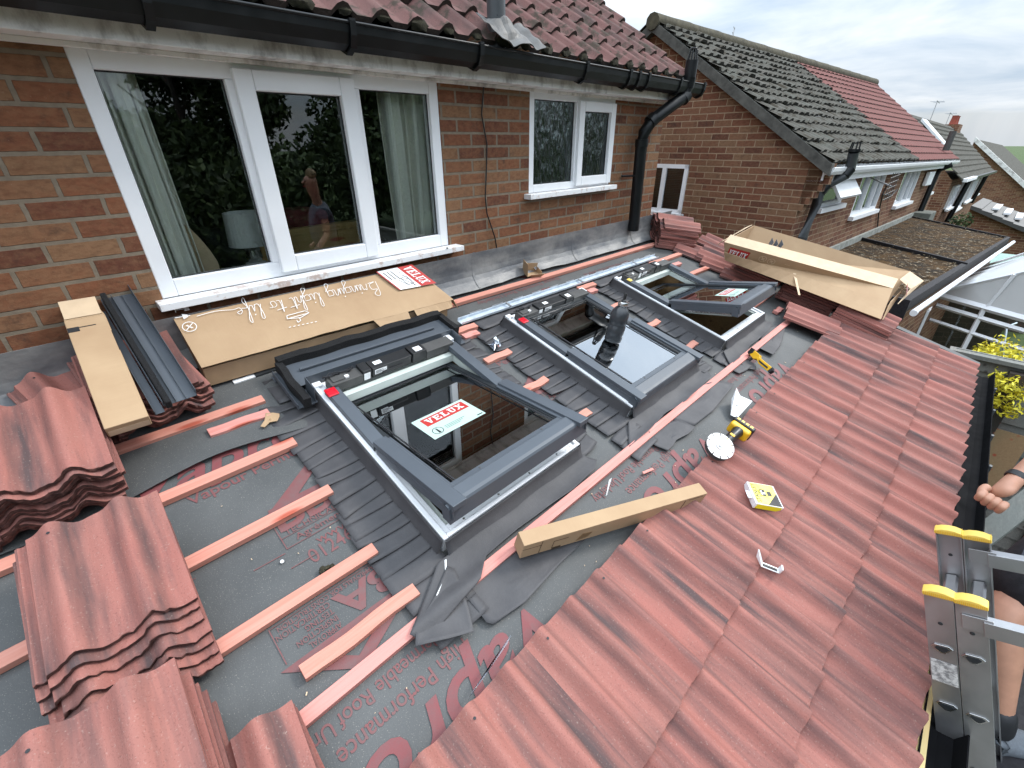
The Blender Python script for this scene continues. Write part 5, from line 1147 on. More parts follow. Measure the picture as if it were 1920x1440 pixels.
# ------------------------------------------------------------------ small litter
def sheet(name, label, cat, pts, mat, solid=.0006, fr=ROOF, folds=None):
    g = MB(); P = [Vector(p) for p in pts]; g.add(P, folds or [tuple(range(len(P)))]); return tag(g.build(name, M[mat], None, fr, smooth=0, solid=solid), label, cat)
A = [R(1381, 727, .11), R(1372, 748, .06), R(1370, 778, .03), R(1382, 784, .03), R(1411, 752, .085), R(1388, 742, .05)]
lf = sheet('leaflet', 'folded white instruction leaflet standing at the top edge of the laid tiles', 'leaflet', A, 'paper', folds=[(0, 1, 2), (0, 2, 3, 5), (5, 3, 4)])
g = MB()
for (px, py, qx, qy) in ((1379, 762, 1394, 754), (1379, 762, 1386, 775), (1386, 775, 1399, 760)):
    a, b = R(px, py, .066), R(qx, qy, .066); s_ = Vector((.003, .003, 0)); g.quad(a, b, b+s_, a+s_)
g.build('line_drawing', M['plastic_grey'], lf, smooth=0)
ca, cb_ = R(1427, 1062, .10), R(1462, 1076, .10); dv = cb_-ca
t = thing('white_clip', 'small white U-shaped plastic clip with black pad on the second tile course', 'clip', ROOF @ Mt(ca.x, ca.y, .098, math.degrees(math.atan2(dv.y, dv.x)))); L = dv.length
g = MB(); g.box((0, 0, 0), (L, .022, .004)); g.hexa([(-.02, .03, .01), (-.012, .03, .01), (.006, .022, 0), (0, .0, 0), (-.03, .04, .045), (-.024, .04, .045), (.006, .022, .006), (0, 0, .006)]); g.box((L-.006, .0, 0), (L, .022, .030)); g.build('clip_body', M['white'], t, bevel=.001)
g = MB(); g.box((.006, .004, .004), (L-.012, .014, .007)); g.build('pad', M['ink'], t)
a, b = R(878, 1312, .045), R(953, 1203, .055); s_ = Vector((.016, .006, 0))
sheet('clear_strip', 'bent clear plastic strip lying on the felt against the top edge of laid tiles', 'plastic strip', [a, a+s_, a.lerp(b, .5)+s_*1.4+Vector((0, 0, .02)), b+s_*1.4, b-s_*.4, a.lerp(b, .5)-s_*.4+Vector((0, 0, .006))], 'clear', .001, folds=[(0, 1, 2, 5), (5, 2, 3, 4)])
rs2 = random.Random(4); c = R(925, 650, .02); P = [(c+Vector((rs2.uniform(-.05, .05), rs2.uniform(-.05, .05), rs2.uniform(0, .05)))) for i in range(16)]
g = MB(); g.add(P, [(rs2.randrange(16), rs2.randrange(16), rs2.randrange(16)) for i in range(1)]); F = []
import itertools
for i in range(14): F.append((i, i+1, i+2))
g = MB(); g.add(P, F); tag(g.build('plastic_bag', M['clear'], None, ROOF, smooth=80), 'crumpled clear plastic bag between the left and middle roof windows', 'plastic bag')
c = R(1003, 506, .05); P = [(c+Vector((rs2.uniform(-.03, .05), rs2.uniform(-.03, .03), rs2.uniform(0, .04)))) for i in range(12)]
g = MB(); g.add(P, [(i, i+1, i+2) for i in range(10)]); tag(g.build('plastic_bag', M['clear'], None, ROOF, smooth=80), 'crumpled clear plastic bag in the small open box near the house', 'plastic bag')
a, b = R(1142, 900, .06), R(1136, 930, .012); sheet('white_tag', 'small white paper tag standing up between the nearest roof window and the long slim carton', 'tag', [a, a+Vector((.02, 0, 0)), b+Vector((.008, 0, 0)), b], 'paper')
a, b = R(1205, 888, .012), R(1224, 880, .012); g = MB(); dv = b-a; s_ = Vector((-dv.y, dv.x, 0)).normalized()*.006; up_ = Vector((0, 0, .006)); g.hexa([a-s_, b-s_, b+s_, a+s_, a-s_+up_, b-s_+up_, b+s_+up_, a+s_+up_]); tag(g.build('wood_splinter', M['batten_red'], None, ROOF), 'small pink wood splinter on the felt below the grey felt flap', 'splinter')
a, b, c, d = R(1203, 1078, .085), R(1206, 1088, .08), R(1211, 1087, .08), R(1213, 1079, .085); g = MB(); g.tube([a, b, c, d], .0012, 5); tag(g.build('staple', M['chrome'], None, ROOF), 'single bent wire staple lying on a laid tile', 'staple')
for k, (px, py, rr, lb_) in enumerate(((529, 1053, .006, 'round white plastic washer on the felt, above the lower batten rows at the left'), (426, 1118, .0001, None))):
    if not lb_: continue
    g = MB(); p = R(px, py, .008); g.lathe([(0, .002), (rr, .002), (rr*1.05, 0)], 12, Matrix.Translation(p)); tag(g.build('washer', M['white'], None, ROOF), lb_, 'washer')
g = MB()
rs3 = random.Random(8)
for i in range(9):
    p = R(612, 1066, .012)+Vector((rs3.uniform(-.018, .018), rs3.uniform(-.008, .008), 0)); cush(p.x, p.y, p.z, .009, .008, .010, 4)
tag(g.build('moss_clump', M['moss'], None, ROOF), 'dark crumbled moss clump lying against the fourth batten', 'moss clump')
# ------------------------------------------------------------------ neighbouring house (its own slightly turned frame)
nb = thing('neighbour_house', 'brick gabled house beyond the tile piles, its roof half mossy grey and half red', 'house', NB)
g = MB(); HW = 2.25; AP = 1.30; E0 = -.33
g.add([(0, 0, -3.6), (0, 2*HW, -3.6), (0, 2*HW, E0+.16), (0, HW, AP+.06), (0, 0, E0+.16)], [(4, 3, 2, 1, 0)])
nw = []
for (a, b, c, d) in ((N(1532, 390, 1).x, 1.85, -.77, -.36), (2.66, 4.36, -1.02, -.37), (6.02, 7.85, -1.08, -.40), (9.97, 10.75, -1.02, -.52)): nw.append((a, b, c, d))
wall_cells(0, 11.3, -3.6, E0+.02, nw, lambda a, b, c, d: g.add([(a, 0, c), (b, 0, c), (b, 0, d), (a, 0, d)], [(0, 1, 2, 3)]))
for i in range(5): g.box((0, -.05-.045*i, E0-.42+.075*i), (.11, .01, E0-.205+.075*i+.002))
g.box((0, -.14, E0-.04), (.11, .01, E0+.06)); g.add([(11.3, 0, -3.6), (11.3, 4.5, -3.6), (11.3, 4.5, E0), (11.3, HW, AP), (11.3, 0, E0)], [(0, 1, 2, 3, 4)])
nwall = g.build('wall', M['brick_far'], nb, smooth=0)
def far_window(parent, a, b, c, d, parts, y=0, vert=True, sillw=.07, open_=False):
    g = MB(); frame_bars(g, a, b, c, d, .05, y+.0, y+.07)
    for p in parts: g.box((a+(b-a)*p-.025, y+.0, c+.05), (a+(b-a)*p+.025, y+.07, d-.05))
    w = g.build('window', M['upvc'], parent)
    g = MB(); g.box((a+.05, y+.04, c+.05), (b-.05, y+.044, d-.05)); g.build('pane', M['pane'], w, smooth=0)
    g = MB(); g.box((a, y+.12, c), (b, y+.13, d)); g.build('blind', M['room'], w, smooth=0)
    g = MB(); g.box((a-.05, y-.07, c-.06), (b+.05, y+.02, c)); g.build('sill', M['upvc'], w); return w
a, b, c, d = nw[0]; w = far_window(nb, a, b, c, d, []); g = MB(); g.box((a+.02, -.03, (c+d)/2+.02), (b-.02, .0, (c+d)/2+.07)); g.hexa([(a+.02, -.20, d-.30), (b-.02, -.20, d-.30), (b-.02, -.0, d-.02), (a+.02, 0, d-.02), (a+.02, -.22, d-.27), (b-.02, -.22, d-.27), (b-.02, -.02, d+.0), (a+.02, -.02, d)]); g.build('top_hung_sash', M['upvc'], w)
far_window(nb, *nw[1], [.36, .72]); far_window(nb, *nw[2], [.40, .72]); far_window(nb, *nw[3], [.5])
# gable window
ya, yb, za, zb = 1.47, 2.35, -.92, -.29
g = MB(); g.box((-.03, ya, za), (.01, ya+.05, zb)); g.box((-.03, yb-.05, za), (.01, yb, zb)); g.box((-.03, ya, zb-.05), (.01, yb, zb)); g.box((-.03, ya, za), (.01, yb, za+.05)); g.box((-.035, 1.79, za), (.01, 1.85, zb)); frame = g.build('window', M['upvc'], nb)
g = MB(); g.box((-.012, ya+.05, za+.05), (-.010, yb-.05, zb-.05)); g.build('pane', M['pane'], frame, smooth=0)
g = MB(); [g.box((-.006, ya+.05, za+.06+.022*i), (-.003, yb-.05, za+.066+.022*i)) for i in range(23)]; g.build('blind', M['plastic_grey'], frame, smooth=0)
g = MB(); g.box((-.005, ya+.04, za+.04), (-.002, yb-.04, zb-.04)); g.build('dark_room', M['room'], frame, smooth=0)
g = MB(); g.box((-.08, ya-.04, za-.05), (.01, yb+.04, za)); g.build('sill', M['sill'], frame)
# roof: two coverings on the visible slope plus the hidden one
pit = math.atan2(AP+.02-(E0+.06), HW+.22); gau = math.hypot(HW+.22, AP-E0)/14.9
def lift(g): g.v = [Vector((v.x, v.y, v.z+.026*max(0, v.x)*max(0, min(1, (v.y+.22)/2.47)))) for v in g.v]
def slope(mat, xa_of_row, xb_of_row, amp, thick, jit, name, pw, res):
    g, e = MB(), MB()
    for c in range(15):
        roof_courses_row(g, e, xa_of_row(c), xb_of_row(c), -.22, E0+.08, pit, c, gau, pw, amp, thick, res, jit)
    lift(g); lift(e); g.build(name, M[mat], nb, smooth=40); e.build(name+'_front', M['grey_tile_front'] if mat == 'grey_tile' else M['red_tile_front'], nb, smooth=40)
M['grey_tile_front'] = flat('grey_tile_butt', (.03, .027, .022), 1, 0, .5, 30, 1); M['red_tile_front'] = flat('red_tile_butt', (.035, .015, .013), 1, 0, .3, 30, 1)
def roof_courses_row(g, mb, x0, x1, y0, z0, pitch, c, gauge, pw, amp, thick, res, jitter):
    cs, sn = math.cos(pitch), math.sin(pitch); n = max(2, int((x1-x0)/pw*res)); s0 = c*gauge; X = [x0+(x1-x0)*i/n for i in range(n+1)]
    pt = lambda x, s, h: (x, y0+s*cs-h*sn, z0+s*sn+h*cs)
    def hh(x): u = (x/pw) % 1; return (amp if .18 < u < .82 else .0)+jitter*noise.noise((math.floor(x/pw)*3.1, c*5.3, 1))
    J = [jitter*1.2*noise.noise((math.floor(x/pw*2)*3.3, c*3, 7)) for x in X]
    b = n+1; V = [pt(x, s0+J[i], hh(x)) for i, x in enumerate(X)]+[pt(x, s0+J[i], hh(x)+thick) for i, x in enumerate(X)]+[pt(x, s0+gauge+.01, hh(x)) for x in X]
    g.add(V, [(b+i, b+i+1, 2*b+i+1, 2*b+i) for i in range(n)]); mb.add(V[:2*b], [(i, i+1, b+i+1, b+i) for i in range(n)])
bound = lambda c: 5.2-.35*c/15+.12*math.sin(c*2.2)
slope('grey_tile', lambda c: -.10, bound, .026, .034, .024, 'mossy_roof', .20, 6)
slope('red_tile_far', bound, lambda c: 11.45, .018, .022, .002, 'red_roof', .30, 6)
g = MB(); g.add([(-.1, HW, AP+.12), (11.45, HW, AP+.12), (11.45, 2*HW+.3, E0+.06), (-.1, 2*HW+.3, E0+.06)], [(0, 1, 2, 3)]); lift(g); g.build('rear_roof', M['grey_tile'], nb)
g = MB()
for i in range(26):
    x = -.14+i*.446; g.tube([(x, HW, AP+.05), (x+.47, HW, AP+.05+.006*(i % 2))], .095, 10)
lift(g); g.build('ridge_tile', flat('mossy_ridge', (.06, .052, .032), 1, 0, .5, 12, 1), nb, smooth=50)
g = MB()
for s in (0, 1):
    ye, yr = (-.24, HW) if s == 0 else (2*HW+.24, HW); sg = 1 if s == 0 else -1
    g.hexa([(-.12, ye, E0-.03), (-.02, ye, E0-.03), (-.02, yr, AP-.06), (-.12, yr, AP-.06), (-.12, ye, E0+.09), (-.02, ye, E0+.09), (-.02, yr, AP+.06), (-.12, yr, AP+.06)])
g.build('verge', flat('mortar_verge', (.075, .073, .065), .95, 0, .4, 12, .8), nb)
g = MB(); g.box((-.02, -.17, E0-.08), (11.4, -.15, E0+.08)); g.box((.0, -.17, E0-.10), (11.4, 0, E0-.08)); g.build('fascia', M['upvc'], nb)
g = MB(); pr2 = [(-.055, 0), (-.05, -.035), (-.03, -.07), (.03, -.07), (.05, -.035), (.055, 0)]
for i in range(len(pr2)-1):
    (a, b), (c, d) = pr2[i], pr2[i+1]; g.quad((-.06, -.205+a, E0+.05+b), (11.5, -.205+a, E0+.05+b), (11.5, -.205+c, E0+.05+d), (-.06, -.205+c, E0+.05+d))
g.quad(*[(-.06, -.205+a, E0+.05+b) for a, b in pr2]); g.tube([(-.06, -.255, E0+.05), (11.5, -.255, E0+.05)], .006, 6); g.build('gutter', M['upvc'], nb, solid=.004)
def pipe(pts, r, name, mat, parent, fr=None, top=False):
    g = MB(); g.tube(pts, r, 12); o = g.build(name, M[mat], parent, smooth=50); return o
P = [N(1601, 285, 1, -.28), N(1594, 316, 1, -.28), N(1582, 330, 1, -.25), N(1549, 347, 1, -.11), N(1537, 361, 1, -.08), N(1530, 385, 1, -.08), N(1505, 445, 1, -.08)]; P.append(P[-1]+Vector((0, 0, -1)))
pp = pipe(P, .055, 'downpipe', 'grey_pvc', nb); g = MB()
for p, q in ((P[1], P[2]), (P[3], P[4])): g.tube([p, q], .064, 12)
g.tube([P[0], P[0]+Vector((0, 0, .03))], .064, 12)
for k in range(7): a = 2*math.pi*k/7; g.tube([P[0]+Vector((.05*math.cos(a), .05*math.sin(a), 0)), P[0]+Vector((.04*math.cos(a), .04*math.sin(a), .10))], .008, 5)
g.build('pipe_collar', M['black_pvc'], pp, smooth=50)
pipe([Vector((9.75, -.30, E0-.02)), Vector((9.72, -.10, E0-.14)), Vector((9.70, -.08, E0-.30)), Vector((9.55, -.08, -1.48))], .06, 'downpipe', 'black_pvc', nb)
g = MB(); g.box((9.05, -.36, -1.78), (9.95, .0, -1.42)); g.build('concrete_block', flat('concrete', (.12, .125, .11), .95, 0, .3, 6, .6), nb, bevel=.02)
g = MB(); g.box((8.55, -.10, -.80), (9.3, -.02, -.50)); g.build('alarm_box', M['upvc'], nb, bevel=.02)
g = MB(); g.tube([N(1664, 345, 1, -.02), N(1655, 365, 1, -.02), N(1648, 395, 1, -.02), N(1645, 425, 1, -.02)], .012, 5); g.tube([N(1655, 365, 1, -.03), N(1672, 366, 1, -.03), N(1682, 355, 1, -.05)], .012, 5); g.build('wall_cable', M['plastic_black'], nb, smooth=50)
g = MB(); vx = 9.9; q = (vx, -.30+3*gau*math.cos(pit)*.5, E0+.12+3*gau*math.sin(pit)*.5); g.tube([q, (q[0], q[1], q[2]+.42)], .07, 10); g.build('vent_pipe', M['plastic_grey'], nb, smooth=50)
# aerials
def aerial(name, label, parent_m, h, arms, L, group=None, lean=.0, boom=True):
    t = thing(name, label, 'aerial', parent_m, group); g = MB(); g.tube([(0, 0, -.1), (lean, 0, h)], .014, 6); g.build('mast', M['alu'], t, smooth=50)
    g = MB(); g.tube([(lean-L*.2, 0, h), (lean+L, 0, h-.05)], .010, 5)
    for i in range(arms): x = lean-L*.1+L*1.05*i/(arms-1); l = .24*(1-.3*i/arms); g.tube([(x, -l, h-.02), (x, l, h-.02)], .006, 4)
    g.build('element', M['alu'], t, smooth=50); return t
aerial('tv_aerial', 'aerial leaning on the ridge of the neighbouring house above its mossy tiles', NB @ Matrix.Translation((3.3, HW+.3, AP+.05)) @ Matrix.Rotation(R_(12), 4, 'Y') @ Matrix.Scale(.55, 4), .35, 9, 1.6)
t = thing('tv_aerial', 'stacked ladder-like aerial on a raised mast on the ridge of the neighbouring house', 'aerial', NB @ Matrix.Translation((2.75, HW+.3, AP+.05)) @ Matrix.Scale(.62, 4)); g = MB(); g.tube([(0, 0, 0), (.12, 0, .62)], .014, 6); g.build('mast', M['alu'], t)
g = MB()
for i in range(5): z = .12+.12*i; g.tube([(-.28+.12*z, -.12, z-.02), (.32+.12*z, .12, z+.02)], .007, 4)
g.tube([(-.2, 0, .08), (-.16, 0, .44)], .008, 4); g.build('element', M['alu'], t)
wa = N(1672, 350, 1, -.5); t = thing('tv_aerial', 'black grid aerial on an arm before the third wall window of the neighbouring house', 'aerial', NB @ Matrix.Translation(wa) @ Matrix.Scale(.52, 4)); g = MB(); g.tube([(2.0, .90, .12), (0, 0, 0)], .02, 6); g.build('arm', M['alu'], t)
g = MB(); [g.tube([(-.55, 0, -.30+.13*i), (.55, 0, -.24+.13*i)], .010, 4) for i in range(5)]; [g.tube([(-.4+.26*i, 0, -.32), (-.38+.26*i, 0, .34)], .008, 4) for i in range(4)]; g.build('grid', M['plastic_grey'], t)
# flat mossy roof in front of the neighbouring house
fz = -1.52
t = thing('flat_roof_extension', 'low flat roofed extension covered in brown moss and leaves in front of the neighbouring house', 'extension', NB)
FX0, FX1 = .15, 9.1
c1 = N(1707, 567, 2, fz); c2 = N(1893, 448, 2, fz); c3 = N(1735, 417, 2, fz)
FP = [(.2, 0), (c1.x, c1.y), (c2.x, c2.y), (8.9, -.02)]
def ff(u, v):
    a = Vector((.15, 0)).lerp(Vector((8.9, -.02)), u); b = Vector((c1.x-.0, c1.y)).lerp(Vector((c2.x, c2.y)), u); p = a.lerp(b, v); return (p.x, p.y, fz+.012*noise.noise((p.x*4, p.y*4, 1)))
g = MB(); g.grid(ff, frange(0, 1, .012), frange(0, 1, .05)); g.build('moss_covering', M['mossroof'], t)
g = MB()
A_, B_ = Vector((c1.x, c1.y, fz)), Vector((c2.x, c2.y, fz)); o = Vector((0, -.06, 0)); 
g.hexa([A_+Vector((0, 0, -.1)), B_+Vector((0, 0, -.1)), B_+Vector((0, .05, -.1)), A_+Vector((0, .05, -.1)), A_+Vector((0, 0, .03)), B_+Vector((0, 0, .03)), B_+Vector((0, .05, .03)), A_+Vector((0, .08, .03))])
g.hexa([(c1.x-.05, c1.y, fz-.2), (c1.x, c1.y, fz-.2), (.2, 0, fz-.2), (.15, 0, fz-.2), (c1.x-.05, c1.y, fz+.03), (c1.x, c1.y, fz+.03), (.2, 0, fz+.03), (.15, 0, fz+.03)])
m1_ = A_.lerp(B_, .42); m0_ = Vector((3.9, -.05, fz)); g.hexa([m0_, m0_+Vector((.06, 0, 0)), m1_+Vector((.06, 0, 0)), m1_, m0_+Vector((0, 0, .05)), m0_+Vector((.06, 0, .05)), m1_+Vector((.06, 0, .05)), m1_+Vector((0, 0, .05))])
g.hexa([(8.86, -.02, fz-.2), (8.92, -.02, fz-.2), B_+Vector((.03, 0, -.2)), B_+Vector((-.03, 0, -.2)), (8.86, -.02, fz+.03), (8.92, -.02, fz+.03), B_+Vector((.03, 0, .03)), B_+Vector((-.03, 0, .03))])
g.build('edge_trim', M['cloth_black'], t)
g = MB(); g.tube([A_+Vector((-.12, -.07, -.06)), B_+Vector((.1, -.07, -.06))], .028, 10); g.tube([A_+Vector((-.14, -.07, -.07)), A_+Vector((-.08, -.07, -.07))], .033, 12); g.build('gutter', M['upvc'], t, smooth=50)
g = MB(); g.hexa([(c1.x+.05, c1.y+.1, -3.6), (c2.x-.1, c2.y+.1, -3.6), (8.8, -.05, -3.6), (.25, -.05, -3.6), (c1.x+.05, c1.y+.1, fz-.1), (c2.x-.1, c2.y+.1, fz-.1), (8.8, -.05, fz-.1), (.25, -.05, fz-.1)]); g.build('wall', M['brick_far'], t, smooth=0)
g = MB(); g.box((.3, -.045, fz-.02), (8.95, -.004, fz+.10)); g.build('wall_flashing', flat('pale_mortar_fillet', (.24, .25, .23), .9, 0, .3, 8, .5), t)
g = MB(); rs = random.Random(21)
for i in range(900):
    p = Vector(ff(rs.random(), rs.random()**.8)); r = rs.uniform(.006, .022); a = rs.uniform(0, 6.28); e = Vector((math.cos(a), math.sin(a), 0))*r; f_ = Vector((-e.y, e.x, 0))*rs.uniform(.3, .9); z = Vector((0, 0, .012+rs.random()*.012)); g.quad(p-e-f_+z, p+e-f_+z*1.3, p+e+f_+z, p-e+f_+z*1.4)
g.build('dead_leaf', flat('dead_leaves', (.20, .15, .09), .9, 0, .5, 40, 0), t, kind='stuff', smooth=0)
# conservatory
cz = -1.98
cA, cB = PZ(1752, 551, cz), PZ(1990, 617, cz)
t = thing('conservatory', 'white framed glass conservatory with pale polycarbonate hipped roof beside the mossy flat roof', 'conservatory')
cD = PZ(1832, 502, cz); 
rv = (cB-cA).normalized(); dn = Vector((0, 0, -1))
def bar(g, a, b, r=.035): g.tube([a, b], r*.72, 4)
g = MB(); bar(g, cA, cB, .06); bar(g, cA+dn*.14, cB+dn*.14, .045)
tr1 = PZ(1729, 583, cz-.3); 
z1, z2 = cz-.36, cz-1.9
lv = lambda P, z: Vector((P.x, P.y, z))
bar(g, lv(cA, z1), lv(cB, z1), .035)
for k in (0, .0,): pass
posts = [0, .40, .80]
L = (cB-cA).length
cm = PZ(1826, 603, z1); k1 = (cm-lv(cA, z1)).dot(rv)/L
for k in (0.0, 2*k1, 4*k1): bar(g, cA.lerp(cB, k), lv(cA.lerp(cB, k), z2-.2), .045)
nrmc = Vector((-rv.y, rv.x, 0)); nrmc = nrmc if nrmc.x > 0 else -nrmc
sd_ = (PZ(1700, 600, cz)-cA); cE = cA+Vector((.35, 1.0, 0))
cE = cA+Vector((.05, .45, 0))
for dx in (-.22, -.40, -.62): bar(g, cA+Vector((dx, -.02, -.1)), cA+Vector((dx, -.02, -1.6)), .03)
bar(g, cA+Vector((0, -.02, -.1)), cA+Vector((-.62, -.02, -.1)), .03)
for k in (.4, 1): bar(g, cA.lerp(cE, k), lv(cA.lerp(cE, k), z2-.2), .03)
cfm = g.build('frame', M['upvc'], t, smooth=50)
g = MB(); g.quad(cA, cB, lv(cB, z2), lv(cA, z2)); g.quad(cA, cE, lv(cE, z2), lv(cA, z2)); g.build('pane', M['pane'], t, smooth=0)
g = MB(); ofs = Vector((1.6, .3, 0)); g.quad(lv(cA, cz)+ofs+Vector((0, 1, 0)), lv(cB, cz)+ofs, lv(cB, -4)+ofs, lv(cA, -4)+ofs+Vector((0, 1, 0))); g.quad(lv(cA, z2-.2), lv(cB, z2-.2), lv(cB, z2-.2)+ofs, lv(cA, z2-.2)+ofs); g.build('dark_backing', flat('dark_green_room', (.03, .04, .03), .9), t, smooth=0)  # added backing panels, dimness of the interior put into their dark colour
hx = lambda px, py, h, k=0: PZ(px, py, cz+h)
r0 = hx(1920, 514, .5); r1 = r0+(r0-cA)*.6; bl, br = hx(1842, 503, .0), hx(1920, 480, .5); br = br+(br-bl)*.6
g = MB(); g.quad(cA, cB, r1+(cB-cA)*.3, r1); g.quad(cA, r1, br, bl); g.build('roof_panel', M['poly'], t, smooth=0)
g = MB(); up3 = Vector((0, 0, .03)); bar(g, cA+up3, r1+up3, .035); h1 = PZ(1863, 574, cz+.02); k = (h1-cA).dot(rv)/L; e_ = PZ(1900, 519, cz+.45); bar(g, cA.lerp(cB, k)+up3, e_+up3, .03); bar(g, cA.lerp(cB, k*2)+up3, e_+(cB-cA)*k+up3, .03)
for a_, b_ in (((1782, 534), (1920, 505)), ((1802, 523), (1920, 496)), ((1822, 513), (1920, 487)), ((1842, 503), (1920, 479))):
    p_, q_ = hx(*a_, .0), hx(*b_, .5); bar(g, p_+up3, q_+(q_-p_)*.6+up3, .028)
g.build('roof_bar', M['upvc'], t, smooth=50)
g = MB(); g.tube([PZ(1757, 556, cz-.05), PZ(1742, 559, cz-.1), PZ(1731, 570, cz-.2), PZ(1706, 634, cz-.9), PZ(1700, 650, cz-1.2)], .035, 8); g.build('downpipe', M['upvc'], t, smooth=50)
g = MB(); g.box((cA.x+.2, cA.y-2.2, -4.05), (cA.x+2.6, cA.y+1, z2-.1)); g.build('low_wall', M['brick_far'], t)
# bicycle outline behind the glass is only hinted: a frame with two wheels
bc = PZ(1815, 655, -2.9)+Vector((.5, 0, -.3)); t = thing('bicycle', 'faint bicycle standing behind the dark conservatory glass', 'bicycle', Matrix.Translation(bc) @ Matrix.Rotation(R_(-75), 4, 'Z'))
for dx in (-.5, .5):
    g = MB(); g.tube([(dx+.33*math.cos(a*math.pi/10), 0, .33*math.sin(a*math.pi/10)) for a in range(21)], .014, 5, False); g.build('wheel', M['plastic_grey'], t, smooth=60)
g = MB(); [g.tube(p, .016, 5) for p in (((-.5, 0, 0), (-.1, 0, -.02), (.35, 0, .45), (-.2, 0, .45), (-.1, 0, -.02)), ((-.5, 0, 0), (-.2, 0, .45), (-.22, 0, .6)), ((.5, 0, 0), (.33, 0, .6), (.45, .1, .65)))]; g.build('frame', M['galv'], t, smooth=60)
# ------------------------------------------------------------------ boundary fence, plywood, bin, pot, planter
t = thing('fence_panel', 'weathered grey overlapping board fence running away from the eaves on the right', 'fence')
g = MB(); FX = 5.34
for i in range(17):
    z = -3.95+.135*i; g.hexa([(FX, -7.2, z), (FX+.02, -7.2, z), (FX+.02, -2.72, z), (FX, -2.72, z), (FX+.022, -7.2, z+.15), (FX+.034, -7.2, z+.15), (FX+.034, -2.72, z+.15), (FX+.022, -2.72, z+.15)])
g.build('board', M['fence'], t)
g = MB(); g.box((FX-.05, -7.2, -1.68), (FX+.06, -2.68, -1.645)); g.build('top_rail', M['card_pale'] if False else M['fence'], t)
g = MB(); g.box((FX-.09, -3.20, -4.02), (FX-.005, -3.09, -1.72)); g.box((FX-.035, -3.78, -4.02), (FX-.005, -3.73, -1.72)); g.build('post', M['fence_dark'], t)
t = thing('plywood_sheet', 'brown plywood offcut leaning against the grey fence', 'board', Matrix.Translation((5.22, -3.0, -2.9)) @ Matrix.Rotation(R_(6), 4, 'Y')); g = MB(); g.box((0, -.42, -.3), (.014, .12, .66)); g.build('board', M['ply'], t)
bn = PZ(1812, 905, -3.05)
t = thing('dustbin', 'black round dustbin with grey lid standing by the fence', 'bin', Matrix.Translation((bn.x, bn.y, -4.02))); g = MB(); g.lathe([(0, 0), (.20, 0), (.25, .85)], 28); g.build('body', M['black_pvc'], t, smooth=50)
g = MB(); g.lathe([(.27, .84), (.28, .87), (.25, .90), (.12, .94), (0, .95)], 32); g.tube([(-.05, 0, .95), (-.05, 0, .99), (.05, 0, .99), (.05, 0, .95)], .012, 6); g.build('lid', M['plastic_grey'], t, smooth=50)
pt_ = PZ(1821, 970, -3.2)
t = thing('plant_pot', 'grey round pot with reddish brown inside, beyond the yellow ladder caps', 'pot', Matrix.Translation((pt_.x, pt_.y, -3.48))); g = MB(); g.lathe([(0, 0), (.115, 0), (.135, .18), (.155, .19), (.16, .28), (.148, .28), (.142, .19), (.12, .1)], 28); g.build('body', M['galv'], t, smooth=40)
g = MB(); g.lathe([(0, .15), (.13, .15)], 24); g.build('contents', flat('red_brown_liquid', (.16, .045, .02), .25), t)
g = MB(); g.box((pt_.x-.35, pt_.y-.35, -4.03), (pt_.x+.3, pt_.y+.3, -3.48)); tag(g.build('storage_crate', M['plastic_black'], bevel=.02), 'dark crate on the ground under the grey round pot', 'crate')
# yellow shrub over the fence
t = thing('yellow_shrub', 'bright yellow leafed shrub hanging over the fence near the conservatory', 'shrub')
sc_c = [PX(1885, 690, 5.5), PX(1862, 740, 5.45), PX(1905, 735, 5.5), PX(1842, 668, 5.6), PX(1925, 700, 5.6), PX(1880, 660, 5.7), PX(1815, 690, 5.35), PX(1858, 752, 5.2), PX(1892, 765, 5.2), PX(1905, 735, 5.2), PX(1880, 715, 5.25)]
g = MB(); rs = random.Random(9); rad = [.20, .14, .16, .12, .20, .16, .05, .06, .09, .11, .10]; g2 = MB()
for c, r in zip(sc_c, rad):
    g2.tube([Vector((5.7, -3.2, -2.6)), c.lerp(Vector((5.7, -3.2, -2.6)), .4), c], [.012, .008, .004], 5)
    for i in range(int(1500*r)):
        d = Vector((rs.gauss(0, 1), rs.gauss(0, 1), rs.gauss(0, 1)*.7)).normalized()*r*rs.random()**.45; p = c+d; a = Vector((rs.gauss(0, 1), rs.gauss(0, 1), rs.gauss(0, .7))).normalized()*rs.uniform(.018, .034); b_ = a.cross(Vector((rs.gauss(0, 1), rs.gauss(0, 1), rs.gauss(0, 1)))).normalized()*rs.uniform(.005, .010); g.quad(p-a, p+b_, p+a, p-b_)
m_ = NT('yellow_leaf'); ri_ = m_.node('ShaderNodeNewGeometry').outputs['Random Per Island']; m_.set(m_.ramp(ri_, (.0, (.38, .34, .015)), (.6, (.70, .58, .02)), (1., (.80, .74, .08))), .6); M['yleaf'] = m_.mat
g.build('leaves', M['yleaf'], t, smooth=0); g2.build('stem', M['rafter'], t, smooth=50)
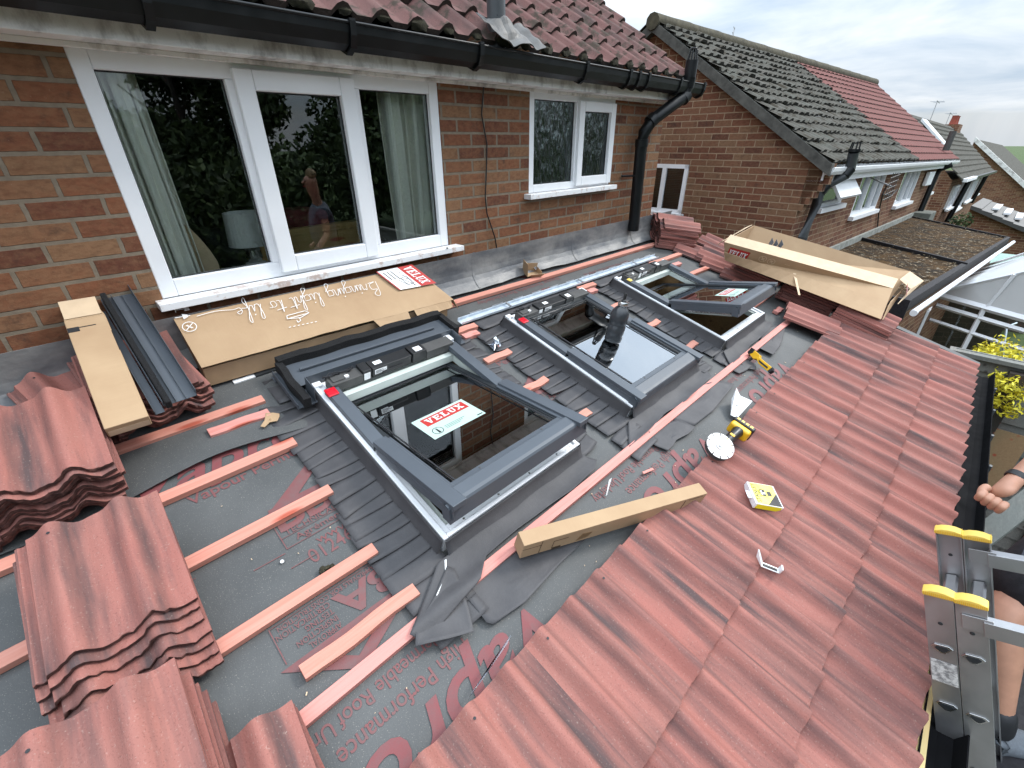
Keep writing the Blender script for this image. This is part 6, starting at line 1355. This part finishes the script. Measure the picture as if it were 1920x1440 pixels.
# ------------------------------------------------------------------ far houses
fh = thing('far_house', 'second brick house of the row with plain grey tiled roof and a chimney', 'house', NB)
X0, X1 = 14., 27.; yr, ye, zr, ze = 1.75, -.30, 1.02, -.86
g = MB(); g.box((X0+.1, -.05, -4.5), (X1, 3.7, ze+.02)); g.add([(X0+.1, -.05, ze), (X0+.1, 3.7, ze), (X0+.1, yr, zr)], [(0, 1, 2)]); g.build('wall', M['brick_far'], fh, smooth=0)
g = MB()
for c in range(11):
    f0, f1 = c/11, (c+1.06)/11; g.hexa([(X0-.05, ye+(yr-ye)*f0, ze+(zr-ze)*f0), (X1+.2, ye+(yr-ye)*f0, ze+(zr-ze)*f0), (X1+.2, ye+(yr-ye)*f1, ze+(zr-ze)*f1), (X0-.05, ye+(yr-ye)*f1, ze+(zr-ze)*f1), (X0-.05, ye+(yr-ye)*f0, ze+(zr-ze)*f0+.06), (X1+.2, ye+(yr-ye)*f0, ze+(zr-ze)*f0+.06), (X1+.2, ye+(yr-ye)*f1, ze+(zr-ze)*f1+.01), (X0-.05, ye+(yr-ye)*f1, ze+(zr-ze)*f1+.01)])
g.add([(X0-.05, yr, zr), (X1+.2, yr, zr), (X1+.2, 3.9, ze), (X0-.05, 3.9, ze)], [(0, 1, 2, 3)]); g.build('roof', M['grey_tile'], fh)
g = MB(); g.box((X0, ye-.1, ze-.02), (X0+3.2, ye+.02, ze+.07)); g.build('gutter', M['upvc'], fh); g = MB(); g.box((X0+3.2, ye-.1, ze-.03), (X1+.2, ye+.02, ze+.06)); g.build('gutter', M['black_pvc'], fh)
for a, b, c, d, pr3 in ((15.0, 16.4, -1.75, -1.05, [.5]), (17.4, 20.0, -2.0, -.98, [.5]), (21.0, 23.4, -1.9, -.98, [.3, .6]), (25.0, 26.6, -1.8, -.98, [.5])): far_window(fh, a, b, c, d, pr3, y=-.12)
g = MB(); g.tube([(16.9, -.25, ze), (16.7, -.15, -2.3)], .08, 8); g.tube([(24.2, -.25, ze), (24.2, -.15, -2.1)], .08, 8); g.build('downpipe', M['black_pvc'], fh, smooth=50)
g = MB(); g.hexa([(15.4, .66, .10), (16.3, .66, .10), (16.3, 1.50, .86), (15.4, 1.50, .86), (15.4, .64, .17), (16.3, .64, .17), (16.3, 1.48, .93), (15.4, 1.48, .93)]); g.build('skylight', M['upvc'], fh)
g = MB(); g.box((24.9, yr-.30, zr-.3), (26.0, yr+.30, zr+.10)); ch = g.build('chimney', M['brick_far'], fh); g = MB(); [g.lathe([(.14, .10), (.11, .42), (.13, .46)], 12, Matrix.Translation((25.15+.6*i, yr, zr))) for i in range(2)]; g.build('chimney_pot', flat('terracotta', (.30, .07, .045), .8), ch)
aerial('tv_aerial', 'thin aerial on a tall mast left of the far red chimney pots', NB @ Matrix.Translation((23.2, yr+.6, zr)), .95, 4, .7)
aerial('tv_aerial', 'thin aerial on a mast right of the far red chimney pots', NB @ Matrix.Translation((28.2, yr+.6, zr-.2)), .95, 4, .8)
t = thing('far_extension', 'brick extension with dark lean-to roof and roof lights below the second house', 'extension', NB)
e1, e2 = N(1822, 386, 0, 14.5), N(1920, 428, 0, 14.5)
g = MB(); g.hexa([(14.5, e2.y-2, -4.5), (17.5, e2.y-2, -4.5), (17.5, e1.y, -4.5), (14.5, e1.y, -4.5), (14.5, e2.y-2, e2.z-.5), (17.5, e2.y-2, e2.z-.5), (17.5, e1.y, e1.z-.1), (14.5, e1.y, e1.z-.1)]); g.build('wall', M['brick_far'], t, smooth=0)
g = MB(); d_ = (e2-e1)/5
for c in range(8):
    p, q = e1+d_*c, e1+d_*(c+1); g.hexa([(14.3, q.y, q.z-.08), (18.5, q.y, q.z-.08), (18.5, p.y, p.z-.08), (14.3, p.y, p.z-.08), (14.3, q.y, q.z+.05), (18.5, q.y, q.z+.05), (18.5, p.y, p.z+.02), (14.3, p.y, p.z+.02)])
g.build('roof', M['plastic_grey'], t)
g = MB(); 
for c in range(3): p = e1+d_*(1.2+1.1*c); g.box((15.2, p.y-.30, p.z-.0), (17.2, p.y-.14, p.z+.055))
g.build('roof_light', M['upvc'], t)
fh2 = thing('far_house', 'third house of the row at the right edge, bare brick gable and plain tiled roof', 'house', NB)
q1, q2, q3 = N(1827, 263, 0, 34), N(1905, 290, 1, 3), N(1860, 395, 0, 34)
g = MB(); A3, B3 = N(1827, 264, 0, 34), N(1925, 338, 0, 34); g.add([(34, A3.y, -6), (34, A3.y-9, -6), (34, B3.y-1, B3.z-1.0), (34, A3.y, A3.z)], [(0, 1, 2, 3)]); g.build('wall', M['brick_far'], fh2, smooth=0)
g = MB(); g.add([(33.8, A3.y, A3.z+.1), (60, A3.y, A3.z+.1), (60, B3.y-1, B3.z-1.0), (33.8, B3.y-1, B3.z-1.0)], [(0, 1, 2, 3)]); g.build('roof', M['grey_tile'], fh2)
g = MB(); g.hexa([(33.7, A3.y, A3.z-.05), (33.95, A3.y, A3.z-.05), (33.95, B3.y-1, B3.z-1.15), (33.7, B3.y-1, B3.z-1.15), (33.7, A3.y, A3.z+.2), (33.95, A3.y, A3.z+.2), (33.95, B3.y-1, B3.z-.9), (33.7, B3.y-1, B3.z-.9)]); g.build('verge', M['fascia'], fh2)
t = thing('garden_shed', 'small pale green roofed shed beyond the mossy flat roof', 'shed'); p = PZ(1890, 487, -2.6); g = MB(); g.box((p.x-.9, p.y-.8, -4.4), (p.x+.9, p.y+.6, -2.7)); g.build('wall', M['fence_dark'], t); g = MB(); g.box((p.x-1, p.y-.9, -2.7), (p.x+1, p.y+.7, -2.62)); g.build('roof', flat('pale_green_roof', (.22, .34, .30), .7), t)
def leafball(g, c, r, n, sz, rs, sq=1.):
    for i in range(n):
        d = Vector((rs.gauss(0, 1), rs.gauss(0, 1), rs.gauss(0, 1)*sq)).normalized()*r*(rs.random()**.4); p = c+d; a = Vector((rs.gauss(0, 1), rs.gauss(0, 1), rs.gauss(0, 1))).normalized()*sz*rs.uniform(.6, 1.4); b_ = a.cross(Vector((rs.gauss(0, 1), rs.gauss(0, 1), rs.gauss(0, 1)))).normalized()*sz*rs.uniform(.3, .7); g.quad(p-a, p+b_, p+a, p-b_)
m_ = NT('leaf_green'); ri_ = m_.node('ShaderNodeNewGeometry').outputs['Random Per Island']; m_.set(m_.ramp(ri_, (.0, (.020, .035, .010)), (.6, (.045, .075, .018)), (1., (.10, .14, .04))), .7); M['gleaf'] = m_.mat
t = thing('green_bush', 'small light green bush beyond the far edge of the mossy flat roof', 'bush', NB); rs = random.Random(2); g = MB(); p = N(1812, 425, 2, -1.55)+Vector((1.2, .2, 0)); leafball(g, p, .22, 260, .04, rs, .6); g.build('leaves', M['gleaf'], t, smooth=0); g = MB(); g.tube([p+Vector((0, 0, -2.4)), p], .03, 5); g.build('stem', M['rafter'], t)
# trees across the garden: behind the camera, mirrored in the windows
rs = random.Random(31)
sites = [(-16, -20, 5.2, 4.2), (-8, -23, 6.0, 4.6), (-1, -19, 4.9, 4.2), (6, -24, 5.6, 4.6), (14, -20, 3.9, 3.8), (22, -26, 4.6, 4.6), (31, -22, 4.2, 4.2)]
TL = ['broad dark green tree at the far left end of the garden row', 'tallest dark tree in the garden row left of centre', 'dark tree in the middle of the garden row', 'dense dark tree right of the middle of the garden row', 'lower rounded tree in the garden row, right part', 'wide tree near the right end of the garden row', 'rightmost tree of the garden row']
for (x, y, top, w), lab_ in zip(sites, TL):
    t = thing('tree', lab_, 'tree', Matrix.Translation((x, y, -4.1)), 'trees across the garden'); g = MB(); H = top+4.1
    g.tube([(0, 0, 0), (.1, 0, H*.4), (0, .1, H*.7)], [.3, .2, .08], 8)
    for i in range(6): a = rs.uniform(0, 6.28); g.tube([(0, 0, H*(.3+.07*i)), (w*.5*math.cos(a), w*.5*math.sin(a), H*(.5+.08*i))], [.09, .03], 5)
    g.build('trunk', M['fence_dark'], t, smooth=60); g = MB()
    for i in range(20):
        a, rr, zz = rs.uniform(0, 6.28), w*rs.random()**.6*.9, rs.uniform(.12, 1)**.9; k = math.sqrt(max(.05, 1-(zz*2-1)**2*.8)); c = Vector((rr*k*math.cos(a), rr*k*math.sin(a), H*(.10+.82*zz))); leafball(g, c, rs.uniform(1.1, 1.9), 800, .17, rs, .8)
    g.build('crown', M['gleaf'], t, smooth=0)
t = thing('garden_hedge', 'long dark hedge at the end of the garden', 'hedge', Matrix.Translation((0, -17.5, -4.1))); g = MB()
for i in range(44): leafball(g, Vector((-22+i*1.35, rs.uniform(-.3, .3), 2.4+.9*math.sin(i*.55))), 2.3, 1300, .15, rs, 1)
g.build('leaves', M['gleaf'], t, smooth=0)

t = thing('distant_trees', 'low dark line of trees on the horizon beyond the far houses', 'trees', Matrix.Translation((0, 0, -5))); t['kind'] = 'stuff'; g = MB(); rs = random.Random(77)
for i in range(60): leafball(g, Vector((120+rs.uniform(-15, 15), -70+2.4*i, rs.uniform(-5, -2))), 3.5, 260, .42, rs, .6)
g.build('leaves', M['gleaf'], t, smooth=0)
# ------------------------------------------------------------------ ladder leaning on the eaves: two sections side by side in depth
lean = R_(22); lx = 1.513; LT = Vector((lx, -2.75, -1.21)); ld = Vector((0, -math.sin(lean), -math.cos(lean))); lb_ = Vector((0, -math.cos(lean), math.sin(lean)))
LM = Matrix((Vector((1, 0, 0)), -lb_, -ld)).transposed().to_4x4(); LM.translation = LT       # local: x along rungs, y towards the roof, z up the stile
def ladder(label, off, top, stiles, hooks, name='ladder_section'):
    t = thing(name, label, 'ladder', LM @ Matrix.Translation((0, off, top)), 'double ladder at the eaves'); LL = 2.75
    for s in (0, 1):
        x0 = .0 if s == 0 else .36
        g = MB(); g.box((x0, -.031, -LL), (x0+.003, .031, 0)); sg = 1 if s == 0 else -1
        xa, xb = (x0, x0+.026) if s == 0 else (x0-.023, x0+.003); g.box((xa, -.033, -LL), (xb, -.029, -.0)); g.box((xa, .029, -LL), (xb, .033, -.0)); o = g.build('stile', M['alu'], t, bevel=.001)
        g = MB(); n = 10; prof_ = [(-.036, 0), (.036, 0), (.036, .012), (.018, .020), (0, .022), (-.018, .020), (-.036, .012)]
        g.prism(prof_, .034, Matrix(((0, 0, 1, (x0-.004 if s == 0 else x0-.027)), (1, 0, 0, 0), (0, 1, 0, -.004), (0, 0, 0, 1)))); cp = g.build('cap', M['cap_yellow'], t, bevel=.003)
        g = MB()
        for i in range(16): g.box(((x0-.0052 if s == 0 else x0-.028), -.034+.0043*i, -.003), ((x0-.004 if s == 0 else x0+.008), -.0325+.0043*i, .010))
        g.build('cap_rib', M['yellow'], cp)
        g = MB(); tri = [(-.020, .006), (-.012, .013), (.014, .011), (.021, .002), (.004, -.013), (-.006, -.011)]
        for i in range(9):
            z = -.195-.228*i
            for sc_, d_ in ((1.28, .0012), ): g.prism([(y*sc_, q*sc_) for y, q in tri], .004, Matrix(((0, 0, 1, x0-.0042 if s == 0 else x0+.001), (1, 0, 0, 0), (0, 1, 0, z), (0, 0, 0, 1))))
        g.build('rung_flange', M['chrome'], t, bevel=.0015)
        g = MB()
        for i in range(9):
            z = -.195-.228*i; g.prism([(y*.85, q*.85) for y, q in tri], .003, Matrix(((0, 0, 1, x0-.0056 if s == 0 else x0+.0035), (1, 0, 0, 0), (0, 1, 0, z), (0, 0, 0, 1))))
        g.lathe([(0, .002), (.006, .0)], 10, Matrix.Translation((x0-.001, 0, -.10)) @ Matrix.Rotation(R_(-90), 4, 'Y')); g.build('rung_hole', M['alu_black'], t)
    g = MB()
    for i in range(9): z = -.195-.228*i; g.prism([(y*.95, q*1.2) for y, q in [(-.020, .006), (-.012, .013), (.014, .011), (.021, .002), (.004, -.013), (-.006, -.011)]], .354, Matrix(((0, 0, 1, .003), (1, 0, 0, 0), (0, 1, 0, z), (0, 0, 0, 1))))
    g.build('rung', M['alu'], t, bevel=.002)
    if hooks:
        for x0 in (-.004, .33):
          g = MB(); g.box((x0-.002, -.045, -.085), (x0+.002, .020, -.035)); g.box((x0-.006, -.118, -.092), (x0-.002, -.025, -.042)); g.box((x0-.006, -.122, -.092), (x0+.03, -.118, -.030)); g.box((x0-.002, -.118, -.045), (x0+.025, -.025, -.042))
          g.build('guide_bracket', M['alu'], t, bevel=.001)
    return t
la_ = ladder('inner section of the aluminium ladder, nearer the roof tiles, yellow end caps on its stiles', 0, 0, None, False)
ladder('outer aluminium ladder section, further from the tiles, with guide brackets below its yellow caps', -.068, -.004, None, True)
g = MB(); g.T = LM @ Matrix.Translation((0, 0, 0)); 
for v in range(1): g.box((-.0012, -.030, -.33), (-.0002, .030, -.245))
m_ = NT('worn_label'); v_ = m_.obj(); m_.set(m_.mix(m_.ramp(m_.noise(v_, 60, 6, .7), (.42, 0.), (.58, 1.)), (.62, .62, .60), (.22, .22, .22)), .6); g.v = [ (LM.inverted() @ p) for p in g.v]
g.T = Matrix.Identity(4); lbl = g.build('worn_label', m_.mat, la_)
# ------------------------------------------------------------------ work platform behind the ladder
t = thing('work_platform', 'low grey work platform behind the ladder under the worker’s shoes', 'platform', Matrix.Translation((0, 0, 0)))
t['label'] = 'grey work platform behind the ladder carrying the worker in black shorts'
g = MB(); g.box((1.72, -3.60, -2.12), (3.0, -3.02, -2.075)); g.build('deck', M['cloth_black'], t)
g = MB()
for x in (1.76, 2.95):
    for y in (-3.56, -3.06): g.tube([(x, y, -2.12), (x, y, -4.04)], .024, 8)
g.build('leg', M['alu'], t, smooth=50)
p, q = PZ(1832, 1012, -2.25), PZ(1945, 925, -2.0)
t = thing('grey_plank', 'pale weathered plank slanting below the worker’s hand', 'plank'); t['label'] = 'pale weathered plank slanting up to the right below the hand of the worker'
g = MB(); d = (q-p).normalized(); s_ = Vector((d.y, -d.x, 0)).normalized()*.06; z = Vector((0, 0, -.045)); q = p+d*1.6; g.hexa([p-s_+z, q-s_+z, q+s_+z, p+s_+z, p-s_, q-s_, q+s_, p+s_]); g.build('board', M['fence'], t, bevel=.004)
# plants and shade on the ground below the eaves
t = thing('ground_plants', 'tufts of green weeds on the ground between the wall and the ladder', 'plants'); rs = random.Random(6); g = MB()
for i in range(900):
    c = Vector((rs.uniform(2.2, 3.4), rs.uniform(-4.4, -3.4), -4.02)); a = Vector((rs.gauss(0, .1), rs.gauss(0, .1), rs.uniform(.1, .35))); b_ = Vector((rs.gauss(0, 1), rs.gauss(0, 1), 0)).normalized()*.014; g.quad(c-b_, c+b_, c+a+b_*.2, c+a-b_*.2)
g.build('leaves', M['gleaf'], t, smooth=0); t['kind'] = 'stuff'
# ------------------------------------------------------------------ worker: one skinned body, clothes as children
def skin(name, pts, edges, rad, mat, parent=None, sub=2, m=None):
    me = bpy.data.meshes.new(name); me.from_pydata([tuple(p) for p in pts], edges, []); o = bpy.data.objects.new(name, me); COL.objects.link(o)
    sk = o.modifiers.new('skin', 'SKIN'); sk.use_smooth_shade = True; sv = me.skin_vertices[0].data
    for i, r in enumerate(rad): sv[i].radius = r if isinstance(r, tuple) else (r, r)
    sv[0].use_root = True; su = o.modifiers.new('sub', 'SUBSURF'); su.levels = sub; su.render_levels = sub
    dg = bpy.context.evaluated_depsgraph_get(); dg.update(); nm = bpy.data.meshes.new_from_object(o.evaluated_get(dg)); nm.materials.append(mat); nm.polygons.foreach_set('use_smooth', [True]*len(nm.polygons))
    bpy.data.objects.remove(o); r = bpy.data.objects.new(name, nm); COL.objects.link(r)
    if parent: r.parent = parent
    if m is not None: r.matrix_basis = m
    return r
D_ = lambda px, py, d: CAM+ray(px, py)*d
ank, knee = D_(1874, 1368, 1.70), D_(1880, 1150, 1.66); toe = D_(1975, 1432, 1.76); heel = D_(1905, 1385, 1.76)
hip = Vector((2.42, -3.22, -1.25)); hip2 = hip+Vector((.10, -.20, 0)); ank2 = ank+Vector((.30, -.28, -.02)); knee2 = ank2+Vector((.14, .02, .42))
pel = (hip+hip2)/2+Vector((0, 0, .04)); chest = Vector((2.42, -3.16, -.78)); neck = Vector((2.38, -3.10, -.58)); headc = Vector((2.33, -3.05, -.40))
wr = D_(1899, 902, 1.62); sh = chest+Vector((-.04, .19, .08)); el = wr.lerp(sh, .48)+Vector((.10, -.05, -.05)); sh2 = chest+Vector((.08, -.19, .08)); el2 = sh2+Vector((.05, -.1, -.28)); wr2 = el2+Vector((-.18, .06, -.14))
hd = (D_(1850, 950, 1.56)-wr); palm = wr+hd*.55; kn = wr+hd
pts = [pel, hip, knee, ank, hip2, knee2, ank2, chest, neck, headc, sh, el, wr, palm, sh2, el2, wr2, wr2+Vector((-.08, .02, -.03)), headc+Vector((0, 0, .09)), hip.lerp(knee, .5), knee.lerp(ank, .32), knee.lerp(ank, .75), ank+(toe-ank)*.3, wr.lerp(el, .55)]
edges = [(0, 1), (1, 19), (19, 2), (2, 20), (20, 21), (21, 3), (0, 4), (4, 5), (5, 6), (0, 7), (7, 8), (8, 9), (9, 18), (7, 10), (10, 11), (11, 23), (23, 12), (12, 13), (7, 14), (14, 15), (15, 16), (16, 17)]
pts = pts[:22]+[pts[23]]; edges = [tuple(22 if v == 23 else v for v in e) for e in edges]
rad = [.13, .10, .066, .036, .10, .06, .036, .115, .05, .080, .050, .043, (.033, .026), (.046, .025), .062, .043, .028, .03, .07, .085, .064, .044, .040]
man = thing('person', 'worker in grey and black shorts with black wrist band standing beside the ladder', 'person')
body = skin('body', pts, edges, rad, M['skin'], man)
# fingers: four curling down and in, thumb at the side
fd = hd.normalized(); sidev = fd.cross(ray(1860, 940).normalized()).normalized(); tc_ = ray(1860, 940).normalized()
for i in range(4):
    o = palm+fd*.018+sidev*(.028-.020*i); l = [.046, .050, .046, .038][i]
    a1_ = o+fd*.030; a2_ = a1_+(fd*.4+tc_*.9).normalized()*l; a3_ = a2_+(tc_*.9-fd*.5).normalized()*l*.6; a4_ = a3_+(-fd*.9+tc_*.2).normalized()*l*.35
    skin('finger', [o, a1_, a2_, a3_, a4_], [(0, 1), (1, 2), (2, 3), (3, 4)], [.0140, .0138, .0122, .0108, .0088], M['skin'], body, 2)
o = palm-fd*.02-sidev*.03; skin('thumb', [o, o-sidev*.012+fd*.028+tc_*.012, o-sidev*.006+fd*.058+tc_*.02, o+fd*.080+tc_*.02], [(0, 1), (1, 2), (2, 3)], [.016, .0155, .013, .0105], M['skin'], body, 2)
fa = (el-wr).normalized(); g = MB(); g.T = Matrix.Translation(wr+fa*.02) @ fa.to_track_quat('Z', 'Y').to_matrix().to_4x4(); g.lathe([(.029, -.011), (.0325, -.011), (.0335, 0), (.0325, .011), (.029, .011)], 24); g.box((-.016, -.038, -.016), (.016, -.028, .016)); g.build('wrist_band', M['plastic_black'], man, smooth=50)
skin('shorts', [pel, hip, hip.lerp(knee, .55), knee+(hip-knee)*.03, hip2, hip2.lerp(knee2, .55), knee2+(hip2-knee2)*.05, pel+Vector((0, 0, .14))], [(0, 1), (1, 2), (2, 3), (0, 4), (4, 5), (5, 6), (0, 7)], [.175, .155, .150, .130, .125, .11, .09, .165], M['cloth_black'], man)
k0 = knee+(hip-knee)*.22; sidek = Vector((-.6, .1, .5)).normalized(); skin('thigh_pocket', [k0+sidek*.04, hip.lerp(knee, .5)+sidek*.055, hip+sidek*.05], [(0, 1), (1, 2)], [(.115, .10), (.135, .12), (.14, .12)], M['cloth_grey'], man)
skin('shirt', [pel+Vector((0, 0, .06)), chest+Vector((0, 0, -.12)), chest+Vector((0, 0, .04)), sh, sh.lerp(el, .45), sh2, sh2.lerp(el2, .45), neck+Vector((0, 0, -.05))], [(0, 1), (1, 2), (2, 3), (3, 4), (2, 5), (5, 6), (2, 7)], [.17, .172, .168, .078, .066, .078, .066, .075], M['shirt'], man)
skin('hair', [headc+Vector((.035, 0, .045)), headc+Vector((.02, 0, .10)), headc+Vector((-.03, 0, .10))], [(0, 1), (1, 2)], [.080, .078, .068], M['hair'], man)
for a_, k_, s_ in ((ank, knee, 0), (ank2, knee2, 1)):
    up_ = (k_-a_).normalized(); skin('sock', [a_+Vector((0, 0, -.035)), a_+up_*.02, a_+up_*.115], [(0, 1), (1, 2)], [.050, .047, .062], M['ink'] if s_ else M['ink'], man)
    td = Vector((-.62, .62, 0)).normalized() if s_ == 0 else Vector((-.5, .6, 0)).normalized()
    td = Vector((toe.x-ank.x, toe.y-ank.y, 0)).normalized()
    b0_ = a_+Vector((0, 0, -.06)); sh_ = thing_ = skin('shoe', [b0_-td*.05, b0_+td*.05+Vector((0, 0, -.005)), b0_+td*.13+Vector((0, 0, -.018)), b0_+td*.19+Vector((0, 0, -.024)), b0_-td*.02+Vector((0, 0, .035))], [(0, 1), (1, 2), (2, 3), (0, 4)], [(.054, .048), (.058, .046), (.058, .036), (.046, .028), (.052, .046)], M['shoe'], man)
    g = MB(); sp = [(.0+.050*math.sin(i*math.pi/12)*(.80+.20*math.cos(i*math.pi/12-math.pi/2*0)), 0) for i in range(3)]
    out = []
    for i in range(28):
        th_ = 2*math.pi*i/28; lx_ = .07+.155*math.cos(th_); wy_ = (.050 if lx_ > .06 else .042)*math.sin(th_); out.append((lx_, wy_))
    T_ = Matrix((td, Vector((-td.y, td.x, 0)), Vector((0, 0, 1)))).transposed().to_4x4(); T_.translation = Vector((b0_.x, b0_.y, b0_.z-.062)); g.T = T_; g.prism(out, .026); g.build('sole', M['white'], sh_, bevel=.004)
ey = Vector((-1, .1, 0)).normalized(); g = MB()
fc = headc+Vector((-.085, .008, .02)); g.tube([fc+Vector((.02, 0, .015)), fc+Vector((-.014, 0, -.012))], [.008, .013], 8); g.build('nose', M['skin'], body, smooth=60)
g = MB(); [g.lathe([(0, .004), (.008, 0)], 10, Matrix.Translation(fc+Vector((.010, .032*s_, .02))) @ Matrix.Rotation(R_(-90), 4, 'Y')) for s_ in (-1, 1)]; g.build('eye', M['ink'], body)
g = MB(); [g.tube([headc+Vector((.0, .082*s_, -.01)), headc+Vector((.008, .088*s_, .03))], [.012, .016], 8) for s_ in (-1, 1)]; g.build('ear', M['skin'], body, smooth=60)
g = MB(); g.tube([fc+Vector((.006, -.022, -.045)), fc+Vector((-.002, 0, -.044)), fc+Vector((.006, .022, -.045))], .005, 6); g.build('mouth', M['red'], body, smooth=60)
# ------------------------------------------------------------------ things under the near roof window, seen through its glass
t = thing('dust_sheeted_cupboard', 'pale tall cupboard in the dark room seen through the nearest roof window', 'cupboard', Matrix.Translation((1.15, -1.15, -4.0)))
g = MB(); g.box((0, -.35, 0), (.55, .35, 1.75)); g.box((.02, -.36, .1), (.26, -.35, 1.7)); g.box((.29, -.36, .1), (.53, -.35, 1.7)); g.build('cabinet', M['lining'], t, bevel=.01)
for (x, y, lab_) in ((2.1, -1.6, 'pale door frame in the dark room below the roof windows'),):
    t = thing('door_frame', lab_, 'door frame', Matrix.Translation((x, y, -4.0))); g = MB(); g.box((0, 0, 0), (.08, .1, 2.1)); g.box((.85, 0, 0), (.93, .1, 2.1)); g.box((0, 0, 2.0), (.93, .1, 2.1)); g.build('frame', M['white'], t)
